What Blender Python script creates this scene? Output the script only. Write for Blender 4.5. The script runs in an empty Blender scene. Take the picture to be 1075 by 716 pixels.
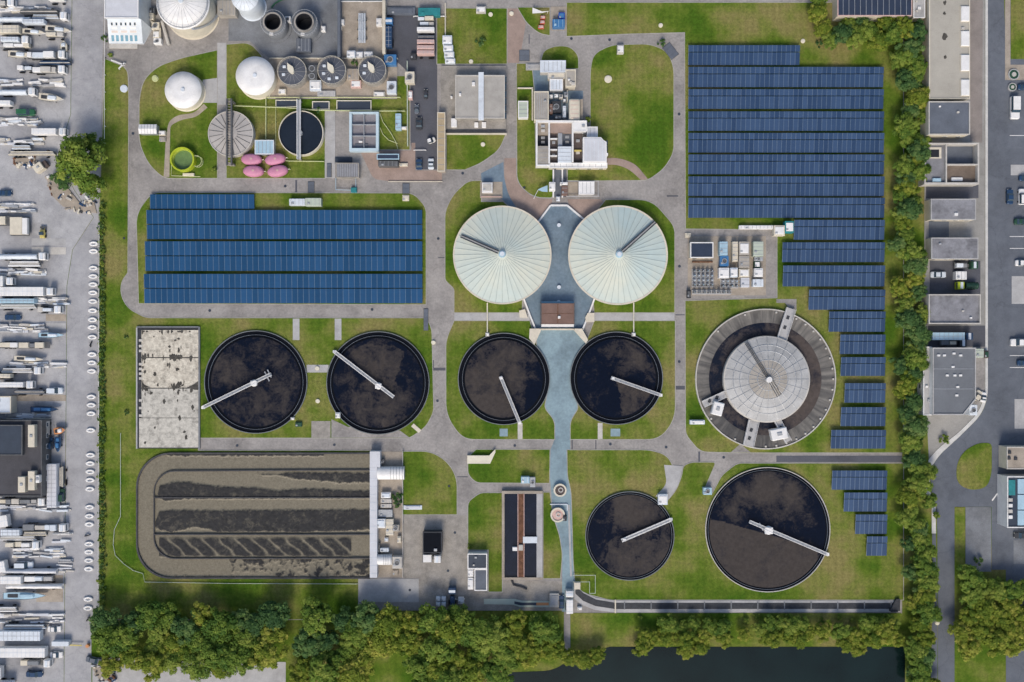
import bpy, math, random
from mathutils import Vector, noise
from mathutils.geometry import tessellate_polygon
random.seed(7)
SC = bpy.context.scene
COL = SC.collection
R = math.radians
S, H = 0.3, 300.0
# ---------------- camera, world, sun, exposure
cam = bpy.data.cameras.new('camera'); camo = bpy.data.objects.new('camera', cam); COL.objects.link(camo)
cam.sensor_width = 36; cam.lens = 36*H/(1075*S); cam.clip_end = 3000; cam.clip_start = 1
camo.location = (0, 0, H); SC.camera = camo
SUN_EL, SUN_AZ = 46, 186     # azimuth from north, clockwise: sun in the south
w = bpy.data.worlds.new('World'); SC.world = w; w.use_nodes = True
nt = w.node_tree; bg = nt.nodes['Background']; sk = nt.nodes.new('ShaderNodeTexSky')
sk.sky_type = 'NISHITA'; sk.sun_disc = False; sk.sun_elevation = R(SUN_EL); sk.sun_rotation = R(SUN_AZ)
sk.air_density = 1.0; sk.dust_density = 3.0; sk.ozone_density = 1.0
nt.links.new(sk.outputs[0], bg.inputs[0]); bg.inputs[1].default_value = 0.098
sl = bpy.data.lights.new('sun', 'SUN'); so = bpy.data.objects.new('sun', sl); COL.objects.link(so)
sl.energy = 1.3; sl.angle = R(20); sl.color = (1.0, 0.90, 0.76)
d = Vector((math.sin(R(SUN_AZ))*math.cos(R(SUN_EL)), math.cos(R(SUN_AZ))*math.cos(R(SUN_EL)), math.sin(R(SUN_EL))))
so.rotation_euler = (-d).to_track_quat('-Z', 'Y').to_euler(); so.location = (0, -100, 120)
SC.view_settings.view_transform = 'Standard'; SC.view_settings.look = 'None'
SC.view_settings.gamma = 1; SC.view_settings.exposure = 0.68

# ---------------- materials
MATS = {}
def mat(name, c, rough=0.8, var=0.15, scale=0.4, c2=None, metal=0.0, spec=0.3, bump=0.0, fine=3.0, world=True, stain=0.0, rnd=0.0, crack=0):
    if name in MATS: return MATS[name]
    m = bpy.data.materials.new(name); m.use_nodes = True; MATS[name] = m
    n = m.node_tree.nodes; l = m.node_tree.links; b = n['Principled BSDF']
    b.inputs['Roughness'].default_value = rough; b.inputs['Metallic'].default_value = metal
    b.inputs['Specular IOR Level'].default_value = spec
    if world: co = n.new('ShaderNodeNewGeometry').outputs['Position']
    else: co = n.new('ShaderNodeTexCoord').outputs['Object']
    def nz(s, det=4, r=0.6):
        t = n.new('ShaderNodeTexNoise'); t.inputs['Scale'].default_value = s; t.inputs['Detail'].default_value = det
        t.inputs['Roughness'].default_value = r; l.new(co, t.inputs['Vector']); return t.outputs['Fac']
    def ramp(f, lo, hi, a, bb):
        r_ = n.new('ShaderNodeValToRGB'); r_.color_ramp.elements[0].position = lo; r_.color_ramp.elements[1].position = hi
        r_.color_ramp.elements[0].color = (*a, 1); r_.color_ramp.elements[1].color = (*bb, 1); l.new(f, r_.inputs[0]); return r_.outputs[0]
    def mix(a, bb, f, mode='MIX'):
        x = n.new('ShaderNodeMix'); x.data_type = 'RGBA'; x.blend_type = mode
        for s_, v in ((0, f), (6, a), (7, bb)):
            if hasattr(v, 'links'): l.new(v, x.inputs[s_])
            else: x.inputs[s_].default_value = v if s_ == 0 else (*v, 1)
        return x.outputs[2]
    c2 = c2 or tuple(v*(1-var*1.6) for v in c)
    col = ramp(nz(scale), 0.36, 0.64, c2, c)
    g = ramp(nz(fine, 3), 0.3, 0.7, (1-var,)*3, (1+var*0.5,)*3)
    col = mix(col, g, 1.0, 'MULTIPLY')
    if stain > 0:
        s_ = ramp(nz(scale*0.45+0.03, 6, 0.7), 0.5, 0.68, (1, 1, 1), (1-stain,)*3); col = mix(col, s_, 1.0, 'MULTIPLY')
    if crack:
        vo = n.new('ShaderNodeTexVoronoi'); vo.feature = 'DISTANCE_TO_EDGE'; vo.inputs['Scale'].default_value = crack
        wp = n.new('ShaderNodeTexNoise'); wp.inputs['Scale'].default_value = .5; wp.inputs['Detail'].default_value = 4; l.new(co, wp.inputs['Vector'])
        va = n.new('ShaderNodeVectorMath'); va.operation = 'MULTIPLY_ADD'; va.inputs[1].default_value = (3,3,3); l.new(wp.outputs['Color'], va.inputs[0]); l.new(co, va.inputs[2]); l.new(va.outputs[0], vo.inputs['Vector'])
        col = mix(col, ramp(vo.outputs['Distance'], 0.0, .011, (.84,.84,.84), (1,1,1)), 1.0, 'MULTIPLY')
        wv = n.new('ShaderNodeTexNoise'); wv.inputs['Scale'].default_value = .35; wv.inputs['Detail'].default_value = 8; wv.inputs['Roughness'].default_value = .75; l.new(co, wv.inputs['Vector'])
        col = mix(col, ramp(wv.outputs['Fac'], .35, .65, (.86,.86,.86), (1.08,1.07,1.05)), 1.0, 'MULTIPLY')
    if rnd > 0:
        oi = n.new('ShaderNodeObjectInfo'); rr = ramp(oi.outputs['Random'], 0, 1, (1-rnd,)*3, (1+rnd*.4,)*3); col = mix(col, rr, 1.0, 'MULTIPLY')
    l.new(col, b.inputs['Base Color'])
    if bump:
        bp = n.new('ShaderNodeBump'); bp.inputs['Strength'].default_value = bump; bp.inputs['Distance'].default_value = 0.2
        l.new(nz(fine*1.5), bp.inputs['Height']); l.new(bp.outputs[0], b.inputs['Normal'])
    m['h'] = 1
    return m
def M(k): return MATS[k]
mat('asphalt', (0.345,0.330,0.318), .9, .10, .09, c2=(0.27,0.258,0.25), stain=.28, fine=1.4, crack=.07)
mat('asphalt_dark', (0.105,0.11,0.13), .9, .12, .1, stain=.2)
mat('asphalt_street', (0.14,0.158,0.19), .9, .1, .06, stain=.22, crack=.05)
mat('yard_concrete', (0.44,0.445,0.46), .9, .12, .06, c2=(0.32,0.325,0.345), stain=.28, crack=.12)
mat('lane_concrete', (0.39,0.395,0.415), .9, .08, .08, stain=.2, crack=.08)
mat('concrete', (0.36,0.34,0.31), .85, .14, .3, stain=.3, crack=.15)
mat('concrete_light', (0.55,0.53,0.49), .85, .10, .4, stain=.15)
mat('concrete_pale', (0.44,0.44,0.44), .85, .10, .3, stain=.2)
mat('concrete_warm', (0.40,0.35,0.29), .85, .14, .3, stain=.2)
mat('concrete_dim', (0.215,0.23,0.25), .85, .14, .2, stain=.25)
mat('lane_warm', (0.285,0.255,0.24), .9, .1, .2, stain=.2)
mat('forecourt_grey', (0.33,0.325,0.31), .9, .1, .2, stain=.2)
mat('brick_paving', (0.36,0.275,0.235), .9, .12, .3, stain=.1)
mat('blue_paving', (0.185,0.25,0.31), .8, .14, .12, c2=(0.135,0.195,0.25), stain=.25, fine=1.2)
mat('blue_paving_light', (0.25,0.35,0.395), .8, .14, .12, c2=(0.20,0.28,0.325), stain=.25, fine=1.2)
mat('weir_steel', (0.20,0.23,0.27), .5, .1, 1)
mat('kerb', (0.60,0.60,0.58), .8, .1, .5)
mat('white', (0.78,0.78,0.77), .5, .06, .5, stain=.1)
mat('white_cool', (0.66,0.72,0.78), .5, .08, .3, stain=.12)
mat('cream', (0.66,0.61,0.50), .6, .08, .4, stain=.12)
mat('cream_paint', (0.70,0.66,0.54), .6, .06, .4, stain=.08)
mat('beige_roof', (0.40,0.375,0.335), .85, .10, .25, stain=.2)
mat('grey_roof', (0.25,0.255,0.275), .8, .10, .25, stain=.25)
mat('slate_roof', (0.135,0.155,0.19), .8, .12, .2, stain=.15)
mat('dark_roof', (0.075,0.075,0.085), .7, .15, .2, stain=.2)
mat('navy_roof', (0.035,0.05,0.085), .45, .12, .3)
mat('brown_roof', (0.21,0.135,0.11), .8, .12, .3, stain=.1)
mat('black', (0.02,0.022,0.028), .6, .1, 1)
mat('dark', (0.05,0.055,0.065), .7, .2, 1)
mat('steel', (0.42,0.44,0.46), .45, .1, 1, metal=.3)
mat('steel_dark', (0.14,0.145,0.15), .5, .15, 1, metal=.3)
mat('light_blue', (0.38,0.55,0.66), .55, .08, .3, stain=.1)
mat('blue', (0.06,0.19,0.40), .4, .1, .5)
mat('navy', (0.025,0.06,0.13), .35, .1, .5)
mat('teal', (0.03,0.24,0.26), .6, .15, .5)
mat('green', (0.03,0.14,0.07), .5, .15, .5)
mat('dark_green', (0.025,0.08,0.05), .5, .15, .5)
mat('pink', (0.56,0.24,0.36), .5, .07, .5, stain=.1)
mat('pale_pink', (0.60,0.42,0.38), .6, .08, .5)
mat('red', (0.50,0.10,0.06), .5, .1, .5)
mat('orange', (0.62,0.28,0.12), .5, .1, .5)
mat('yellow', (0.60,0.50,0.16), .6, .1, .5)
mat('lime', (0.42,0.50,0.03), .5, .08, .5)
mat('pale_lime', (0.52,0.56,0.30), .6, .08, .5)
mat('rust', (0.20,0.10,0.06), .9, .3, .8)
mat('glass', (0.04,0.07,0.10), .08, .05, 1, spec=.6)
mat('glass_light', (0.20,0.38,0.50), .15, .1, .3, spec=.6)
mat('channel_black', (0.006,0.008,0.013), .5, .1, 1, spec=.05)
mat('rubber', (0.02,0.02,0.02), .9, .1, 1)
mat('lamp_glass', (0.7,0.7,0.65), .2, .02, 1)
mat('bark', (0.10,0.07,0.05), .9, .25, 2)
mat('frame_metal', (0.55,0.60,0.66), .5, .05, 1, metal=.1)
mat('tank_green_water', (0.16,0.26,0.10), .3, .15, .4)
mat('basin_water', (0.008,0.012,0.025), .12, .2, .4, spec=.5)
mat('basin_floor', (0.012,0.014,0.022), .35, .3, .3)

def grass_mat():
    m = bpy.data.materials.new('lawn_grass'); m.use_nodes = True; MATS['lawn'] = m
    n = m.node_tree.nodes; l = m.node_tree.links; b = n['Principled BSDF']; b.inputs['Roughness'].default_value = .95
    b.inputs['Specular IOR Level'].default_value = .1
    co = n.new('ShaderNodeNewGeometry').outputs['Position']
    def nz(s, det, r=.6):
        t = n.new('ShaderNodeTexNoise'); t.inputs['Scale'].default_value = s; t.inputs['Detail'].default_value = det
        t.inputs['Roughness'].default_value = r; l.new(co, t.inputs['Vector']); return t.outputs['Fac']
    r = n.new('ShaderNodeValToRGB'); e = r.color_ramp.elements
    e[0].position = .37; e[0].color = (0.070,0.145,0.013,1); e[1].position = .63; e[1].color = (0.265,0.238,0.090,1)
    x = e.new(.46); x.color = (0.125,0.190,0.024,1); x = e.new(.53); x.color = (0.195,0.225,0.052,1)
    l.new(nz(.055, 7, .58), r.inputs[0])
    r2 = n.new('ShaderNodeValToRGB'); r2.color_ramp.elements[0].position = .25; r2.color_ramp.elements[1].position = .75
    r2.color_ramp.elements[0].color = (.55,.58,.55,1); r2.color_ramp.elements[1].color = (1.22,1.2,1.15,1); l.new(nz(1.3, 5, .75), r2.inputs[0])
    mx = n.new('ShaderNodeMix'); mx.data_type = 'RGBA'; mx.blend_type = 'MULTIPLY'; mx.inputs[0].default_value = 1
    l.new(r.outputs[0], mx.inputs[6]); l.new(r2.outputs[0], mx.inputs[7]); cur = mx.outputs[2]
    for ax, sc, st in (('X', .145, .09), ('Y', .17, .06)):      # mowing stripes
        wv = n.new('ShaderNodeTexWave'); wv.bands_direction = ax; wv.inputs['Scale'].default_value = sc
        wv.inputs['Distortion'].default_value = .8; wv.inputs['Detail'].default_value = 2; l.new(co, wv.inputs['Vector'])
        rr = n.new('ShaderNodeValToRGB'); rr.color_ramp.elements[0].color = (1-st,1-st,1-st,1); rr.color_ramp.elements[1].color = (1,1,1,1)
        l.new(wv.outputs['Fac'], rr.inputs[0])
        q = n.new('ShaderNodeMix'); q.data_type = 'RGBA'; q.blend_type = 'MULTIPLY'; q.inputs[0].default_value = 1
        l.new(cur, q.inputs[6]); l.new(rr.outputs[0], q.inputs[7]); cur = q.outputs[2]
    l.new(cur, b.inputs['Base Color'])
    bp = n.new('ShaderNodeBump'); bp.inputs['Strength'].default_value = .6; bp.inputs['Distance'].default_value = .3
    l.new(nz(4, 4, .7), bp.inputs['Height']); l.new(bp.outputs[0], b.inputs['Normal'])
grass_mat()
def leaf_mat(name, c1, c2, c3):
    m = bpy.data.materials.new(name); m.use_nodes = True; MATS[name] = m
    n = m.node_tree.nodes; l = m.node_tree.links; b = n['Principled BSDF']; b.inputs['Roughness'].default_value = .7
    b.inputs['Specular IOR Level'].default_value = .2
    a = n.new('ShaderNodeAttribute'); a.attribute_name = 'tone'; oi = n.new('ShaderNodeObjectInfo')
    ad = n.new('ShaderNodeMath'); ad.operation = 'MULTIPLY_ADD'; ad.inputs[1].default_value = .35
    l.new(oi.outputs['Random'], ad.inputs[0]); 
    s2 = n.new('ShaderNodeMath'); s2.operation = 'MULTIPLY'; s2.inputs[1].default_value = .75; l.new(a.outputs['Fac'], s2.inputs[0]); l.new(s2.outputs[0], ad.inputs[2])
    r = n.new('ShaderNodeValToRGB'); e = r.color_ramp.elements
    e[0].position = .1; e[0].color = (*c1,1); e[1].position = .95; e[1].color = (*c3,1); x = e.new(.55); x.color = (*c2,1)
    l.new(ad.outputs[0], r.inputs[0]); l.new(r.outputs[0], b.inputs['Base Color'])
    tr = n.new('ShaderNodeBsdfTranslucent'); l.new(r.outputs[0], tr.inputs[0]); ms = n.new('ShaderNodeMixShader'); ms.inputs[0].default_value = .25
    l.new(b.outputs[0], ms.inputs[1]); l.new(tr.outputs[0], ms.inputs[2]); l.new(ms.outputs[0], n['Material Output'].inputs[0])
leaf_mat('leaf_warm', (0.070,0.135,0.014), (0.195,0.250,0.028), (0.370,0.370,0.070))
leaf_mat('leaf_green', (0.045,0.112,0.018), (0.145,0.228,0.032), (0.290,0.345,0.065))
leaf_mat('leaf_dark', (0.030,0.085,0.028), (0.090,0.175,0.048), (0.20,0.280,0.085))
def solar_mat(name, c, c2):
    m = bpy.data.materials.new(name); m.use_nodes = True; MATS[name] = m
    n = m.node_tree.nodes; l = m.node_tree.links; b = n['Principled BSDF']
    b.inputs['Roughness'].default_value = .22; b.inputs['Specular IOR Level'].default_value = .5
    oi = n.new('ShaderNodeObjectInfo'); r = n.new('ShaderNodeValToRGB'); r.color_ramp.elements[0].color = (*c,1); r.color_ramp.elements[1].color = (*c2,1)
    l.new(oi.outputs['Random'], r.inputs[0])
    co = n.new('ShaderNodeTexCoord').outputs['Object']
    br = n.new('ShaderNodeTexBrick'); br.offset = 0; br.inputs['Scale'].default_value = 1; br.inputs['Brick Width'].default_value = .5; br.inputs['Row Height'].default_value = 1.0
    br.inputs['Mortar Size'].default_value = .012; br.inputs['Color1'].default_value = (1,1,1,1); br.inputs['Color2'].default_value = (.93,.93,.93,1); br.inputs['Mortar'].default_value = (.75,.75,.75,1)
    l.new(co, br.inputs['Vector'])
    q = n.new('ShaderNodeMix'); q.data_type = 'RGBA'; q.blend_type = 'MULTIPLY'; q.inputs[0].default_value = 1
    l.new(r.outputs[0], q.inputs[6]); l.new(br.outputs['Color'], q.inputs[7]); l.new(q.outputs[2], b.inputs['Base Color'])
solar_mat('solar_east', (0.022,0.050,0.112), (0.042,0.082,0.165))
solar_mat('solar_west', (0.008,0.056,0.138), (0.017,0.080,0.190))
mat('solar_frame', (0.17,0.23,0.31), .4, .05, 1, metal=.3)

def water_mat(name, deep, scum, nscale=.22, amp=1.0, rough=.09):
    m = bpy.data.materials.new(name); m.use_nodes = True; MATS[name] = m
    n = m.node_tree.nodes; l = m.node_tree.links; b = n['Principled BSDF']; b.inputs['Specular IOR Level'].default_value = .18
    co = n.new('ShaderNodeNewGeometry').outputs['Position']
    a = n.new('ShaderNodeAttribute'); a.attribute_name = 'scum'
    def nz(s, det, r=.65, dist=0):
        t = n.new('ShaderNodeTexNoise'); t.inputs['Scale'].default_value = s; t.inputs['Detail'].default_value = det
        t.inputs['Roughness'].default_value = r; t.inputs['Distortion'].default_value = dist; l.new(co, t.inputs['Vector']); return t.outputs['Fac']
    def math_(op, x, y):
        q = n.new('ShaderNodeMath'); q.operation = op
        for i, v in enumerate((x, y)):
            if hasattr(v, 'links'): l.new(v, q.inputs[i])
            else: q.inputs[i].default_value = v
        return q.outputs[0]
    f = math_('MULTIPLY', math_('SUBTRACT', nz(nscale, 7, .68, .6), .5), 2.2*amp)
    f2 = math_('MULTIPLY', math_('SUBTRACT', nz(1.6, 4, .7), .5), .8*amp)
    f = math_('ADD', math_('ADD', f, f2), a.outputs['Fac'])
    r = n.new('ShaderNodeValToRGB'); e = r.color_ramp.elements; e[0].position = .24; e[0].color = (0,0,0,1); x = e.new(.60); x.color = (.36,.36,.36,1); e[1].position = .98; e[1].color = (1,1,1,1)
    l.new(f, r.inputs[0])
    sc = n.new('ShaderNodeValToRGB'); sc.color_ramp.elements[0].position = .3; sc.color_ramp.elements[1].position = .7
    sc.color_ramp.elements[0].color = (*[v*.72 for v in scum],1); sc.color_ramp.elements[1].color = (*[v*1.12 for v in scum],1); l.new(nz(.9, 5), sc.inputs[0])
    q = n.new('ShaderNodeMix'); q.data_type = 'RGBA'; l.new(r.outputs[0], q.inputs[0]); l.new(sc.outputs[0], q.inputs[7])
    dp = n.new('ShaderNodeValToRGB'); dp.color_ramp.elements[0].position = .3; dp.color_ramp.elements[1].position = .7
    dp.color_ramp.elements[0].color = (*[v*.62 for v in deep],1); dp.color_ramp.elements[1].color = (*[v*1.2 for v in deep],1); l.new(nz(1.9, 7, .75), dp.inputs[0]); l.new(dp.outputs[0], q.inputs[6])
    l.new(q.outputs[2], b.inputs['Base Color'])
    rm = math_('ADD', math_('MULTIPLY', r.outputs[0], .6), rough); l.new(rm, b.inputs['Roughness'])
water_mat('tank_water', (0.003,0.006,0.016), (0.054,0.046,0.043))
water_mat('trench_water', (0.010,0.014,0.026), (0.085,0.070,0.064))
water_mat('sludge', (0.205,0.185,0.138), (0.042,0.042,0.043), nscale=.35, amp=.7, rough=.4)
mat('river_water', (0.006,0.018,0.018), .15, .25, .05, spec=.28)

# ---------------- helpers
def P(px, py, h=0.0):
    f = (H-h)/H*S
    return ((px-537.5)*f, (358-py)*f)
def PP(pts, h=0.0): return [P(p[0], p[1], h) for p in pts]
def fillet(pts, n=7):
    out = []; k = len(pts)
    for i, p in enumerate(pts):
        r = p[2] if len(p) > 2 else 0
        if not r: out.append((p[0], p[1])); continue
        c = Vector(p[:2]); a = Vector(pts[i-1][:2])-c; b = Vector(pts[(i+1) % k][:2])-c
        ra = min(r, a.length*.49); rb = min(r, b.length*.49)
        s = c+a.normalized()*ra; e = c+b.normalized()*rb
        for j in range(n+1):
            t = j/n; q = s*(1-t)**2+c*2*t*(1-t)+e*t*t; out.append((q.x, q.y))
    return out
class MB:
    def __init__(s): s.v = []; s.f = []; s.m = []
    def add(s, vs, fs, mi=0):
        o = len(s.v); s.v += [tuple(v) for v in vs]; s.f += [tuple(i+o for i in f) for f in fs]; s.m += [mi]*len(fs); return s
    def box(s, x0, y0, z0, x1, y1, z1, mi=0):
        x0, x1 = min(x0,x1), max(x0,x1); y0, y1 = min(y0,y1), max(y0,y1)
        vs = [(x,y,z) for z in (z0,z1) for x,y in ((x0,y0),(x1,y0),(x1,y1),(x0,y1))]
        return s.add(vs, [(3,2,1,0),(4,5,6,7),(0,1,5,4),(1,2,6,5),(2,3,7,6),(3,0,4,7)], mi)
    def prism(s, poly, z0, z1, mi=0, top=None, bottom=False):
        a = sum(poly[i-1][0]*poly[i][1]-poly[i][0]*poly[i-1][1] for i in range(len(poly)))
        if a < 0:
            poly = poly[::-1]; top = top[::-1] if top else None
        n = len(poly); top = top or poly
        vs = [(x,y,z0) for x,y in poly]+[(x,y,z1) for x,y in top]
        fs = [(i,(i+1) % n,n+(i+1) % n,n+i) for i in range(n)]
        for t in tessellate_polygon([[Vector((x,y,0)) for x,y in top]]):
            A, B, C = [top[i] for i in t]
            cr = (B[0]-A[0])*(C[1]-A[1])-(B[1]-A[1])*(C[0]-A[0])
            t = t if cr > 0 else (t[0],t[2],t[1]); fs.append(tuple(n+i for i in t))
            if bottom: fs.append((t[0],t[2],t[1]))
        return s.add(vs, fs, mi)
    def lathe(s, cx, cy, prof, n=48, a0=0, a1=2*math.pi, mi=0):
        full = abs(a1-a0-2*math.pi) < 1e-6; k = n if full else n+1; vs = []
        for r, z in prof:
            for i in range(k):
                a = a0+(a1-a0)*i/n; vs.append((cx+r*math.cos(a), cy+r*math.sin(a), z))
        fs = []
        for j in range(len(prof)-1):
            for i in range(n):
                i2 = (i+1) % k
                fs.append((j*k+i, j*k+i2, (j+1)*k+i2, (j+1)*k+i))
        return s.add(vs, fs, mi)
    def cyl(s, cx, cy, z0, z1, r, n=24, r1=None, mi=0):
        r1 = r if r1 is None else r1
        return s.lathe(cx, cy, [(0.001,z0),(r,z0),(r1,z1),(0.001,z1)], n, mi=mi)
    def ring(s, cx, cy, z0, z1, ri, ro, n=72, mi=0, a0=0, a1=2*math.pi):
        return s.lathe(cx, cy, [(ri,z0),(ro,z0),(ro,z1),(ri,z1),(ri,z0)], n, a0, a1, mi)
    def bar(s, p, q, wd, z0, z1, mi=0, dz=0):
        p = Vector(p[:2]); q = Vector(q[:2]); dn = (q-p).normalized(); k = Vector((-dn.y, dn.x))*wd/2
        c = [p-k, q-k, q+k, p+k]
        vs = [(v.x,v.y,z0+(dz if i in (1,2) else 0)) for i,v in enumerate(c)]+[(v.x,v.y,z1+(dz if i in (1,2) else 0)) for i,v in enumerate(c)]
        return s.add(vs, [(3,2,1,0),(4,5,6,7),(0,1,5,4),(1,2,6,5),(2,3,7,6),(3,0,4,7)], mi)
    def tube(s, pts, r, n=8, mi=0):
        pts = [Vector(p) for p in pts]; vs = []; fs = []
        for i, p in enumerate(pts):
            t = (pts[min(i+1,len(pts)-1)]-pts[max(i-1,0)]).normalized()
            u = t.cross(Vector((0,0,1))); u = u.normalized() if u.length > .01 else Vector((1,0,0)); v = t.cross(u)
            for k in range(n):
                a = 2*math.pi*k/n; vs.append(p+u*r*math.cos(a)+v*r*math.sin(a))
        for i in range(len(pts)-1):
            for k in range(n): fs.append((i*n+k, i*n+(k+1) % n, (i+1)*n+(k+1) % n, (i+1)*n+k))
        fs.append(tuple(range(n))[::-1]); fs.append(tuple((len(pts)-1)*n+k for k in range(n)))
        return s.add(vs, fs, mi)
    def rbox(s, L, W, z0, z1, r=.3, bev=.12, cx=0, cy=0, mi=0, tl=0, tr=0):
        """rounded box along x; tl/tr pull the top in at the back/front"""
        def rr(x0,y0,x1,y1,r):
            return fillet([(x0,y0,r),(x1,y0,r),(x1,y1,r),(x0,y1,r)], 4)
        a = rr(cx-L/2, cy-W/2, cx+L/2, cy+W/2, r); zz = z1-bev
        t = rr(cx-L/2+bev+tl, cy-W/2+bev, cx+L/2-bev-tr, cy+W/2-bev, r)
        n = len(a); vs = [(x,y,z0) for x,y in a]+[(x+(tl if x < cx-L/2+r+.01 else 0)*.0,y,zz) for x,y in a]+[(x,y,z1) for x,y in t]
        fs = [(i,(i+1)%n,n+(i+1)%n,n+i) for i in range(n)]+[(n+i,n+(i+1)%n,2*n+(i+1)%n,2*n+i) for i in range(n)]
        fs.append(tuple(2*n+i for i in range(n))); fs.append(tuple(range(n))[::-1])
        return s.add(vs, fs, mi)
    def build(s, name, m, parent=None, loc=None, smooth=False):
        me = bpy.data.meshes.new(name); off = Vector((0,0,0))
        if parent is not None and parent.get('_w', 0): off = Vector(parent['_o'])
        elif loc is not None: off = Vector(loc)
        me.from_pydata([tuple(Vector(v)-off) for v in s.v], [], s.f)
        ms = m if isinstance(m, (list, tuple)) else [m]
        for k in ms: me.materials.append(M(k) if isinstance(k, str) else k)
        if any(s.m): me.polygons.foreach_set('material_index', s.m)
        if smooth: me.polygons.foreach_set('use_smooth', [True]*len(me.polygons))
        me.update()
        o = bpy.data.objects.new(name, me); COL.objects.link(o)
        if parent is not None:
            o.parent = parent
            if parent.get('_w', 0): o['_w'] = 1; o['_o'] = tuple(off)
            if parent.type == 'MESH' and parent.get('_w', 0): pass
        elif loc is not None: o.location = loc
        return o
def tag(o, label, cat, group=None):
    o['label'] = label; o['category'] = cat
    if group: o['group'] = group
    return o
def thing(name, label, cat, x=0, y=0, z=0, group=None, world=True, rot=0):
    o = bpy.data.objects.new(name, None); COL.objects.link(o); o.location = (x,y,z); o.empty_display_size = .5
    if world: o['_w'] = 1; o['_o'] = (x,y,z)
    o.rotation_euler = (0,0,rot)
    return tag(o, label, cat, group)
def solo(name, mb, m, label, cat, group=None, smooth=False):
    xs = [v[0] for v in mb.v]; ys = [v[1] for v in mb.v]; zs = [v[2] for v in mb.v]
    o = mb.build(name, m, loc=((min(xs)+max(xs))/2, (min(ys)+max(ys))/2, min(zs)), smooth=smooth); return tag(o, label, cat, group)
def struct(name, mb, m, stuff=False):
    o = mb.build(name, m); o['kind'] = 'stuff' if stuff else 'structure'; return o
ORD = ['first','second','third','fourth','fifth','sixth','seventh','eighth','ninth','tenth','eleventh','twelfth','thirteenth','fourteenth','fifteenth','sixteenth','seventeenth','eighteenth','nineteenth','twentieth']
TENS = {2:'twenty',3:'thirty',4:'forty',5:'fifty',6:'sixty',7:'seventy',8:'eighty',9:'ninety'}
def nth(i):
    i += 1
    if i <= 20: return ORD[i-1]
    t, u = divmod(i, 10)
    return {2:'twentieth',3:'thirtieth',4:'fortieth',5:'fiftieth',6:'sixtieth',7:'seventieth',8:'eightieth',9:'ninetieth'}[t] if u == 0 else TENS[t]+'-'+ORD[u-1]

# ================= GROUND
struct('ground', MB().box(-1500,-1500,-3,1500,1500,0), 'lawn')
def sheet(name, pts, z, m, z0=0.0, h=0): return struct(name, MB().prism(PP(fillet(pts)), z0, z), m)
# paved site area under the lawns
sheet('site_road', [(104,-60),(947,-60),(947,629),(947,644),(598,644),(598,676),(592,676),(592,641),(376,641),(376,649),(104,649)], .04, 'asphalt')
sheet('yard_pavement', [(-160,-60),(76,-60),(74,120),(60,165),(78,200),(98,228),(76,262),(70,300),(67,716),(67,800),(-160,800)], .04, 'yard_concrete')
sheet('yard_road', [(76.5,-60),(103.5,-60),(109,0),(106,140),(103.5,228),(103.5,640),(96,668),(96,716),(96,800),(67.5,800),(67.5,716),(70.5,300),(76.5,262),(98.5,228),(78.5,200),(60.5,165),(74.5,120)], .045, 'lane_concrete')
sheet('apron', [(97,690),(300,695),(300,800),(97,800)], .05, 'concrete_pale')
sheet('street', [(1037,-60),(1054,-60),(1054,0),(1056,60),(1056,-60),(1200,-60),(1200,800),(1056,800),(1056,598),(1041,598),(1041,532),(1002,532),(1002,800),(985,800),(984,560),(983,532),(977,515),(977,492),(986,478,8),(1008,458,10),(1030,436,10),(1037,418,10),(1037,380)], .04, 'asphalt_street')
sheet('forecourt', [(972,-60),(1018,-60),(1034,-60),(1034,380),(1034,415,10),(1026,434,10),(1005,455,8),(985,470,8),(975,482),(973,440),(970,300)], .045, 'forecourt_grey')
sheet('service_lane', [(1018.3,-60),(1032,-60),(1031,150),(1018.3,148)], .06, 'lane_warm')
sheet('pavement', [(1034.2,-60),(1036.8,-60),(1036.8,380),(1036.8,417,10),(1029.5,436,10),(1007.5,458,9),(985.5,478,8),(976,493,8),(976,515),(982,532),(982.5,560),(978,560),(978,532),(972,520),(972,494),(975,482.2),(985,470.2,8),(1005,455.2,8),(1026.2,434.2,10),(1034.2,415,10)], .16, 'kerb')
sheet('path', [(978.5,560.3),(982.3,560.3),(984,655),(984,800),(975,800),(978.5,655)], .08, 'asphalt_street')
sheet('car_park', [(1013.5,532.3),(1040.5,532.3),(1040.5,600),(1013.5,600)], .08, 'concrete_dim')
sheet('verge', [(1002.5,532.5),(1012.5,532.5),(1012.5,602),(1002.5,602)], .14, 'lawn')
sheet('roundabout', [(1004,487,9),(1012,473,10),(1027,465,6),(1041,465,5),(1041,497,8),(1036,512,8),(1018,515,10),(1004,507,9)], .14, 'lawn')
sheet('lawn', [(1061,-60),(1200,-60),(1200,62),(1061,62)], .14, 'lawn')
sheet('pavement', [(1055,-60),(1060.6,-60),(1060.6,68),(1110,68),(1110,84),(1055,84)], .09, 'concrete_warm')
sheet('river', [(530,706),(580,704,10),(600,692),(640,679),(950,679),(950,800),(530,800)], .05, 'river_water')
sheet('river_bank', [(599,643.5),(946,643.5),(946,677),(640,677),(602,690),(599,690)], .14, 'lawn')
sheet('footpath', [(593,642),(598.6,642),(598.8,684),(602,692),(590,692),(593,684)], .11, 'asphalt')
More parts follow.
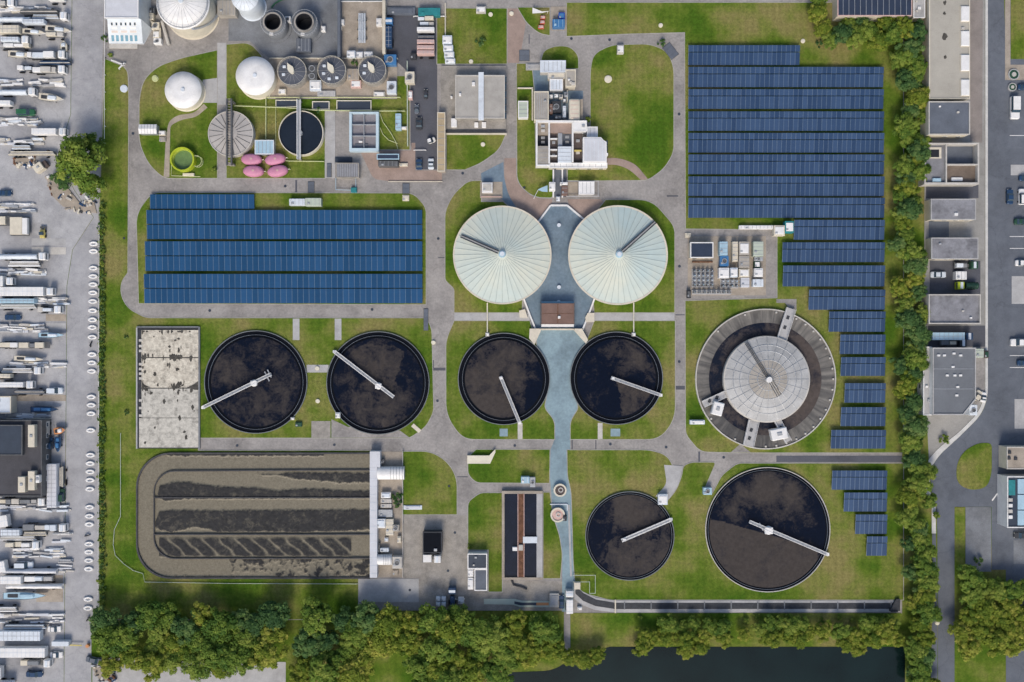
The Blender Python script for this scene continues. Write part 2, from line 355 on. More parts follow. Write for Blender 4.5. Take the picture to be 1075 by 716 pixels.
# lawns between the roads
LAWNS = [
 [(104.5,230),(110.5,62),(134,72,8),(135,100),(134,286),(127,296,6),(126.5,310,8),(134,324,8),(153,334,6),(447,334,4),(453,344,8),(455,432,6),(447,448,8),(430,459.5,4),(208,459.5),(208,473),(389,473),(389,607),(376,607),(376,650),(104.5,650)],
 [(146.5,104,10),(151,84,9),(166,70,9),(190,61.5,9),(228,53),(228,187),(172,187,8),(156,172,10),(146.5,150,10)],
 [(238,47),(262,45,8),(276,60,6),(281,104),(417,104),(417,80),(430,80),(430,157),(397,157),(397,116),(341,116),(341,187),(238,187)],
 [(146,318.5),(143.5,224,12),(160,202.5,8),(434,203,8),(447,218,6),(447,319.5)],
 [(467.5,222,8),(476,204,10),(492,190,6),(505,190),(505,212),(528,212),(560,240),(548,300),(548,328),(477,328),(477,303,3),(467.5,294,3)],
 [(636,210),(684,210,14),(708,238,8),(708,328),(624,328),(622,300),(612,240)],
 [(477,337),(556,337),(563,363,8),(577,398,8),(571,428,5),(582,442,6),(582,461),(486,461,12),(468.5,436,14),(468.5,357,8)],
 [(624,337),(708.5,337),(708.5,440,14),(692,461,12),(599,461),(599,442,6),(608,428,5),(598,398,8),(614,363,8)],
 [(595,3),(948,3),(948,475),(775,475),(735,474,8),(720,456,6),(719.5,316),(816,313),(816,241),(720,240),(719,34),(660,35.5),(595,38)],
 [(543.5,8),(577,8),(577,37),(566,35,6),(553,24,6)],
 [(620,74,8),(623,57,9),(642,47.5,9),(682,46.5,9),(700,54,9),(707,70,9),(707,160,8),(697,177,9),(680,189,6),(596,190),(596,178),(620,176)],
 [(568,64,3),(571,53,8),(584,48.5,6),(598,49,8),(607,58,6),(607,72),(594,72),(594,64)],
 [(542.5,67),(558,67),(561,100),(562,170),(580,172),(580,207.5,3),(560,207,10),(543,192,10)],
 [(459,18),(467.5,18),(467.5,9),(532,9),(532,67),(459,67)],
 [(469,141),(531,140,3),(524,157,8),(505,171,8),(488,178),(469,178)],
 [(423,474),(452,474,10),(470,485,10),(479.5,502,10),(479.5,540),(423,540)],
 [(500,472),(577,472),(576.5,507),(500,506.5,5),(491.5,498,5),(491.5,480,4)],
 [(491.5,527,5),(504,517.5,5),(527,517.5),(527,621),(513,621),(513,577),(491.5,577)],
 [(570.5,517),(577,517),(580,541,4),(587,562,6),(590,582,6),(588,607),(570.5,607)],
 [(595.5,472.5),(682,472.5,8),(700,478,8),(707,491,6),(703,506,6),(690,522),(699,528),(710,515,6),(716,500,6),(717.5,489,4),(726,485.5,4),(751,485.5,3),(738,516),(748,518),(758,499,5),(774,486.5,5),(948,486.5),(948,629.5),(640,629.5,6),(612,622,5),(604,612,4),(602,590,6),(600,516,8),(596,500,6)],
]
mat('kerb_grey', (0.40,0.39,0.36), .9, .12, .4, stain=.2)
def offset(pts, d):
    a = sum(pts[i-1][0]*pts[i][1]-pts[i][0]*pts[i-1][1] for i in range(len(pts))); sg = 1 if a > 0 else -1; out = []
    n = len(pts)
    for i in range(n):
        p, q, r = Vector(pts[i-1]), Vector(pts[i]), Vector(pts[(i+1) % n]); u = (q-p); v = (r-q)
        if u.length < 1e-5 or v.length < 1e-5: continue
        u.normalize(); v.normalize(); nn = Vector((u.y,-u.x))+Vector((v.y,-v.x)); 
        if nn.length < .3: nn = Vector((u.y,-u.x))*1.0
        nn = nn.normalized()/max(.6, (1+u.dot(v))**.5/2**.5); q = q+nn*d*sg; out.append((q.x,q.y))
    return out
for p in LAWNS:
    sheet('lawn', p, .14, 'lawn')
    struct('kerb', MB().prism(offset(PP(fillet(p)), .22), 0, .125), 'kerb_grey')
# blue paved court and brick paths
sheet('blue_court', [(578,215),(596,215),(617,238),(640,268),(624,314),(613,346),(561,346),(549,314),(540,268),(558,238)], .20, 'blue_paving')
sheet('plaza', [(564,346.5),(613,346.5),(615,362,8),(598.5,398,8),(607,428,5),(598.7,442,6),(598.7,472),(595.2,472),(595.7,500,6),(599.6,516,8),(601.6,590,6),(603.6,612),(600,642),(590,642),(590.3,582,6),(587.3,562,6),(580.5,541),(577.3,500),(578,472),(582.3,461),(582.3,442,6),(571.4,428,5),(577.4,398,8),(563,362,8)], .10, 'blue_paving_light')
sheet('brick_path', [(529.5,166),(541.8,166),(542,192,10),(559,208,10),(580,209),(579,214),(560,238),(548,226,10),(533,204,10),(529.5,185)], .09, 'brick_paving')
sheet('brick_apron', [(596,209),(630,209),(636,214),(618,237),(597,215)], .09, 'brick_paving')
sheet('blue_ramp', [(505,182),(528.5,170),(529,186,6),(534,206,10),(552,233),(530,212),(505.5,190)], .09, 'blue_paving')
sheet('brick_path', [(637,166),(650,166,8),(667,172,8),(680,188),(673,189.3),(661,178,8),(648,173,6),(637,173)], .18, 'brick_paving')
sheet('brick_path', [(532.3,9),(544,9),(552,25),(545,66),(532.3,66)], .09, 'brick_paving')
sheet('brick_apron', [(378,158.5),(432,158),(432,150),(436,150),(436,179),(464,179),(464,191),(415,191),(392,188,6)], .09, 'brick_paving')
sheet('truck_yard', [(404,8),(457,8),(459,66),(459,178),(437,178),(431,150),(431,78),(418,66),(404,60)], .085, 'asphalt_dark')
sheet('process_apron', [(240,-50),(355,-50),(404,-50),(404,61),(283,61),(276,56),(262,43),(240,43)], .08, 'concrete_dim')
sheet('process_pad', [(283,61.5),(417,61.5),(417,103.5),(284,103.5)], .3, 'concrete_warm')
sheet('process_floor', [(357,2),(402,2),(402,60),(357,60)], .13, 'concrete_warm')
sheet('concrete_path', [(228.3,45),(237.7,45),(237.7,110),(228.3,110)], .12, 'concrete_pale')
sheet('concrete_path', [(213,84),(228,82),(228,108),(213,108)], .17, 'concrete_pale')
sheet('garden_path', [(172,186),(174,150),(177,128,5),(186,121,6),(204,119,6),(214,109),(218,113),(206,123,5),(190,126,5),(179,132,4),(178,186)], .17, 'concrete_warm')
sheet('walkway', [(341.3,116),(352,116),(352,187),(341.3,187)], .2, 'concrete_pale')
sheet('substation_pad', [(722,248),(804,248),(804,310),(722,310)], .12, 'concrete_warm')
sheet('works_pad', [(396,474),(423,474),(423,606),(396,606)], .10, 'concrete_warm')
sheet('works_yard', [(423.3,541),(491,541),(491,622),(512,622),(525,610),(590,610),(590,641),(440,641),(440,607),(423.3,607)], .075, 'concrete')
sheet('hardstanding', [(376.5,607.5),(439.5,607.5),(439.5,632),(376.5,632)], .11, 'concrete_pale')
sheet('cross_path', [(477,328.3),(556,328.3),(556,336.7),(477,336.7)], .12, 'concrete_pale')
sheet('cross_path', [(622,328.3),(708,328.3),(708,336.7),(622,336.7)], .12, 'concrete_pale')
for x in (307.5, 351.5): sheet('stub_path', [(x,334.5),(x+7,334.5),(x+7,357),(x,357)], .17, 'concrete_pale')
sheet('stub_path', [(322,383),(345,383),(345,391),(322,391)], .17, 'concrete_pale')
sheet('stub_path', [(327,442),(347,442),(347,459.4),(327,459.4)], .17, 'concrete')
sheet('tank_apron', [(348,440),(365,448),(420,452),(430,459.3),(348,459.3)], .165, 'asphalt')
for x in (543.5, 627.5): sheet('stub_path', [(x,444),(x+5,444),(x+5,460.8),(x,460.8)], .17, 'concrete_light')
sheet('blue_mat', [(524.5,450),(533,450),(533,458),(524.5,458)], .17, 'blue_paving_light')
sheet('blue_mat', [(641,450),(651,450),(651,458),(641,458)], .17, 'blue_paving_light')
sheet('stub_path', [(815,318),(824,318),(829,325),(836,325),(836,314),(815,314)], .17, 'asphalt')
sheet('stub_path', [(767,474.8),(777,466),(788,474.8)], .17, 'asphalt')
sheet('site_road', [(815,478.5),(947,478.5),(947,485),(815,485)], .1, 'asphalt_dark')

for x0,y0,x1,y1 in ((454,386,468,389),(454,378,455.5,386),(707.5,405,719,409),(709,330,719,331),(733,474,735,487),(600,461,601.2,472),(555,36,556,46),(700,205,712,206.5),(128,285,134,287),(310,189,312,202),(480,500,491,501),(447,150,464,151),(625,472.5,626,461.5),(460,270,467,271)):
    c = [P(x0,y0), P(x1,y1)]; struct('asphalt_patch', MB().box(c[0][0],c[1][1],0,c[1][0],c[0][1],.052), 'asphalt_dark')
mat('rim_grey', (0.19,0.21,0.22), .8, .15, .5)
mat('slate_top', (0.10,0.11,0.135), .6, .12, .4)
# ================= CIRCULAR TANKS
def poly_disc(cx, cy, r, z, fn, m, name, parent, step=.5, r0=0.0):
    """water sheet with a 'scum' attribute giving where the brown skin lies"""
    nr = max(6, int((r-r0)/step)); na = max(48, int(2*math.pi*r/step)); mb = MB(); vs = []; sc = []
    for j in range(nr+1):
        rr = r0+(r-r0)*j/nr if (j or r0) else .01
        for i in range(na):
            a = 2*math.pi*i/na; x = cx+rr*math.cos(a); y = cy+rr*math.sin(a); vs.append((x,y,z))
            sc.append(fn((x/S+537.5), 358-y/S))
    fs = [(j*na+i, j*na+(i+1) % na, (j+1)*na+(i+1) % na, (j+1)*na+i)[::-1] for j in range(nr) for i in range(na)]
    fs = [f[::-1] for f in fs]
    mb.add(vs, fs); o = mb.build(name, m, parent)
    at = o.data.attributes.new('scum', 'FLOAT', 'POINT'); at.data.foreach_set('value', sc); return o
def blobs(lst, base):
    def f(x, y):
        v = base
        for bx, by, br, s in lst:
            dd = ((x-bx)**2+(y-by)**2)**.5/br
            if dd < 1.6: v += s*max(0, 1-(dd/1.6)**2)
        return v
    return f
def seg_side(a, b, x, y): return (b[0]-a[0])*(y-a[1])-(b[1]-a[1])*(x-a[0])
def truss(p, q, wd, z, parent, name='bridge', m='white', rails=True):
    b = MB(); b.bar(p, q, wd*.8, z, z+.12); L = (Vector(q)-Vector(p)).length; dn = (Vector(q)-Vector(p))/L; k = Vector((-dn.y, dn.x))
    o = b.build(name, m if m != 'white' else 'steel', parent)
    rl = MB(); n = int(L/1.6)
    for s in (-1, 1):
        a = Vector(p)+k*wd/2*s; c = Vector(q)+k*wd/2*s; rl.bar(a, c, .10, z+.95, z+1.05); rl.bar(a, c, .08, z+.5, z+.57); rl.bar(a, c, .14, z-.05, z+.18)
        for i in range(n+1):
            t = a+(c-a)*i/n; rl.box(t.x-.05, t.y-.05, z, t.x+.05, t.y+.05, z+1.0)
    rl.build('handrail', 'white', o)
    return o
def clarifier(px, py, r, fn, arm, hub, w_in, label, hubsize=1.6, cross=None, wall='rim_grey', drive=True, wedge=None):
    cx, cy = P(px, py); r = r*S
    t = thing('settling_tank', label, 'settling tank', cx, cy, 0, 'round open settling tanks')
    MB().lathe(cx, cy, [(r+.02,0),(r+.02,.72),(r-.2,.72),(r-.2,.2)], 128).build('tank_wall', wall, t)
    MB().lathe(cx, cy, [(r-.2,.25),(r-w_in+.12,.25)], 128).build('effluent_channel', 'channel_black', t)
    MB().lathe(cx, cy, [(r-w_in*.62,.2),(r-w_in*.62,.60),(r-w_in*.62-.07,.60),(r-w_in*.62-.07,.2)], 128).build('weir_ring', 'weir_steel', t)
    MB().lathe(cx, cy, [(r-w_in+.12,.2),(r-w_in+.12,.44),(r-w_in,.44),(r-w_in,.3)], 128).build('baffle_ring', 'channel_black', t)
    poly_disc(cx, cy, r-w_in, .40, fn, 'tank_water', 'water', t)
    a, b = P(*arm[0]), P(*arm[1])
    br = truss(a, b, .85, 1.15, t)
    hx, hy = P(*hub)
    MB().cyl(hx, hy, .3, 1.2, hubsize*.55, 20).build('centre_column', 'concrete', t)
    h = MB(); h.ring(hx, hy, 1.28, 1.4, .35, hubsize*.6, 24); h.rbox(hubsize*1.1, hubsize*.9, 1.4, 2.1, .15, .1, hx, hy); h.build('drive_unit', 'white', t)
    e = Vector(b) if (Vector(b)-Vector((cx,cy))).length > (Vector(a)-Vector((cx,cy))).length else Vector(a)
    k = MB(); k.rbox(1.1, .9, .74, 1.3, .1, .08, e.x, e.y); k.build('end_carriage', 'white', t)
    if cross:
        for c in cross:
            q = MB(); q.bar(P(*c[0]), P(*c[1]), .35, 1.3, 1.5); q.build('scum_arm', 'steel', t)
    # small access steps and outlet box at the wall
    return t
def n1(x, y, s=.08, o=0): return noise.noise(Vector((x*s, y*s, o)))
f1 = blobs([(236,392,16,.42),(288,366,13,.18),(298,390,16,.24),(284,428,20,.22),(256,424,14,.2),(250,386,12,.2),(300,412,16,.15)], .28)
f2b = blobs([(388,436,26,.30),(421,424,16,.26),(398,420,16,.16),(375,415,14,.18)], .24)
def f2(x, y):
    v = f2b(x, y); a = (353,370); b = (414,416)
    if seg_side(a, b, x, y) < 0 and x < 424-(y-372)*.32+3*n1(x,y,.2) and y > 362 : v += .45 if (x-397)**2+(y-402)**2 < 43**2 else 0
    return v
f3b = blobs([(508,378,26,.26),(540,372,26,.28),(500,412,20,.28),(528,398,24,.25),(550,400,12,.1),(515,432,16,.2)], .30)
def f3(x, y):
    v = f3b(x, y)
    if y > 414+2*n1(x,y,.3) and seg_side((525.4,395.4),(545,442.7),x,y) > 0 and (x-529)**2+(y-398)**2 < 40**2: v += .4
    if x > 552 and y > 380: v -= .25
    return v
f4b = blobs([(668,366,20,.32),(655,376,14,.26),(680,382,14,.24),(640,364,10,.15)], .14)
def f4(x, y):
    v = f4b(x, y)
    if y > 400 and seg_side((642,396.7),(692,414),x,y) > 0 and x > 650 + (y-415)*.12+3*n1(x,y,.25) and (x-647)**2+(y-398)**2 < 39**2: v += .62
    return v
f5b = blobs([(652,527,16,.35),(668,532,18,.42),(640,585,14,.25)], .14)
def f5(x, y):
    v = f5b(x, y)
    if x > 642+5*n1(x,y,.12)-(y-560)*.15: v += .34
    if x > 650 and y > 566: v += .25
    return v
f6b = blobs([(790,508,18,.35),(815,505,18,.48),(825,525,14,.34),(770,528,14,.34),(765,548,10,.3),(800,520,14,.3),(836,522,12,.35),(815,540,12,.2),(850,545,8,.2)], .18)
def f6(x, y):
    v = f6b(x, y)
    if y > 549+ (x-790)*.42+2*n1(x,y,.2) and y > 543+(x-742)*.28: v += .85
    if x > 858-0.0 and y < 600: v -= .3
    return v
clarifier(269, 401, 54, f1, ((214.5,427.5),(286,392.5)), (268,402), 2.1, 'large dark round tank beside the stained slab, its bridge pointing to lower left', 1.8, [((279,390),(284,400)),((282,388),(286,396))])
clarifier(397, 402, 54, f2, ((352,369),(414,416.5)), (398,405), 2.1, 'large dark round tank with its bridge running to the upper left rim', 1.8)
clarifier(529, 397.7, 48.2, f3, ((525.4,395),(545.5,443.5)), (526,396.5), 2.2, 'dark round tank left of the pale blue plaza, its arm pointing down', .9)
clarifier(647, 397, 48.7, f4, ((641,396.3),(693,414.6)), (643,397), 2.2, 'dark round tank right of the pale blue plaza, black on its left half', .9)
clarifier(661, 562.3, 46.6, f5, ((652,566.4),(703.5,544.4)), (655,565.5), 1.15, 'smallest dark round settling tank, lower middle, with its arm pointing to upper right', .9)
clarifier(805.5, 555.7, 65.4, f6, ((785.5,546.5),(867.5,581)), (805.5,555.8), 1.3, 'largest dark round settling tank, lower right, brown skin over its lower half', 2.3, [((796,548),(800,556))], wall='concrete_light')
# T7: ring shaped tank round a covered centre
def ring_tank():
    cx, cy = P(803, 397.8); r = 73.6*S
    t = thing('aeration_tank', 'great round ring tank with a grey domed centre and streaked sloping concrete sides', 'aeration tank', cx, cy)
    MB().lathe(cx, cy, [(r,0),(r,1.1),(r-.35,1.1),(r-.35,.8)], 144).build('outer_wall', 'concrete_light', t)
    m = mat('streaked_concrete', (0.27,0.262,0.25), .9, .1, .3, stain=.25)
    n_ = m.node_tree.nodes; l_ = m.node_tree.links
    at = n_.new('ShaderNodeAttribute'); at.attribute_name = 'streak'
    b_ = n_['Principled BSDF']; src = b_.inputs['Base Color'].links[0].from_socket
    rr = n_.new('ShaderNodeValToRGB'); rr.color_ramp.elements[0].color = (.34,.345,.36,1); rr.color_ramp.elements[1].color = (.95,.93,.88,1); l_.new(at.outputs['Fac'], rr.inputs[0])
    q = n_.new('ShaderNodeMix'); q.data_type = 'RGBA'; q.blend_type = 'MULTIPLY'; q.inputs[0].default_value = 1; l_.new(src, q.inputs[6]); l_.new(rr.outputs[0], q.inputs[7]); l_.new(q.outputs[2], b_.inputs['Base Color'])
    na, nr = 420, 12; vs = []; st = []
    for j in range(nr+1):
        rad = (r-.35)+(59*S-(r-.35))*j/nr
        for i in range(na):
            a = 2*math.pi*i/na; vs.append((cx+rad*math.cos(a), cy+rad*math.sin(a), .8-.45*j/nr))
            c, s_ = math.cos(a), math.sin(a)
            v = .55+.55*noise.noise(Vector((c*16, s_*16, 0)))+.25*noise.noise(Vector((c*45, s_*45, j*.12)))-.18*(j/nr)
            if i % 12 == 0: v -= .3
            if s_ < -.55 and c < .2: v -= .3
            st.append(max(0, min(1, v)))
    fs = [(j*na+i, (j+1)*na+i, (j+1)*na+(i+1) % na, j*na+(i+1) % na)[::-1] for j in range(nr) for i in range(na)]
    o = MB().add(vs, fs).build('sloping_side', m, t); a_ = o.data.attributes.new('streak', 'FLOAT', 'POINT'); a_.data.foreach_set('value', st)
    g = blobs([(860,400,26,.5),(850,440,24,.6),(826,350,18,.5),(846,370,16,.45),(760,445,14,.3),(800,458,14,.2),(740,400,8,.1),(770,370,14,.2),(780,355,10,.15)], .30)
    poly_disc(cx, cy, 59*S, .36, g, 'trench_water', 'trench_water', t, .6, 44*S)
    ri = 45.2*S
    MB().lathe(cx, cy, [(ri,.2),(ri,2.2),(ri-.3,2.35),(ri*.97,2.35)], 96).build('inner_wall', 'concrete_light', t)
    N = 24; H0 = 2.35
    roof = MB(); prof = [(ri*.97,H0),(ri*.93,H0+.15),(ri*.66,H0+1.1),(ri*.46,H0+1.55)]
    roof.lathe(cx, cy, prof, 96)
    roof.build('dome_roof', 'dome_grey', t, smooth=False)
    MB().lathe(cx, cy, [(ri*.46,H0+1.56),(ri*.2,H0+2.0),(.05,H0+2.3)], 72).build('dome_crown', 'beige_roof', t)
    ribs = MB()
    for i in range(N):
        a = 2*math.pi*i/N; c, s_ = math.cos(a), math.sin(a)
        ribs.tube([(cx+rr_*c, cy+rr_*s_, zz+.06) for rr_, zz in prof+[(ri*.2,H0+2.0),(.9,H0+2.25)]], .07, 5)
    for rr_, zz in ((ri*.80, H0+.68), (ri*.66,H0+1.14),(ri*.46,H0+1.6),(ri*.26,H0+1.92)):
        ribs.lathe(cx, cy, [(rr_,zz),(rr_-.12,zz+.08),(rr_-.24,zz)], 72)
    ribs.build('roof_rib', 'steel', t)
    MB().cyl(cx, cy, H0+2.2, H0+3.1, 1.0, 24, .85).build('cap', 'white', t)
    for a, b, w_ in (((780.5,359),(802,396),.9),((804,398),(814.5,415),1.3)):
        A, B = P(*a), P(*b); far = A if (Vector(A)-Vector((cx,cy))).length > 5 else B
        ar = MB(); za = H0+.45 if b[0] < 803 else H0+2.35; zb = H0+2.45 if b[0] < 803 else H0+1.5
        ar.bar(A, B, .14, za, za+.25, dz=zb-za); 
        dn = (Vector(B)-Vector(A)).normalized(); kk = Vector((-dn.y, dn.x))*w_*.5
        ar.bar(Vector(A)+kk, Vector(B)+kk, .16, za, za+.3, dz=zb-za); ar.bar(Vector(A)-kk, Vector(B)-kk, .16, za, za+.3, dz=zb-za)
        ar.build('roof_walkway', 'steel_dark', t)
    for a, b, w_ in (((829,324),(819,356),10),((784,467.5),(790,441),11),((826,463),(814,440),7),((737,424),(761,413),7)):
        A, B = P(*a), P(*b)
        br = MB().bar(A, B, w_*S, 1.15, 1.5).build('bridge', 'concrete_pale', t)
        for tt in (.3, .62):
            c = Vector(A).lerp(Vector(B), tt); MB().bar(c-Vector((.3,.5)), c+Vector((.1,.6)), .9, 1.51, 1.56).build('grating', 'dark', br)
        rl = MB(); dn = (Vector(B)-Vector(A)).normalized(); kk = Vector((-dn.y, dn.x))*(w_*S/2-.08)
        for s_ in (-1,1):
            rl.bar(Vector(A)+kk*s_, Vector(B)+kk*s_, .09, 2.4, 2.5); L = (Vector(B)-Vector(A)).length
            for i in range(7):
                c = Vector(A).lerp(Vector(B), i/6)+kk*s_; rl.box(c.x-.04,c.y-.04,1.5,c.x+.04,c.y+.04,2.45)
        rl.build('handrail', 'white', br)
    for (x, y, wv, hv, an) in ((753.5,429,11,14,-.25),(818,455.5,17,12,.2)):
        X, Y = P(x, y, 2.5); hb = MB(); hb.rbox(wv*S, hv*S, .3, 3.0, .3, .25, 0, 0)
        ca, sa = math.cos(an), math.sin(an); hb.v = [(X+vx*ca-vy*sa, Y+vx*sa+vy*ca, vz) for vx,vy,vz in hb.v]
        hh = hb.build('blower_house', 'white', t)
        d_ = MB().rbox(wv*S*.3, hv*S*.3, 3.0, 3.3, .1, .08); d_.v = [(X+vx*ca-vy*sa, Y+vx*sa+vy*ca, vz) for vx,vy,vz in d_.v]; d_.build('vent', 'steel', hh)
    for i in range(40):
        a = 2*math.pi*i/40
        if -.95 < math.cos(a) and (math.cos(a) > .1 or i % 3 == 0):
            x, y = cx+(r-.9)*math.cos(a), cy+(r-.9)*math.sin(a); MB().rbox(.55,.55,.75,1.15,.08,.05,x,y).build('wall_bracket', 'concrete_light', t)
mat('dome_grey', (0.47,0.475,0.47), .6, .12, .25, stain=.2, spec=.4)
ring_tank()
# covered domes with folded membranes
def dome(px, py, r, arm, label, rimw):
    cx, cy = P(px, py); r = r*S; h = 3.2
    t = thing('covered_digester', label, 'covered tank', cx, cy, 0, 'two big pale covered tanks beside the blue court')
    MB().lathe(cx, cy, [(r-.15,0),(r-.15,h-.3),(r+.05,h-.3),(r+.05,h),(r-.35,h),(r-.35,h-.2)], 128).build('tank_wall', 'cream', t)
    MB().lathe(cx, cy, [(r+.12,h-.2),(r+.12,h+.06),(r-rimw,h+.06)], 128).build('rim', 'cream', t)
    N = 44; na = N*6; prof = [0,.10,.24,.42,.6,.8,1.0]; vs = []
    for fr in prof:
        for i in range(na):
            a = 2*math.pi*i/na; ph = (i % 6)/6; sag = (math.sin(math.pi*ph))*.035*min(1, fr*1.6)
            rr = max(.02, fr*(r-.25)); z = h+3.3*(1-fr**.9)-sag
            vs.append((cx+rr*math.cos(a), cy+rr*math.sin(a), z))
    fs = [(j*na+i, (j+1)*na+i, (j+1)*na+(i+1) % na, j*na+(i+1) % na) for j in range(len(prof)-1) for i in range(na)]
    MB().add(vs, fs).build('membrane_roof', 'dome_cream', t, smooth=False)
    rb = MB()
    for i in range(N):
        a = 2*math.pi*i/N; c, s_ = math.cos(a), math.sin(a)
        rb.tube([(cx+max(.5,f*(r-.25))*c, cy+max(.5,f*(r-.25))*s_, h+3.3*(1-f**.9)+.04) for f in ((.24,.42,.6,.8,1.0) if i % 2 else (.12,.24,.42,.6,.8,1.0))], .05, 4)
    rb.build('roof_cable', 'dome_cable', t)
    hb = MB().cyl(cx, cy, h+3.0, h+3.9, 1.15, 28, 1.0); hb.build('hub', 'light_blue', t)
    MB().cyl(cx, cy, h+3.9, h+4.15, .7, 20).build('hatch', 'white_cool', t)
    A = Vector((cx, cy)); B = Vector(P(*arm)); dn = (B-A).normalized(); k = Vector((-dn.y, dn.x)); L = (B-A).length
    st = Vector((A.x, A.y))+dn*1.3
    za, zb = h+3.5, h+.55
    w_ = MB().bar(st, B, .35, za-.1, za, dz=zb-za).build('roof_walkway', 'concrete_pale', t)
    rl = MB()
    for s_ in (-1,1):
        rl.bar(st+k*.38*s_, B+k*.38*s_, .34, za-.1, za+.1, dz=zb-za)
    rl.build('handrail', 'dark', w_)
mat('dome_cream', (0.60,0.61,0.51), .65, .04, .035, c2=(0.44,0.55,0.55), fine=.5, spec=.3, stain=.06)
mat('dome_cable', (0.36,0.42,0.41), .6, .05, 1)
dome(527.4, 268.6, 50.8, (484.5,249), 'big pale ribbed cover west of the blue court, its dark walkway pointing left', .3)
dome(647.6, 268.8, 51.4, (686,234.5), 'big pale ribbed cover east of the blue court, its dark walkway pointing upper right', .4)
# silos and closed tanks
def silo(px, py, r, h, label, wallm, roofm, peak=1.2, seams=24, railing=False, name='storage_tank', cat='storage tank', group=None, base=.0):
    """px, py, r: the roof circle as seen, lowered to its true place at height h"""
    cx, cy = P(px, py, h); r = r*S*(H-h)/H
    t = thing(name, label, cat, cx, cy, 0, group)
    MB().lathe(cx, cy, [(r+.35,0),(r+.35,.22),(r,.22),(r,h),(r-.12,h)], 96).build('tank_wall', wallm, t, smooth=False)
    MB().lathe(cx, cy, [(r+.1,h-.2),(r+.1,h+.02),(r*.5,h+peak*.55),(.05,h+peak)], 72).build('roof', roofm, t, smooth=True)
    sm = MB()
    for i in range(seams):
        a = 2*math.pi*i/seams; c, s_ = math.cos(a), math.sin(a)
        sm.tube([(cx+rr*r*c, cy+rr*r*s_, h+zz+.03) for rr, zz in ((1.0,.02),(.5,peak*.55),(.12,peak*.9))], .035, 4)
    sm.build('roof_seam', 'steel', t)
    MB().cyl(cx, cy, h+peak-.1, h+peak+.35, r*.06+.25, 20).build('vent', 'white_cool', t)
    if railing:
        rl = MB().ring(cx, cy, h+1.0, h+1.1, r-.45, r-.35, 72); rl.ring(cx, cy, h+.05, h+.2, r-.55, r-.30, 72)
        for i in range(36):
            a = 2*math.pi*i/36; x, y = cx+(r-.4)*math.cos(a), cy+(r-.4)*math.sin(a); rl.box(x-.04,y-.04,h,x+.04,y+.04,h+1.05)
        rl.build('handrail', 'steel', t)
        ld = MB(); 
        for i in range(26):
            a = -1.2+i*.055; z = h*(1-i/26); x, y = cx+(r+.5)*math.cos(a), cy+(r+.5)*math.sin(a); ld.box(x-.4,y-.3,z-.06,x+.4,y+.3,z)
        ld.build('stair', 'steel', t)
    return t
silo(192, 3, 27.6, 9.4, 'tall cream round silo with a railed pale roof at the top left', 'cream', 'white', 1.8, 24, True)
silo(257, -3, 14, 9, 'small pale blue white silo cut by the top edge beside the big silo', 'white_cool', 'white_cool', 1.4, 16)
silo(192.2, 94.5, 19, 3.4, 'plain white round tank alone on the grass by the curved road', 'cream_paint', 'white', .28, 0)
silo(267.8, 79.6, 20, 4.6, 'plain white round tank beside the three dark topped tanks', 'cream_paint', 'white', .28, 0)
# two open dark stacks
for px, py, r, lab in ((286.4,23.4,13.2,'grey cylinder with a black open mouth, the one nearer the big silo'), (319.4,23.4,13.6,'grey cylinder with a black open mouth, the right one of the pair')):
    h = 5.5; cx, cy = P(px, py, h); r = r*S*.98
    t = thing('open_stack', lab, 'stack', cx, cy, 0, 'pair of open mouthed cylinders')
    MB().lathe(cx, cy, [(r+.8,0),(r+.8,.5),(r,.5),(r,h-1.2),(r*.93,h-1.0),(r*.75,h-.2)], 64).build('stack_shell', 'concrete_dim', t)
    MB().lathe(cx, cy, [(r*.75,h-.2),(r*.75,h+.5),(r*.6,h+.5),(r*.6,1.5),(.02,1.5)], 64).build('mouth', ['black'], t)
    rim = MB().lathe(cx, cy, [(r*.77,h),(r*.77,h+.56),(r*.66,h+.56),(r*.62,h+.3)], 64); rim.build('rim', 'concrete', t)
    rl = MB().ring(cx, cy, h, h+.08, r*.97, r*1.0, 64)
    for i in range(28):
        a = 2*math.pi*i/28; x, y = cx+r*.985*math.cos(a), cy+r*.985*math.sin(a); rl.box(x-.04,y-.04,h-1.2,x+.04,y+.04,h+.05)
    rl.build('handrail', 'steel', t)
    MB().rbox(1.2,.8,h-1.1,h-.4,.1,.08,cx-.6,cy-r*.86).build('gauge_box', 'white', t)
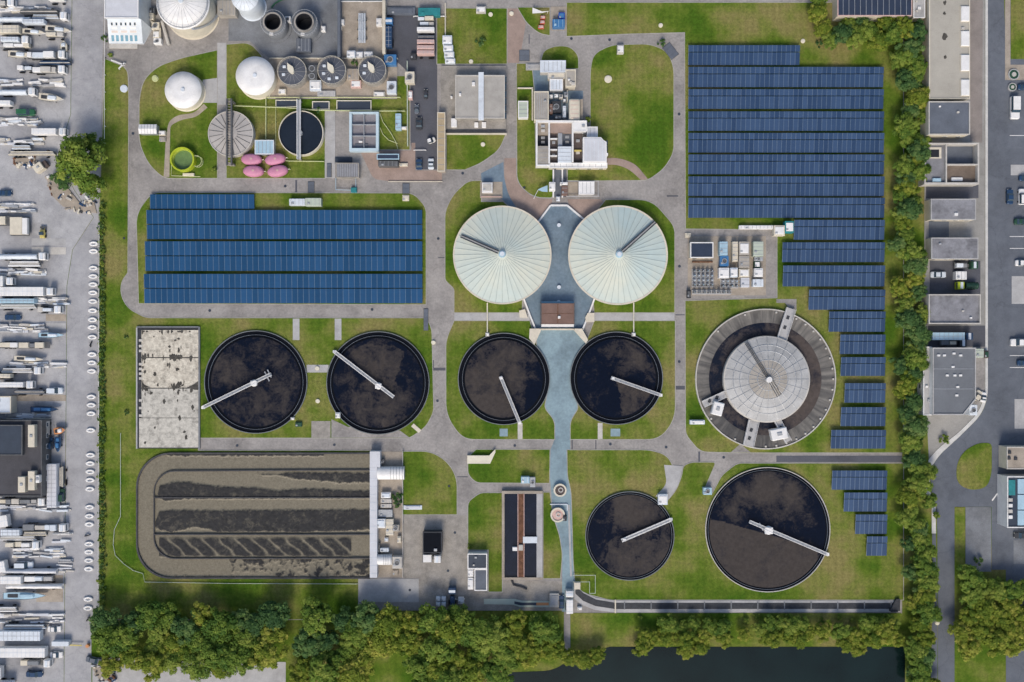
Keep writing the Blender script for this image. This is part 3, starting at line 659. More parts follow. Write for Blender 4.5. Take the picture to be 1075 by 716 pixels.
# three round tanks with dark wedge plates
for i, (px, py, r) in enumerate(((306.8,75.2,15.2),(348.6,74.2,14.9),(391,73.8,14.6))):
    h = 3.6; cx, cy = P(px, py, h); r = r*S*.99
    t = thing('thickener_tank', ('round tank with a dark seamed top, nearest the plain white tank','round tank with a dark seamed top, in the middle of three','round tank with a dark seamed top, nearest the truck yard')[i], 'process tank', cx, cy, 0, 'three round tanks with dark seamed tops')
    MB().lathe(cx, cy, [(r,.3),(r,h),(r-.2,h),(r-.2,h-.15)], 64).build('tank_wall', 'concrete', t)
    MB().lathe(cx, cy, [(r-.2,h-.1),(.05,h+.55)], 64).build('roof', 'slate_top', t)
    sm = MB()
    for k in range(14):
        a = 2*math.pi*k/14; sm.tube([(cx+.8*math.cos(a),cy+.8*math.sin(a),h+.50),(cx+(r-.25)*math.cos(a),cy+(r-.25)*math.sin(a),h-.05)], .03, 4)
    sm.build('roof_seam', 'steel', t)
    pod = MB(); a0 = R(118); ax = Vector((math.cos(a0), math.sin(a0))); ay = Vector((-ax.y, ax.x)); outl = []
    for k in range(20):
        a = 2*math.pi*k/20; u = math.cos(a); v = math.sin(a)*(1.0 if u < 0 else (1-u)*.9)
        outl.append((cx+ax.x*(u*1.9+.9)+ay.x*v*.95, cy+ax.y*(u*1.9+.9)+ay.y*v*.95))
    pod.prism(outl, h+.4, h+1.5); pod.build('gas_pod', 'cream_paint', t)
    for q in range(2 if i != 1 else 4):
        a = 2.6+q*.9; hx, hy = cx+r*.62*math.cos(a), cy+r*.62*math.sin(a); MB().rbox(1.0,.8,h+.1,h+.55,.15,.08,hx,hy).build('hatch', 'white_cool', t)
    rl = MB().ring(cx, cy, h+.95, h+1.03, r-.12, r-.04, 64)
    for k in range(24):
        a = 2*math.pi*k/24; x, y = cx+(r-.08)*math.cos(a), cy+(r-.08)*math.sin(a); rl.box(x-.035,y-.035,h,x+.035,y+.035,h+1)
    rl.build('handrail', 'cream_paint', t)
# light grey thickener with a bridge, and the dark one
def bridged(px, py, r, h, lab, kind):
    cx, cy = P(px, py, h); r = r*S*.99
    t = thing('bridged_tank', lab, 'process tank', cx, cy)
    MB().lathe(cx, cy, [(r,0),(r,h),(r-.25,h),(r-.25,h-.4)], 80).build('tank_wall', 'concrete_light' if kind == 'light' else 'cream', t)
    if kind == 'light':
        MB().lathe(cx, cy, [(r-.25,h-.2),(r*.5,h+.25),(.05,h+.6)], 56).build('cover', 'cover_grey', t)
        sm = MB()
        for k in range(20):
            a = 2*math.pi*(k+.5)/20; sm.tube([(cx+2.2*math.cos(a),cy+2.2*math.sin(a),h+.48),(cx+(r-.3)*math.cos(a),cy+(r-.3)*math.sin(a),h-.1)], .08, 4)
        sm.build('cover_seam', 'steel_dark', t)
        A, B = P(241.6,104.5,h), P(241.6,174,h)
        b = MB()
        for s_ in (-1,1): b.box(A[0]+s_*.72-.22, A[1], h+.5, A[0]+s_*.72+.22, B[1], h+1.3)
        br = b.build('bridge', 'steel_dark', t); 
        g = MB()
        for k in range(26):
            y = A[1]+(B[1]-A[1])*k/25; g.box(A[0]-.6,y-.08,h+.6,A[0]+.6,y+.08,h+.75)
        g.build('grating', 'beige_roof', br)
        for yy in (A[1]-.6, B[1]+.6): MB().box(A[0]-.9,yy-.25,0,A[0]+.9,yy+.25,h+.5).build('pier', 'concrete', t)
    else:
        MB().lathe(cx, cy, [(r-.25,h-.6),(.05,h-.6)], 80).build('water', 'basin_dark', t)
        A, B = P(314.2,105,h), P(314.2,167.5,h)
        br = truss(A, B, 1.0, h+.3, t)
        MB().cyl(cx-.35, cy, h-.6, h+.6, .9, 20).build('centre_column', 'steel', t)
        for yy in (A[1]-.2, B[1]+.2): MB().box(A[0]-.4,yy-.2,0,A[0]+.4,yy+.2,h+.3).build('pier', 'concrete', t)
mat('cover_grey', (0.44,0.42,0.40), .7, .08, .3, stain=.1)
mat('basin_dark', (0.016,0.024,0.038), .3, .15, .2)
bridged(242, 140, 23.8, 3.0, 'light grey round covered tank crossed by a long dark double bridge', 'light')
bridged(315.8, 139.6, 23.6, 2.4, 'dark open round tank crossed by a thin white bridge', 'dark')
def lime_tank():
    h = 2.6; cx, cy = P(191, 167, h); r = 12.6*S
    t = thing('green_tank', 'yellow green round open tank with a thick bright wall', 'open tank', cx, cy)
    MB().lathe(cx, cy, [(r,0),(r,h),(r-.45,h),(r-.75,.9)], 64).build('tank_wall', 'lime', t)
    MB().lathe(cx, cy, [(r-.70,.9),(.05,.9)], 64).build('water', 'tank_green_water', t)
    MB().ring(cx, cy, 1.5, 1.62, r-.66, r-.42, 64).build('inner_rim', 'pale_lime', t)
    q = MB().ring(cx+r+.5, cy-.5, h-.4, h-.3, 1.6, 1.75, 32, a0=-1.9, a1=1.9); q.ring(cx+r+.5, cy-.5, .6, .7, 1.6, 1.75, 32, a0=-1.9, a1=1.9)
    for k in range(9):
        a = -1.9+k*3.8/8; x, y = cx+r+.5+1.67*math.cos(a), cy-.5+1.67*math.sin(a); q.box(x-.05,y-.05,0,x+.05,y+.05,h-.3)
    q.build('ladder_cage', 'pale_lime', t)
    MB().rbox(3.6,.9,.1,.9,.2,.1,cx+1.4,cy-r-.7).build('pump_plinth', 'cream', t)
    f = MB(); f.tube([(cx-r-.3,cy-1.5,.3),(cx-r-.3,cy-r-1.0,.3),(cx+r+1.2,cy-r-1.3,.3)], .12); f.build('kerb_pipe', 'pale_lime', t)
lime_tank()
# pink capsules
for i, (px, py, an) in enumerate(((263.5,167,.0),(265.5,179.3,.0),(288.5,167,.18),(291,179.2,.20))):
    cx, cy = P(px, py, 2.2); t = thing('pink_tank', ('pink tank, upper left of the four','pink tank, lower left of the four','pink tank, upper right of the four','pink tank, lower right of the four')[i], 'pink tank', cx, cy, 0, 'four pink oval tanks', world=False, rot=an)
    L, W = 3.2, 1.75; b = MB(); prof = [(0,0)]+[]
    vs = []; n = 28
    for j, z in enumerate((0,.35,1.6,2.2,2.5,2.62)):
        k = (.9,1.0,1.0,.9,.62,.08)[j]
        for q in range(n):
            a = 2*math.pi*q/n; u = abs(math.cos(a))**.9*math.copysign(1,math.cos(a)); v = abs(math.sin(a))**.95*math.copysign(1,math.sin(a)); vs.append((L*k*u,W*k*v,z+.3))
    fs = [(j*n+q, j*n+(q+1)%n, (j+1)*n+(q+1)%n, (j+1)*n+q) for j in range(5) for q in range(n)]+[tuple(5*n+q for q in range(n))]
    b.add(vs, fs).build('shell', 'pink', t, smooth=True)
    MB().box(-2.4,-1.1,0,2.4,1.1,.35).build('plinth', 'concrete', t)
    MB().cyl(.2,0,2.7,3.0,.35,16).build('hatch', 'pale_pink', t)
    p = MB().tube([(L*.85,0,1.2),(L*1.15,0,1.2),(L*1.15,0,.2)], .12); p.build('pipe', 'cream_paint', t)
mat('tan_roof', (0.46,0.37,0.24), .7, .08, .3, stain=.1)
# ================= SOLAR ROWS
def solar(rect, label, m, pitch, split, group, tilt=.16):
    """one rack of modules facing south; split: share of the upper strip"""
    x0, y0, x1, y1 = rect; zm = 1.6
    X0, Y1 = P(x0, y0, zm); X1, Y0 = P(x1, y1, zm)
    Lx, Ly = X1-X0, Y1-Y0
    t = thing('solar_array', label, 'solar panels', X0, Y0, 0, group)
    n = max(1, round((x1-x0)/pitch)); pw = Lx/n
    zlo, zhi = 1.0, 1.0+Ly*tilt
    zf = lambda v: zlo+(zhi-zlo)*v
    strips = [(0.0, 1-split-.012), (1-split+.012, 1.0)]
    for k, (a, b) in enumerate(strips):
        step = 0.10 if k else 0
        proto = None
        d = (b-a)*Ly; dz = zf(b)-zf(a); g = .045
        mb = MB(); g1 = g
        mb.add([(g1,.02,0),(pw-g1,.02,0),(pw-g1,d-.02,dz),(g1,d-.02,dz),(g1,.02,-.05),(pw-g1,.02,-.05),(pw-g1,d-.02,dz-.05),(g1,d-.02,dz-.05)],
               [(0,1,2,3),(4,5,1,0),(5,6,2,1),(6,7,3,2),(7,4,0,3)])
        mb.add([(-.055,.0,.012),(.055,.0,.012),(.055,d,dz+.012),(-.055,d,dz+.012)], [(0,1,2,3)], 1)
        me = None
        for i in range(n):
            if me is None:
                o = mb.build('solar_module', [m, 'solar_frame']); me = o.data; o.parent = t
            else:
                o = bpy.data.objects.new('solar_module', me); COL.objects.link(o); o.parent = t
            o.location = (i*pw, a*Ly, zf(a)+step+random.uniform(-.008,.008))
    ps = MB()
    k = max(2, int(Lx/4))
    for i in range(k+1):
        x = X0+.4+(Lx-.8)*i/k
        for v in (.15,.85): ps.box(x-.06, Y0+v*Ly-.06, 0.1, x+.06, Y0+v*Ly+.06, zf(v)-.06)
        ps.add([(x-.05,Y0+.1,zf(0)-.12),(x+.05,Y0+.1,zf(0)-.12),(x+.05,Y1-.1,zf(1)-.12),(x-.05,Y1-.1,zf(1)-.12)], [(0,1,2,3)])
    ps.build('rack', 'steel_dark', t)
ge = 'rows of solar panels on the eastern grass'
east = [(723,47.5,840,67.8),(723,70.3,928,91),(723,93.6,928,113.8),(723,117,928.3,137),(723,139.6,928.5,159.8),(723,162.2,928.6,182.6),(723,185.2,928.8,205.6),(723,207.6,929,228.4),
 (834,230.8,929,251.5),(821.8,254.4,929.2,275),(822.4,278.7,929.3,300.6),(849.5,304,929.6,325.2),(870.7,327,929.8,348.3),(882.4,351.2,929.8,371.7),(883.2,374.9,929.9,394.8),(887.2,402.2,930,422.9),(883.2,427.4,930.2,447.6),(872.9,451.3,930.4,471.2),
 (873.9,493.9,931.6,514.5),(886.5,517,931.7,537.4),(898.5,540,931.7,561),(910.3,563,931.7,583.9)]
for i, r_ in enumerate(east):
    ex = 'northernmost short row of blue solar panels in the eastern field' if i == 0 else ('southernmost and shortest row of blue solar panels' if i == len(east)-1 else '%s row of blue solar panels from the north in the eastern field' % nth(i))
    solar(r_, ex, 'solar_east', 4.95, .345, ge, .10)
gw = 'rows of solar panels in the western field'
west = [(157,203.3,266.6,219,1),(153.7,220.4,443.3,250.8,0),(152,253.3,443.4,284.3,0),(151,287.5,443.5,318.3,0)]
wl = ['short bright blue solar row at the north edge of the western field','bright blue long solar row just below the short one, western field','bright blue middle long solar row of the western field','bright blue southernmost long solar row of the western field']
for i, r_ in enumerate(west): solar(r_[:4], wl[i], 'solar_west', 5.98, .49 if not r_[4] else .02+.0, gw, .05)

# ================= BUILDINGS AND EQUIPMENT
def corners(rect, h): 
    a = P(rect[0], rect[3], h); b = P(rect[2], rect[1], h); return a[0], a[1], b[0], b[1]
def building(name, label, cat, rect, h, roof='beige_roof', wall='concrete_light', parapet=.35, ribs=0, ribdir='y', vents=0, windows='s', gable=0, group=None, cap=None, door=True, wn=None):
    X0, Y0, X1, Y1 = corners(rect, h); t = thing(name, label, cat, (X0+X1)/2, (Y0+Y1)/2, 0, group)
    MB().box(X0+.08, Y0+.08, 0, X1-.08, Y1-.08, h-.02).build('wall', wall, t)
    r_ = MB()
    if gable:
        ym = (Y0+Y1)/2; xm = (X0+X1)/2
        if ribdir == 'y': vs = [(X0,Y0,h),(X1,Y0,h),(X1,Y1,h),(X0,Y1,h),(X0,ym,h+gable),(X1,ym,h+gable)]; fs = [(0,1,5,4),(2,3,4,5),(0,4,3),(1,2,5),(3,2,1,0)]
        else: vs = [(X0,Y0,h),(X1,Y0,h),(X1,Y1,h),(X0,Y1,h),(xm,Y0,h+gable),(xm,Y1,h+gable)]; fs = [(0,4,5,3),(1,2,5,4),(0,1,4),(2,3,5),(3,2,1,0)]
        r_.add(vs, fs)
    else: r_.box(X0+.2, Y0+.2, h-.02, X1-.2, Y1-.2, h+.06)
    ro = r_.build('roof', roof, t)
    if parapet and not gable:
        p = MB(); q = min(.3, (X1-X0)*.1)
        p.box(X0,Y0,h-.1,X1,Y0+q,h+parapet); p.box(X0,Y1-q,h-.1,X1,Y1,h+parapet); p.box(X0,Y0+q,h-.1,X0+q,Y1-q,h+parapet); p.box(X1-q,Y0+q,h-.1,X1,Y1-q,h+parapet)
        p.build('parapet', cap or 'concrete_light', t)
    if ribs:
        s_ = MB()
        for i in range(ribs):
            f = (i+1)/(ribs+1)
            if gable:
                if ribdir == 'y':
                    x = X0+(X1-X0)*f
                    for ya, yb, za, zb in ((Y0,(Y0+Y1)/2,h,h+gable),((Y0+Y1)/2,Y1,h+gable,h)):
                        s_.add([(x-.06,ya,za+.04),(x+.06,ya,za+.04),(x+.06,yb,zb+.04),(x-.06,yb,zb+.04)], [(0,1,2,3)])
                else:
                    y = Y0+(Y1-Y0)*f
                    for xa, xb, za, zb in ((X0,(X0+X1)/2,h,h+gable),((X0+X1)/2,X1,h+gable,h)):
                        s_.add([(xa,y-.06,za+.04),(xb,y-.06,zb+.04),(xb,y+.06,zb+.04),(xa,y+.06,za+.04)], [(0,1,2,3)])
            elif ribdir == 'y': x = X0+(X1-X0)*f; s_.box(x-.06, Y0+.3, h+.06, x+.06, Y1-.3, h+.14)
            else: y = Y0+(Y1-Y0)*f; s_.box(X0+.3, y-.06, h+.06, X1-.3, y+.06, h+.14)
        s_.build('roof_seam', 'steel', ro)
    rs = random.Random(int(rect[0]*7+rect[1]*13))
    for i in range(vents):
        x = X0+(X1-X0)*rs.uniform(.15,.85); y = Y0+(Y1-Y0)*rs.uniform(.15,.85); w_ = rs.uniform(.5,1.2); z = h+.06 if not gable else h+gable*.5
        v = MB().rbox(w_, w_*.8, z, z+.5, .08, .06, x, y).build('roof_vent', rs.choice(['white','steel','concrete_light']), ro)
    if windows and h > 2.4:
        for side in windows:
            L = (X1-X0) if side in 'ns' else (Y1-Y0); n = wn or max(1, int(L/3.2))
            for i in range(n):
                f = (i+.5)/n; y = X0+(X1-X0)*f if side in 'ns' else Y0+(Y1-Y0)*f
                def bx(w2, z0, z1, d):
                    if side == 's': return MB().box(y-w2, Y0+.08-d, z0, y+w2, Y0+.1, z1)
                    if side == 'n': return MB().box(y-w2, Y1-.1, z0, y+w2, Y1-.08+d, z1)
                    if side == 'e': return MB().box(X1-.1, y-w2, z0, X1-.08+d, y+w2, z1)
                    return MB().box(X0+.08-d, y-w2, z0, X0+.1, y+w2, z1)
                isd = door and i == 0
                if isd:
                    dd = bx(.55, .1, 2.15, .06).build('door', 'steel_dark', t)
                else:
                    ww = bx(.75, 1.0 if h < 4 else h*.35, min(h-.5, (1.0 if h < 4 else h*.35)+1.3), .05).build('window', 'white', t)
                    bx(.62, (1.12 if h < 4 else h*.35+.12), min(h-.62, (1.0 if h < 4 else h*.35)+1.18), .075).build('pane', 'glass', ww)
    return t
def unit(name, label, cat, rect, h, m, lid=None, group=None, deco='ribs', z0=0, m2='steel'):
    """cabin, container or tank box: rounded shell with lid, ribs, hatch and feet"""
    X0, Y0, X1, Y1 = corners(rect, h); L, W = X1-X0, Y1-Y0; cx, cy = (X0+X1)/2, (Y0+Y1)/2
    t = thing(name, label, cat, cx, cy, z0, group)
    MB().rbox(L, W, z0+.15, h, .12, .08, cx, cy).build('shell', m, t)
    MB().box(cx-L*.42, cy-W*.42, z0, cx+L*.42, cy+W*.42, z0+.16).build('base', 'concrete_dim', t)
    long_x = L >= W; LL = max(L, W)
    if deco == 'ribs':
        s_ = MB(); n = max(2, int(LL/1.1))
        for i in range(n):
            f = (i+.5)/n
            if long_x: x = X0+L*f; s_.box(x-.05, Y0+.12, h, x+.05, Y1-.12, h+.06)
            else: y = Y0+W*f; s_.box(X0+.12, y-.05, h, X1-.12, y+.05, h+.06)
        s_.build('roof_rib', m2, t)
    elif deco == 'fans':
        n = max(1, int(LL/2.2)); r_ = min(L, W)*.3
        for i in range(n):
            f = (i+.5)/n; x, y = (X0+L*f, cy) if long_x else (cx, Y0+W*f)
            fr = MB().ring(x, y, h, h+.3, r_*.8, r_, 20).build('fan_ring', 'steel', t)
            MB().cyl(x, y, h, h+.12, r_*.75, 20).build('fan_grille', 'steel_dark', fr)
    elif deco == 'lid':
        MB().rbox(L*.8, W*.7, h, h+.22, .1, .08, cx, cy).build('lid', lid or 'white', t)
    hx = MB().rbox(min(.7,L*.3), min(.6,W*.3), h, h+.3, .06, .05, X0+L*.22, Y0+W*.3); hx.build('hatch', m2, t)
    return t
def pipe(label, pts, r=.14, m='pale_lime', z=.5, name='pipe', cat='pipe'):
    q = [Vector((*P(p[0],p[1],z), z)) for p in pts]; b = MB().tube(q, r, 8)
    for i in range(len(q)-1):
        n = max(1, int((q[i+1]-q[i]).length/5))
        for k in range(n+1):
            c = q[i].lerp(q[i+1], k/n); b.box(c.x-.1,c.y-.1,0.05,c.x+.1,c.y+.1,z)
    return solo(name, b, m, label, cat)
def slab(label, rect, m='slate_roof', h=.3, rot=0, name='hatch_cover', cat='hatch cover', group='dark rectangular covers on the roads'):
    x0,y0,x1,y1 = rect; cx, cy = P((x0+x1)/2, (y0+y1)/2, h); L, W = (x1-x0)*S, (y1-y0)*S
    t = thing(name, label, cat, cx, cy, 0, group, world=False, rot=rot)
    MB().rbox(L, W, .0, h-.06, .08, .03).build('frame', 'steel_dark', t)
    n = max(2, int(max(L,W)/1.2)); 
    for i in range(n):
        if L > W: a = -L/2+.1+(L-.2)*i/n; MB().box(a+.03,-W/2+.12,h-.06,a+(L-.2)/n-.03,W/2-.12,h).build('leaf', m, t)
        else: a = -W/2+.1+(W-.2)*i/n; MB().box(-L/2+.12,a+.03,h-.06,L/2-.12,a+(W-.2)/n-.03,h).build('leaf', m, t)
slab('dark cover on the road above the west solar field, left of the pale gate frame', (323,190.5,330,202.5))
slab('dark cover on the road at the right end above the west solar field', (422.3,192.3,430,203.3))
slab('long dark cover in the verge by the crossroads right of the west solar field', (444.6,324,449.6,347))
slab('nearly square dark cover by the brick path north of the central works', (545,52.3,556,64))
slab('tilted dark cover beside a bush at the north east bend of the road', (696,48.5,712,58.5), rot=R(-52))
slab('dark strip cover beside the pale walkway, next to the grey shed', (343,171.5,348,186), h=.5)

def fac(label='white office block with a sloping glazed front at the top left'):
    # tall block: roof at the top, its glazed front running down toward the south
    h = 10; X0, Y0, X1, Y1 = corners((110,-14,146,19.5), h)
    t = thing('office_building', label, 'building', (X0+X1)/2, (Y0+Y1)/2)
    MB().box(X0+.1,Y0+.1,0,X1-.1,Y1-.1,h-.02).build('wall', 'white_cool', t)
    MB().box(X0,Y0,h-.02,X1,Y1,h+.2).build('roof', 'white_cool2', t)
    p = MB(); p.box(X0,Y0-.02,h+.2,X1,Y0+.3,h+.5); p.box(X1-.3,Y0+.3,h+.2,X1,Y1,h+.5); p.box(X0,Y0+.3,h+.2,X0+.3,Y1,h+.5); p.build('parapet', 'white', t)
    # sloping front
    bx0, by = P(116,46.5); bx1, _ = P(151.5,46.5)
    xa, xb = X0+.5, X1-.5; zt, zb = h-.6, 1.2
    f = MB().add([(bx0,by,0),(bx1,by,0),(xb+.8,Y0+.1,0),(xa,Y0+.1,0),(bx0,by,zb),(bx1,by,zb),(xb+.8,Y0+.1,zt),(xa,Y0+.1,zt)], [(0,1,5,4),(4,5,6,7),(1,2,6,5),(3,0,4,7)])
    fr = f.build('sloping_front', 'white_cool', t)
    def q(u, v, dz): # u along x, v up the slope
        x = (bx0+(bx1-bx0)*u)*(1-v)+(xa+(xb+.8-xa)*u)*v; y = by*(1-v)+(Y0+.1)*v; z = zb+(zt-zb)*v+dz; return (x,y,z)
    for (v0, v1, n, m_, g) in ((.06,.34,6,'glass_light',.10),(.42,.53,3,'pale_pink2',.12),(.58,.68,3,'white',.2),(.72,.86,6,'glass',.22)):
        for i in range(n):
            pw = 1/n; u0 = .06+.82*(i*pw+pw*g); u1 = .06+.82*(i*pw+pw*(1-g))
            wn_ = MB().add([q(u0,v0,.05),q(u1,v0,.05),q(u1,v1,.05),q(u0,v1,.05)], [(0,1,2,3)]).build('window', 'white', fr)
            e = .012; MB().add([q(u0+e,v0+e,.09),q(u1-e,v0+e,.09),q(u1-e,v1-e,.09),q(u0+e,v1-e,.09)], [(0,1,2,3)]).build('pane', m_, wn_)
    MB().box(bx0-.2,by-1.4,0,bx1-2,by-.05,.5).build('step', 'concrete_light', t)
mat('white_cool2', (0.60,0.62,0.66), .6, .06, .3, stain=.08); mat('pale_pink2', (0.62,0.55,0.52), .5, .06, .5)
fac()
# pipes and curved duct right of the office
for i, (x, y, w_, hh, m_) in enumerate(((158,17,6,7,'cream'),(163,27,8,8,'cream'),(164,36,7,8,'cream'),(160,11,6,6,'dark'),(165,43,8,6,'white'))):
    unit('equipment_box', ('cream equipment box, topmost between office and big silo','cream equipment box in the middle beside the big silo','cream equipment box, lowest of the cream three by the silo','dark small box between office and silo','white equipment box nearest the curved road by the silo')[i], 'equipment box', (x-w_/2,y-hh/2,x+w_/2,y+hh/2), 1.8, m_, deco=('ribs','fans','lid','ribs','fans')[i])
pipe('bent pale duct winding past the big silo', [(156,8),(158,22),(168,30),(168,46)], .35, 'cream', 1.2, 'duct', 'duct')
pipe('long beige duct wall between office and silo', [(170,22),(177,47)], .5, 'concrete_light', .9, 'duct', 'duct')
unit('tank_hut', 'pale wedge of a plant room against the silo, at the top edge', 'hut', (228,0,247,16), 3.2, 'beige_roof')
# central north concrete basin house
def basin_house():
    t = thing('filter_building', 'square grey concrete filter block split by a pale duct', 'building', *P(497,102,0))
    X0, Y0, X1, Y1 = corners((463,69,531.5,137.5), .8)
    MB().box(X0,Y0,0,X1,Y1,.8).build('base', 'concrete', t)
    X0, Y0, X1, Y1 = corners((478,79,530,124.5), 4)
    MB().box(X0,Y0,.8,X1,Y1,4).build('wall', 'concrete', t); MB().box(X0+.3,Y0+.3,4,X1-.3,Y1-.3,4.06).build('roof', 'pale_roof', t)
    p = MB(); p.box(X0,Y0,4,X1,Y0+.3,4.3); p.box(X0,Y1-.3,4,X1,Y1,4.3); p.box(X0,Y0+.3,4,X0+.3,Y1-.3,4.3); p.box(X1-.3,Y0+.3,4,X1,Y1-.3,4.3); p.build('parapet', 'concrete_light', t)
    a = corners((502.3,76,507.8,126), 4.6); MB().box(a[0],a[1],4.0,a[2],a[3],4.9).build('roof_duct', 'white_cool', t)
    for (x,y,w_) in ((497,88,3),(500,131,4),(508,131,4.5),(483,99,2.2),(474,102,2)):
        z = 4.06 if 478 < x < 530 and y < 124 else .8
        c = P(x,y,z+.6); MB().rbox(w_*S, w_*S*1.3, z, z+.7, .1, .08, *c).build('vent', 'white', t)
    c = corners((473.5,124,479.5,133),2.2); MB().rbox(c[2]-c[0], c[3]-c[1], .8, 2.2, .1, .1, (c[0]+c[2])/2, (c[1]+c[3])/2).build('stair_hut', 'white', t)
    c = corners((467,136.3,531,139.2),.9)
    MB().box(c[0],c[1],.8,c[2],c[3],1.1).build('gutter', 'dark', t)
    c = corners((467,139.6,532,140.9),1.2); MB().box(c[0],c[1],0,c[2],c[3],1.2).build('kerb_wall', 'cream', t)
    for k in range(6):
        c = P(530.6, 84+k*7.5, 3.2); MB().box(c[0]-.2,c[1]-.9,2.2,c[0]+.35,c[1]+.9,3.6).build('window', 'glass', t)
mat('pale_roof', (0.40,0.385,0.355), .85, .07, .3, stain=.15)
basin_house()
for i, (y0, y1) in enumerate(((37,46),(47,53.5),(54,60),(61,66))):
    unit('switch_cabinet', ('large white cabinet at the top of the white row by the square lawn','second white cabinet down by the square lawn','third white cabinet down by the square lawn','lowest white cabinet by the square lawn')[i], 'cabinet', (464.5+i*.9,y0,474.5+i*1.1,y1), 2.2, 'white_cool', deco='lid', lid='white')
unit('garden_cabinet', 'small white cabinet on the grass at the top of the square lawn', 'cabinet', (499.8,6.5,510,13), 1.6, 'concrete_light', deco='lid')
pipe('cream handrail wall between truck yard and square lawn', [(467.5,3),(467.5,37)], .2, 'cream', .9, 'low_wall', 'wall')
# truck yard edge building (tan strip)
building('canopy_roof', 'tan sloping edge roof along the right of the truck yard', 'building', (459,118,467.5,180), 3.0, 'tan_roof', 'concrete_warm', 0.2, 8, 'x', windows='', cap='cream')
mat('blue_bright', (0.02,0.08,0.55), .5, .1, .5)
mat('brown_grey', (0.13,0.105,0.10), .85, .2, .3, stain=.2)
mat('pale_green', (0.46,0.52,0.44), .6, .05, .3)
mat('rim_blue', (0.50,0.63,0.70), .6, .06, .4); mat('lilac_floor', (0.27,0.26,0.285), .7, .12, .3, stain=.2)
mat('slate_dark', (0.045,0.06,0.085), .5, .1, .4)
mat('slate_roof', (0.10,0.17,0.23), .6, .12, .4)
# ================= CENTRAL WORKS
c_ = 'parts of the central works'
building('panelled_shed', 'pale blue ribbed shed at the north end of the central works', 'shed', (567,63.5,594,76), 3.6, 'white_cool', 'concrete_light', .2, 5, 'y', windows='e', cap='white_cool', door=False)
building('plant_room', 'cream flat roofed plant room under the ribbed shed', 'building', (575,76.5,593,82.5), 3.2, 'cream', 'cream', .2, windows='', vents=1)
building('plant_room', 'beige stepped plant room on the right of the white roofed cabin', 'building', (593.6,73,604.5,91), 4, 'beige_roof', 'cream', .25, vents=3, windows='e', cap='cream')
building('roofed_cabin', 'white roofed cabin in the upper central works', 'building', (577,83,591,95), 3.4, 'white_cool', 'steel', .15, 3, windows='w', cap='white')
building('ribbed_hall', 'beige ribbed hall on the left of the dark pump yard', 'building', (560.5,96,576,126.5), 4.2, 'beige_roof', 'cream', .3, 7, 'y', vents=1, windows='w', cap='cream')
sheet('pump_yard_floor', [(576,95.5),(612,95.5),(612,127),(576,127)], .16, 'blue_paving')
for i,(x,y,w_,h_,m_,d_) in enumerate(((584,112,10,12,'dark','fans'),(578.5,101,4,4,'steel','lid'),(584,100,4,3,'white_cool','lid'),(589,101,4,4,'concrete_light','fans'),(592.5,105,3,3,'steel','lid'),(592.5,117,3.5,12,'white_cool','ribs'),(578.5,114,3.5,10,'brown_roof','ribs'),(586,123,7,3.5,'steel_dark','ribs'),(594.5,99,4,5,'steel','fans'))):
    unit('pump_unit', ('big dark pump unit in the middle of the pump yard','small grey box, top left of the pump yard','small pale box, top centre of the pump yard','cream fan box at the top of the pump yard','small grey box above the long pale unit','long pale unit on the right of the dark pump','brown narrow unit on the left of the dark pump','dark low unit at the foot of the pump yard','grey fan box in the top right of the pump yard')[i], 'pump unit', (x-w_/2,y-h_/2,x+w_/2,y+h_/2), 2.0+.15*i, m_, deco=d_)
def twin_tank():
    t = thing('oblong_tank', 'pinkish cream rounded tank beside the pump yard', 'tank', *P(604,115))
    X0,Y0,X1,Y1 = corners((597.5,103.5,609,126),4); MB().rbox(X1-X0,Y1-Y0,0,4,.6,.35,(X0+X1)/2,(Y0+Y1)/2).build('shell','cream',t,smooth=False)
    a = MB()
    for k in range(5): y = Y0+(Y1-Y0)*(k+.5)/5; a.box(X0+.5,y-.06,4,X1-.5,y+.06,4.07)
    a.build('seam','pale_pink',t)
    X0,Y0,X1,Y1 = corners((609.3,104,612,125),2.4); MB().box(X0,Y0,0,X1,Y1,2.4).build('stair','concrete_warm',t)
twin_tank()
pipe('pale pipe climbing between cabin and tank in the central works', [(595.5,95),(595.5,106)], .15, 'cream', 2.8)
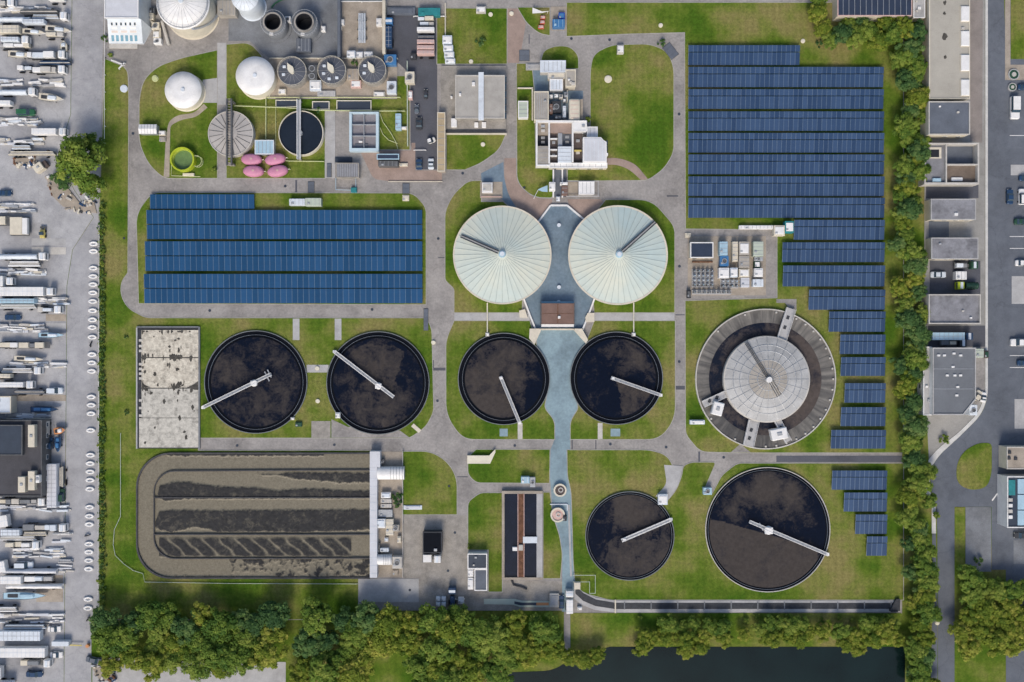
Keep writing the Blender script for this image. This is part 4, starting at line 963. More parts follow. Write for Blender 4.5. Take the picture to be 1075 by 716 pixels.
def frame_works():
    X0,Y0,X1,Y1 = corners((562.5,126.7,615.6,174.5), 4)
    t = thing('screen_building', 'white framed screening building with open dark bays', 'building', (X0+X1)/2, (Y0+Y1)/2)
    def c(x0,y0,x1,y1,h=4): return corners((x0,y0,x1,y1),h)
    MB().box(X0,Y0,0,X1,Y1,1.2).build('base', 'concrete', t)
    f = MB()
    def beam(x0,y0,x1,y1,z0=1.2,z1=4.4): a = c(x0,y0,x1,y1); f.box(a[0],a[1],z0,a[2],a[3],z1); 
    parts = [(562.5,126.7,615.6,128.6),(562.5,128.7,564.3,173),(575.6,128.7,577.3,172),(600.3,128.7,602,170),(562.5,173,577.3,174.6)]
    for q in parts:
        a = c(*q); MB().box(a[0],a[1],1.2,a[2],a[3],4.5).build('frame_wall', 'white', t)
    for (q, z, m_, nm) in (((564.5,129,575.4,141),3.2,'concrete_warm','bay_floor'),((564.5,141.3,575.4,153),1.5,'dark','bay_floor'),((564.3,153.3,575.4,172.8),4.2,'beige_roof','roof'),
        ((577.5,129,600,139.5),3.0,'brick_paving','bay_floor'),((577.8,140,584.5,173),2.2,'brown_grey','bay_floor'),((585.8,139.8,590.3,153),3.2,'steel','bay_floor'),((590.5,139.8,600,153.5),1.5,'slate_roof','bay_floor'),
        ((585.8,153.8,600,170.5),4.2,'white_cool','roof'),((602.2,138.5,611,170),1.8,'brown_grey','bay_floor')):
        a = c(*q, h=z); o = MB().box(a[0],a[1],1.2,a[2],a[3],z).build(nm, m_, t)
        if nm == 'roof':
            s_ = MB(); 
            for k in range(4): y = a[1]+(a[3]-a[1])*(k+.5)/4; s_.box(a[0]+.1,y-.04,z,a[2]-.1,y+.04,z+.07)
            s_.build('roof_seam','steel',o)
        elif m_ in ('concrete_warm','dark','slate_roof','brown_grey'):
            for k in range(2):
                y = a[1]+(a[3]-a[1])*(.3+.4*k); MB().rbox(min(1.2,(a[2]-a[0])*.5),.8,z,z+.5,.08,.06,(a[0]+a[2])/2,y).build('machine', 'steel' if k else 'concrete_light', o)
    for k,y in enumerate((145,156.5,163)):
        a = c(577.5,y,585,y+1.2,3.4); MB().box(a[0],a[1],2.2,a[2],a[3],3.5).build('beam','white',t)
    a = c(603,157,610.5,158.5,3); MB().box(a[0],a[1],1.8,a[2],a[3],2.6).build('beam','yellow',t)
frame_works()
building('roofed_cabin', 'white cube at the top right corner of the framed building', 'building', (602,126.6,616,138), 4.9, 'white', 'white', .2, windows='e', vents=1, cap='white')
building('annexe', 'pale blue low annexe against the white hall', 'building', (616,133,627.5,144), 3.0, 'white_cool2', 'white_cool', .15, 2, windows='e', cap='white')
def chamfer_hall():
    h = 5.2; pts = [(612,144),(631,144),(633.5,147),(636.8,149),(637,160.5),(638.3,160.8),(638.3,163),(637,163.2),(637,170.4),(612,170.4)]
    t = thing('chamfered_hall', 'white hall with a cut upper right corner, right of the framed building', 'building', *P(624,158,h))
    o = MB().prism(PP(pts,h),0,h).build('wall','white',t)
    q = [(613.2,145.2),(630.5,145.2),(632.6,148),(635.7,149.8),(635.7,169),(613.2,169)]
    r_ = MB().prism(PP(q,h),h,h+.12).build('roof','white_cool2',t)
    for k in range(5): a = corners((615+k*4.3,148,615.4+k*4.3,168),h+.1); MB().box(a[0],a[1],h+.12,a[2],a[3],h+.2).build('roof_seam','white_cool',r_)
    for k in range(3):
        a = P(637,150+k*6,2.2); MB().box(a[0]-.2,a[1]-.7,1.2,a[0]+.25,a[1]+.7,2.6).build('window','glass',t)
chamfer_hall()
building('terrace_deck', 'white and cream terrace strip along the foot of the framed building', 'terrace', (576,171,637.5,176.5), 3.4, 'white', 'cream', .25, 9, 'y', windows='s', cap='white')
sheet('dark_ramp', [(580.8,178),(594.5,178),(594.5,207),(580.8,207)], .22, 'slate_roof')
for i,x in enumerate((580.4,589.8)):
    c = corners((x,177,x+1.1,207),1.2); solo('parapet_wall', MB().box(c[0],c[1],0,c[2],c[3],1.2).box(c[0]-.05,c[1],1.2,c[2]+.05,c[3],1.28), 'white', ('white parapet on the left of the dark ramp','white parapet along the middle of the dark ramp')[i], 'wall')
unit('gate_cabin', 'white cabin on the left of the dark ramp', 'cabin', (576.5,191,583,200), 2.6, 'white', deco='lid')
unit('gate_cabin', 'small white cabin on the right of the dark ramp', 'cabin', (588,191,596,194), 2.6, 'white', deco='lid')
unit('light_blue_box', 'tiny bright blue white box at the foot of the dark ramp', 'box', (584,206,588,211), 1.2, 'white_cool', deco='lid')
unit('gate_cabin', 'brown hut below the small white cabin by the dark ramp', 'cabin', (589.5,195,596,205), 2.2, 'brown_roof', deco='ribs')
solo('sail_awning', MB().prism(PP([(564.5,199),(568.5,197),(574.8,194.5),(574.8,201.5),(569,201)],2.4),2.2,2.35).cyl(*P(574,200,2.2),0,2.2,.08,8).cyl(*P(566,199,2.2),0,2.2,.08,8), 'light_blue', 'pale blue triangular awning on the grass left of the dark ramp', 'awning')
pipe('white rail from the awning down to the brick path', [(564.5,200),(560.5,208)], .08, 'white', .9, 'handrail', 'rail')
building('glasshouse', 'white roofed shed inside a grey frame above the east cover', 'shed', (607.5,190.5,624,204), 3.0, 'white', 'white', .15, 3, 'y', windows='', cap='white')
def cage():
    t = thing('steel_frame', 'grey steel yard frame round the white roofed shed', 'frame', *P(611,198))
    b = MB(); c = corners((594.5,189.5,628.5,206.5),1.4)
    for x0,y0,x1,y1 in ((c[0],c[1],c[2],c[1]+.25),(c[0],c[3]-.25,c[2],c[3]),(c[0],c[1]+.25,c[0]+.25,c[3]-.25),(c[2]-.25,c[1]+.25,c[2],c[3]-.25)): b.box(x0,y0,1.2,x1,y1,1.4)
    b.build('top_rail','concrete_pale',t)
    f = MB(); c = corners((596,191,606.5,205),.3); f.box(c[0],c[1],.05,c[2],c[3],.3); f.build('floor','concrete_warm',t)
    for k in range(6):
        x = c[0]+k*1.95; MB().box(x,c[1]-.4,0,x+.15,c[1]-.25,1.3).build('post','steel',t)
cage()
building('small_shed', 'pale green roofed box shed on the grass strip left of the works', 'shed', (543.8,106,554.5,124), 2.6, 'pale_green', 'white', .12, 3, 'x', windows='e', cap='white')
pipe('cream low wall at the west corner of the works', [(543.5,92.5),(559.5,92.5)], .28, 'cream', .6, 'low_wall', 'wall')
pipe('cream low wall down the west face of the works', [(559,93.5),(559,126)], .28, 'cream', .7, 'low_wall', 'wall')
sheet('blue_yard', [(558.3,72),(576,76.5),(576,95.5),(560.3,95.5)], .12, 'blue_paving')
unit('paved_step', 'grey concrete step block above the blue yard', 'step', (552,66.5,568,73.5), .5, 'concrete_pale', deco='lid', lid='concrete_pale')
# blue court: white parapets, brown gate house, corner blocks, thin pipes
def wallrun(label, pts, wd=.5, h=.8, m='white'):
    b = MB()
    q = [Vector(P(*p, h)) for p in pts]
    for i in range(len(q)-1): b.bar(q[i], q[i+1], wd, 0, h+.003*i)
    return solo('parapet_wall', b, m, label, 'wall')
wallrun('white parapet round the top of the blue court', [(565,233),(578,215.5),(595.5,215.5),(617.5,234)])
wallrun('white parapet down the lower left of the blue court', [(550,314),(556,330),(562,345)])
wallrun('white parapet down the lower right of the blue court', [(624,314),(618,330),(612,345)])
wallrun('cream parapet across the plaza below the brown gatehouse', [(561,345.8),(613,345.8)], .45, .9, 'cream')
for k,(x,y) in enumerate(((586.7,236.5),(586.8,301.5),(586.5,317))):
    solo('bollard', MB().cyl(*P(x,y,.4),.2,.8,.45,16).cyl(*P(x,y,.4),.8,1.0,.6,16), 'white_cool', ('pale round post in the upper blue court','pale round post in the lower blue court','pale round post against the brown gatehouse')[k], 'post')
def gatehouse():
    X0,Y0,X1,Y1 = corners((568.5,318.5,602.5,340), 3.8)
    t = thing('gatehouse', 'brown roofed gatehouse at the foot of the blue court', 'building', (X0+X1)/2, (Y0+Y1)/2)
    MB().box(X0+.2,Y0+.2,0,X1-.2,Y1-.2,3.7).build('wall','cream',t)
    r_ = MB().box(X0,Y0,3.7,X1,Y1,3.9).build('roof','brown_roof',t)
    s_ = MB(); xm = (X0+X1)/2; s_.box(xm-.1,Y0+.2,3.9,xm+.1,Y1-.2,4.0); s_.box(X0+.3,(Y0+Y1)/2-.05,3.9,X1-.3,(Y0+Y1)/2+.05,3.96); s_.build('roof_seam','rust',r_)
    p = MB(); p.box(X0-.35,Y0-.1,0,X0-.05,Y1+.2,4.0); p.box(X1+.05,Y0-.1,0,X1+.3,Y1+.2,4.0); p.build('side_frame','steel_dark',t)
    MB().box(X0,Y1+.1,0,X1,Y1+.7,2.6).build('canopy','glass_light',t)
    MB().box(X0,Y0-.9,0,X1,Y0-.1,3.0).build('porch','white',t)
    c = P(587,333,4.0); MB().rbox(.8,.8,3.9,4.4,.1,.08,*c).build('roof_vent','white',t)
    for k in range(4):
        x = X0+(X1-X0)*(k+.5)/4; w_ = MB().box(x-.9,Y0-.95,1.0,x+.9,Y0-.9,2.3).build('window','glass',t)
gatehouse()
for lab, pts, h in (('cream angled block left of the plaza below the gatehouse',[(556,345),(567.5,345),(568,347),(561,362),(555.5,355)],1.6),('cream angled block right of the plaza below the gatehouse',[(603.5,345),(611,345),(617.5,357),(615,360.5),(603,347)],1.6),
                    ('small cream block at the end of the left cross path',[(545,326),(551,324.5),(554,333.5),(545.5,333.5)],.9),('small cream block at the end of the right cross path',[(614.5,333),(617,328.5),(624,328.5),(624,338),(615,338)],.9)):
    b = MB().prism(PP(pts,h),0,h); t = solo('concrete_block', b, 'cream', lab, 'block')
for i,x in enumerate((511.6,665.3)):
    pipe(('white vertical pipe from the left cover to the tank below','white vertical pipe from the right cover to the tank below')[i], [(x,318),(x,352)], .2, 'cream_paint', 1.0)
    unit('valve_box', ('small valve box beside the left pipe end','small valve box beside the right pipe end')[i], 'valve box', (x-2,349,x+2,353), 1.3, 'concrete_light', deco='lid')
# small huts by tanks
# ================= SUBSTATION PAD
u = unit
building('transformer_house', 'navy roofed house with a white rim on the substation pad', 'building', (724.5,254.3,748.8,270.8), 3.4, 'navy_roof', 'cream', .3, 0, windows='s', cap='white')
sub = [((755.5,253.5,764,268),2.8,'light_blue','ribs','pale blue tank box, top, on the substation pad'),((756,268.5,765,279.5),2.2,'blue','fans','mid blue machine under the pale blue tank box'),((769,253.5,774.8,274.5),2.4,'cream','ribs','tall narrow cream unit on the substation pad'),
 ((776,253.5,786.8,268),3,'beige_roof','lid','upper beige container in the middle column of the pad'),((776,268.6,786.8,281),3,'beige_roof','ribs','lower beige container in the middle column of the pad'),((776,282,786.8,291),2.4,'cream','lid','cream open bay under the beige containers'),((778,291.5,786.8,301.5),2.2,'white_cool2','ribs','lilac grey unit at the foot of the middle column'),
 ((791,253.5,801.5,269),3,'pale_green','ribs','pale green container at the top right of the pad'),((792,269.5,801,274),2,'steel','fans','thin grey fan unit on the right of the pad'),((792,274,798,281),2,'dark_green','lid','dark green box on the right of the pad'),((792,281.5,801,290.5),2.6,'white','lid','white box low on the right of the pad'),((790.5,293,801.5,301),2.2,'white_cool','ribs','pale grey box at the bottom right corner of the pad'),
 ((755,281,765.5,292),2.6,'white','lid','white square box in the lower middle of the pad'),((767,281,774.5,291),2.6,'white_cool','lid','pale blue square box in the lower middle of the pad')]
for r_,h,m_,d_,l_ in sub: u('equipment_box', l_, 'equipment box', r_, h, m_, deco=d_)
def transformer(label, x0, y0, x1, y1, nx, ny):
    c = corners((x0,y0,x1,y1),1.6); t = thing('transformer', label, 'transformer', (c[0]+c[2])/2, (c[1]+c[3])/2)
    MB().box(c[0],c[1],.1,c[2],c[3],.4).build('plinth','concrete_pale',t)
    for i in range(nx):
        for j in range(ny):
            x = c[0]+(c[2]-c[0])*(i+.5)/nx; y = c[1]+(c[3]-c[1])*(j+.5)/ny
            w_ = (c[2]-c[0])/nx*.62; q = MB().rbox(w_,w_*.8,.4,1.5+.3*((i+j)%2),.08,.06,x,y).build('coil','steel' if (i*3+j)%3 else 'steel_dark',t)
            MB().cyl(x,y,1.5,2.3,.13,8).build('insulator','white_cool' if (i+j)%2 else 'light_blue',q)
    b = MB(); 
    for j in range(3): y = c[1]+(c[3]-c[1])*(j+.5)/3; b.tube([(c[0],y,2.4),(c[2],y,2.4)],.06,6)
    b.build('busbar','steel',t)
transformer('wide cluster of small grey transformers on the left of the pad', 727,282,750,301.5,5,4)
transformer('small dark transformer cluster low in the middle of the pad', 757,293,776,302.5,4,2)
transformer('thin line of switchgear along the bottom edge of the pad', 727,304,768,309,8,1)
unit('skip_box', 'dark narrow box at the bottom left corner of the pad', 'box', (721.5,304.5,725.5,313), 1.6, 'dark', deco='lid', lid='steel_dark')
pipe('dark rim wall under the navy roofed house', [(727,275),(748,275)], .25, 'rust', .6, 'low_wall', 'wall')
unit('long_duct', 'long pale duct on the lawn above the substation pad', 'duct', (776,236.5,812,240.5), 1.4, 'white', deco='ribs')
unit('roofed_cabin', 'cream cabin at the end of the long pale duct', 'cabin', (812.5,236.5,824,247.5), 2.6, 'cream', deco='lid')
unit('roofed_cabin', 'teal and white cabin against the solar rows', 'cabin', (824.3,232,833.5,244.5), 2.8, 'teal', deco='lid', lid='white')
solo('concrete_block', MB().rbox(6*S,5*S,0,.5,.15,.08,*P(722,247)).rbox(3*S,2*S,.5,.7,.1,.05,*P(722,247)), 'cream', 'cream block on the road corner of the substation pad', 'block')
# small things round the tanks
unit('control_hut', 'small pale hut on the grass left of the great ring tank', 'hut', (724.5,441,740,445.5), 1.8, 'white_cool', deco='lid')
unit('control_hut', 'pale blue hut at the upper left rim of the largest tank', 'hut', (738.5,512,747.5,519.5), 2.0, 'light_blue', deco='fans')
unit('control_hut', 'pale hut where the bent path meets the smallest tank', 'hut', (691,519,701,530), 1.9, 'white_cool', deco='lid')
sheet('bent_path', [(697,488),(717,489),(712,510,8),(702,524),(688,521),(700,508,6)], .165, 'concrete_pale')
unit('valve_box', 'white valve box at the lower left rim of the upper left pair tank', 'valve box', (352,433,357,439), 1.3, 'white', deco='lid')
unit('valve_box', 'cream valve box at the lower right rim of the far left tank', 'valve box', (305,438,309,441), 1.1, 'cream', deco='lid')
solo('ramp', MB().bar(P(433,446),P(441,453),1.2,.05,.3), 'cream', 'cream ramp at the lower right of the tank by the crossroads', 'ramp')
unit('hatch_box', 'dark green hatch on the grass between the two left tanks', 'hatch', (310,443,317,448), .8, 'dark_green', deco='lid', lid='dark_green')
for x,y,l_,nm in ((333,386.5,'white hatch on the path between the two left tanks','hatch'),(333.5,421,'white dot hatch on the grass between the two left tanks','hatch'),(638.5,83,'white hatch in the big oval lawn','hatch'),(507,151.5,'white hatch on the small lawn below the filter block','hatch'),(693.6,26.5,'small white post in the grass above the north road','post'),(843,43,'small white post in the grass by the short solar row','post'),(515,15,'white lamp head at the top of the square lawn','post'),(494.5,64.5,'cream post at the foot of the square lawn','post'),(537,14,'pinkish white marker on the brick path at the top','marker'),(455,359.5,'white post at the crossroads left of the plaza tanks','post'),(984,654,'pale lamp post beside the service path at the lower right','post'),(130,93,'white round manhole on the verge west of the ring road','manhole')):
    X,Y = P(x,y,.4); r_ = .95 if nm == 'manhole' or x == 638.5 else .55
    solo(nm if nm != 'marker' else 'post', MB().cyl(X,Y,0,.45,r_*1.25,20).cyl(X,Y,.45,.6,r_,20), 'cream_paint' if nm != 'manhole' else 'white_cool', l_, nm)
unit('bench_box', 'pale box on the edge of the big oval lawn', 'box', (648,47,655,56), 1.6, 'concrete_light', deco='lid')
for k,(p_,q_) in enumerate((((118,64),(131,69)),((126,73),(132,67)))):
    b = MB().bar(P(*p_),P(*q_),.35,.8,1.1); 
    for t_ in (0,1): c = P(*(p_ if t_ else q_)); b.box(c[0]-.12,c[1]-.12,0,c[0]+.12,c[1]+.12,.82)
    solo('road_barrier', b, 'white', ('long white barrier arm by the west gate','short white crossed barrier arm by the west gate')[k], 'barrier')
# ================= TOP LEFT PROCESS AREA DETAILS
building('blue_shed', 'pale blue roofed shed above the pink tanks', 'shed', (267.5,147,287.6,162), 3, 'light_blue', 'steel', .15, 4, 'y', windows='', cap='white_cool')
building('white_shed', 'white shed on the grass by the west road, above the green tank', 'shed', (145.8,130.6,164.5,140.5), 2.6, 'white', 'steel', 0, 5, 'y', gable=.5, windows='')
unit('cream_box', 'small cream box at the end of the white shed', 'box', (166.5,137,173.5,142), 1.4, 'cream', deco='lid')
unit('cream_box', 'lower concrete box below the small cream box by the white shed', 'box', (167,143,174,148.5), .7, 'concrete', deco='lid', lid='concrete')
solo('mound_cover', MB().cyl(*P(162.5,82,.5),.1,.55,1.1,24,.9).cyl(*P(163,82,.5),.55,.7,.5,16), 'pale_lime', 'pale oval cover on the grass inside the curved road', 'cover')
def filter_basin():
    t = thing('filter_basin', 'pale blue rimmed rectangular basin with grey floor', 'basin', *P(381,138))
    c = corners((366.6,117.4,397.5,158.8),2.2)
    def b(x0,y0,x1,y1): a = corners((x0,y0,x1,y1),2.2); return a
    for q in ((366.6,117.4,397.5,119),(366.6,155.5,397.5,158.8),(366.6,119.1,369.2,155.4),(394.6,119.1,397.5,155.4)):
        a = b(*q); MB().box(a[0],a[1],0,a[2],a[3],2.2).build('rim_wall','rim_blue',t)
    a = b(369.3,119.1,394.5,155.4); MB().box(a[0],a[1],0,a[2],a[3],.8).build('basin_floor','lilac_floor',t)
    for q in ((369.3,130,394.5,130.9),(369.3,142,394.5,142.9),(381.5,119.1,382.2,155.4)):
        a = b(*q); MB().box(a[0],a[1],.8,a[2],a[3],1.9 if q[0] < 381 else 1.86).build('divider','steel',t)
    a = b(372,150,386,155); MB().rbox(a[2]-a[0],a[3]-a[1],.8,1.1,.3,.05,(a[0]+a[2])/2,(a[1]+a[3])/2).build('sludge_pile','slate_roof',t)
    a = b(376,147,380,149); MB().rbox(a[2]-a[0],a[3]-a[1],.8,1.3,.1,.05,(a[0]+a[2])/2,(a[1]+a[3])/2).build('skimmer','white',t)
filter_basin()
for lab, r_ in (('narrow dark basin above the dark open tank',(290,105.5,311,111.5)),('short dark basin in the green strip under the thickeners',(328.5,107,345,114)),('dark basin nearest the filter basin, under the thickeners',(354,106,389,115))):
    c = corners(r_,1.0); t = thing('channel_basin', lab, 'basin', (c[0]+c[2])/2, (c[1]+c[3])/2, 0, 'dark basins under the thickeners')
    MB().box(c[0],c[1],.1,c[2],c[3],.7).build('cover_plate','slate_dark',t)
    q = MB(); q.box(c[0]-.25,c[1]-.25,.1,c[2]+.25,c[1],1.0); q.box(c[0]-.25,c[3],.1,c[2]+.25,c[3]+.25,1.0); q.box(c[0]-.25,c[1],.1,c[0],c[3],1.0); q.box(c[2],c[1],.1,c[2]+.25,c[3],1.0); q.build('rim','cream_paint',t)
pipe('long pale yellow pipe along the foot of the thickener pad', [(280.5,102.2),(420,102.2)], .14, 'pale_lime', .9)
pipe('pale pipe dropping from the thickener pad corner to the blue shed', [(279.2,103),(279,146)], .17, 'pale_lime', .8)
pipe('yellow green pipe crossing over to the dark open tank', [(246,111),(300,113),(330,115.5),(352,116),(398,116.5),(425,116.5)], .17, 'pale_lime', 1.3)
pipe('thin pale pipe on the left of the dark open tank', [(289.5,105),(289.5,152)], .09, 'pale_lime', .6)
pipe('curved pale hose on the green strip beside the filter basin', [(398.5,118),(402,128),(410,139),(416,150),(417.5,156)], .13, 'pale_lime', .5, 'hose', 'hose')
pipe('second pale hose bending lower on the same green strip', [(399,134),(402,141),(408,147),(417,150.5)], .12, 'pale_lime', .42, 'hose', 'hose')
pipe('pale edge rail between the green strip and truck yard', [(427.5,64),(428,153)], .2, 'pale_green', .9, 'handrail', 'rail')
pipe('pale rail under the dark tank along the little lawn', [(297.5,168.5),(304,169),(340,169.5)], .14, 'pale_lime', .7, 'handrail', 'rail')
unit('pump_hut', 'pale blue hut on the green strip beside the truck yard', 'hut', (415,119,421,136), 2.4, 'light_blue', deco='ribs')
unit('pump_hut', 'white step unit at the foot of the pale blue hut', 'hut', (416,132.5,427,136), 1.2, 'cream', deco='lid')
unit('pump_hut', 'white hut at the lower right corner of the thickener pad', 'hut', (425,75,435,87), 2.8, 'cream', deco='fans')
unit('pump_hut', 'narrow pinkish hut beside the truck yard, below the white hut', 'hut', (428.5,95,433,104), 2.0, 'pale_pink', deco='lid')
building('low_shed', 'low grey shed with a flat beige roof left of the brick apron', 'shed', (352.5,171,377,186.5), 2.8, 'grey_roof', 'concrete', .15, 9, 'y', windows='', cap='concrete')
c = corners((351.5,165,369.5,170.3),.6); solo('hatch_cover', MB().box(c[0],c[1],0,c[2],c[3],.5).box(c[0]+.2,c[1]+.2,.5,c[2]-.2,c[3]-.2,.6), 'slate_dark', 'dark strip cover just above the low grey shed', 'hatch cover')
def gate_frame():
    t = thing('vehicle_gate', 'thin teal gate frame lying across the road above the west solar field', 'gate', *P(362,193))
    b = MB(); a = [Vector(P(x,y,.8)) for x,y in ((352.5,187),(352.5,199),(373.5,200),(373.5,187))]
    for i in range(3): b.bar(a[i],a[i+1],.12,.7+.01*i,.85+.01*i)
    for q in a: b.box(q.x-.06,q.y-.06,0,q.x+.06,q.y+.06,.8)
    b.build('frame','light_blue',t); c = P(371.5,199.5,.8); MB().rbox(1.8,1.6,.1,1.2,.15,.1,*c).build('motor_box','teal',t)
gate_frame()
unit('tank_car', 'grey tapered tanker body parked under the dark canopy', 'tanker', (397,168.6,418,174.6), 2.8, 'steel_dark', deco='ribs')
building('dark_canopy', 'navy canopy roof beside the brick apron', 'canopy', (395.5,161.5,419,167.5), 3.6, 'navy_roof', 'steel_dark', .12, windows='', cap='light_blue')
unit('light_step', 'cream step at the nose of the tapered tanker', 'step', (419,171,428,174.5), .7, 'cream', deco='lid', lid='cream')
unit('striped_canopy', 'mint green and white tent roof on the grass above the west solar field', 'tent', (303.5,208.5,320,215.5), 2.2, 'white_cool', deco='ribs')
unit('striped_canopy', 'pale mint roof joined to the right of the white tent above the west solar field', 'tent', (320.3,207.8,337,216.2), 2.5, 'pale_green', deco='ribs')
unit('step_block', 'pale step below the right dark cover above the west solar field', 'step', (422.5,204.5,429.5,211), .5, 'cream', deco='lid', lid='cream')
# equipment on the thickener pad and north apron
eq = [((322,68,333,84),2.2,'steel_dark','fans','dark fan box between the first two thickeners'),((325,84,337,95),1.8,'white_cool','lid','pale box under the dark fan box'),((364,72,377,84),2.0,'concrete_warm','ribs','tan ribbed box between the last two thickeners'),((368,84,379,92),1.6,'pale_pink','lid','pinkish box below the tan ribbed box'),
 ((292,93,300,99),1.5,'cream','lid','cream box at the left foot of the thickener pad'),((333,95,352,101),1.2,'concrete_pale','ribs','flat grey frame at the foot of the middle thickener'),((406,85,416,98),2.4,'white_cool','fans','pale cooling unit at the right foot of the thickener pad'),((392,96,404,101),1.0,'concrete_light','lid','flat cream block below the right thickener'),
 ((364,53,373,60),2.4,'white_cool','lid','pale round topped box, left of three above the thickeners'),((374,54,381,60),2.2,'white_cool2','lid','pale middle box of three above the thickeners'),((382,54,391,60),2.4,'white','lid','white box, right of three above the thickeners'),
 ((403,57,416,68),2.6,'blue','fans','bright blue machine at the corner of the thickener pad'),((395,19,401,27),1.6,'white','lid','white small cabinet on the process floor'),((337,27,341.5,33),1.4,'white','lid','white cylinder like box right of the open cylinders'),((299,17,305,23),2.2,'white','fans','white box between the two open cylinders'),
 ((311,40,326,54),2.4,'slate_roof','ribs','slate grey ribbed box below the open cylinders'),((355.5,20,361,26),1.5,'white','lid','white small box at the left edge of the process floor'),((355.5,27,359,31),1.2,'cream','lid','cream small box at the left edge of the process floor')]
for r_,h,m_,d_,l_ in eq: unit('equipment_box', l_, 'equipment box', r_, h, m_, deco=d_)
def pipe_rack():
    t = thing('pipe_rack', 'rack of four white vertical pipes on the process floor', 'pipe rack', *P(380,29))
    for k in range(4):
        x = 377+k*2; q = [(*P(x,14,1.4),1.4),(*P(x,45,1.4),1.4)]; MB().tube(q,.2,8).build('pipe','white_cool',t)
    for y in (20,30,40): c = corners((375,y,385,y+1),1.1); MB().box(c[0],c[1],.13,c[2],c[3],1.15).build('support','steel_dark',t)
pipe_rack()
c = corners((354,0,357.2,60),3.4); solo('dividing_wall', MB().box(c[0],c[1],0,c[2],c[3],3.2).box(c[0]+.1,c[1],3.2,c[2]-.1,c[3],3.4), 'slate_roof', 'long slate wall on the left of the process floor', 'wall')
c = corners((401.2,0,404.5,56),3.4); solo('dividing_wall', MB().box(c[0],c[1],0,c[2],c[3],3.2).box(c[0]+.1,c[1],3.2,c[2]-.1,c[3],3.4), 'cream', 'long cream wall between process floor and truck yard', 'wall')
pipe('thin white rail across the top of the process floor', [(357,1.5),(402,1.5)], .12, 'white', 1.2, 'handrail', 'rail')
pipe('long cream rail along the top edge of the thickener pad', [(283,61),(417,61)], .12, 'cream_paint', 1.1, 'handrail', 'rail')
pipe('curved dark hose on the apron above the open cylinders', [(285,8),(288,4),(293,1),(300,-2)], .25, 'green', .4, 'hose', 'hose')
unit('platform', 'long slate roofed platform at the top of the truck yard', 'platform', (406,7.5,436,15.5), 1.0, 'slate_roof', deco='lid', lid='slate_roof')
unit('tarp_container', 'teal and green covered container at the top of the truck yard', 'container', (439,8,462,16.3), 2.4, 'teal', deco='ribs', m2='teal')
pipe('white rail under the teal container', [(434,17),(468,17)], .15, 'white', .9, 'handrail', 'rail')
# ================= LOWER WORKS
def twin_basin():
    t = thing('twin_basin', 'long rectangular twin basin of black water with a rusty walkway', 'basin', *P(547,562))
    h = 1.4
    def c(x0,y0,x1,y1,z=h): return corners((x0,y0,x1,y1),z)
    for q in ((526.8,515.5,569.5,518.4),(526.8,606.3,569.5,608.6),(526.8,518.5,529.6,606.2),(563.3,518.5,569.5,606.2)):
        a = c(*q); MB().box(a[0],a[1],0,a[2],a[3],h).build('rim_wall','concrete_warm' if q[2]-q[0] > 40 or q[0] < 540 else 'concrete_pale',t)
    for q in ((529.7,518.5,543.4,606.2),(550.4,518.5,563.2,606.2)):
        a = c(*q); MB().box(a[0],a[1],0,a[2],a[3],.7).build('water','basin_water',t)
    a = c(543.5,518.5,550.3,606.2); w_ = MB().box(a[0],a[1],0,a[2],a[3],h-.1).build('walkway','rust',t)
    for x in (543.4,549.8): 
        a = c(x,518.5,x+.7,606.2,2.3); MB().box(a[0],a[1],h-.1,a[2],a[3],h+.25).build('edge_beam','pale_pink',w_)
    a = c(549,563.3,564,570); MB().box(a[0],a[1],1.42,a[2],a[3],1.75).build('cross_bridge','white_cool',t)
    a = c(538,574.5,543,578.5,2); MB().rbox(a[2]-a[0],a[3]-a[1],.6,1.9,.1,.08,(a[0]+a[2])/2,(a[1]+a[3])/2).build('skimmer','white',t)
    a = c(544.5,572,549,578,2); MB().rbox(a[2]-a[0],a[3]-a[1],1.3,2.0,.1,.08,(a[0]+a[2])/2,(a[1]+a[3])/2).build('drive_unit','concrete_light',w_)
twin_basin()
building('control_house', 'white framed small house with a dark roof beside the works yard', 'building', (490.8,581,511.5,597), 3.2, 'slate_dark', 'white', .3, vents=2, windows='', cap='white')
building('control_house', 'blue roofed lower half of the white framed house', 'building', (498,597.2,511.5,620), 2.8, 'slate_roof', 'white', .3, windows='s', cap='white')
unit('cooling_unit', 'upper white cooling unit beside the blue roofed house', 'cooling unit', (491,597.5,497,605.5), 2.6, 'white', deco='lid')
unit('cooling_unit', 'lower white cooling unit beside the blue roofed house', 'cooling unit', (491,606.5,497,619), 2.6, 'white', deco='lid')
solo('retaining_block', MB().prism(PP([(490.5,478.3),(513.5,478.3),(520,471.6),(520,475),(514.5,486.8),(490.5,486.8)],1.2),0,1.2), 'cream_paint', 'cream angled concrete block in the lawn corner below the crossroads', 'block')
unit('glass_hut', 'small pale glass hut at the head of the twin basin', 'hut', (547,500.5,556,507.5), 2.2, 'light_blue', deco='ribs', m2='white')
unit('glass_hut', 'smaller grey hut joined right of the pale glass hut', 'hut', (556.3,501,562,511.5), 1.8, 'steel', deco='fans')
def ring_basin(label, px, py, r, top, z=1.4):
    cx, cy = P(px, py, z); r = r*S; t = thing('round_basin', label, 'basin', cx, cy)
    MB().lathe(cx,cy,[(r,0),(r,z),(r-.5,z),(r-.5,.6)],40).build('rim_wall','cream',t)
    MB().lathe(cx,cy,[(r-.5,z-.3),(.02,z-.2)],40).build('cover',top,t)
    MB().ring(cx+.2,cy+.1,z-.2,z,.5,.8,20).build('hatch','concrete_light',t)
ring_basin('small round basin with a cream rim and brownish top on the plaza strip', 588, 514.8, 6.8, 'brown_grey')
ring_basin('small round basin with a pinkish cream top below the first one', 585.5, 540.8, 7.6, 'pale_pink')
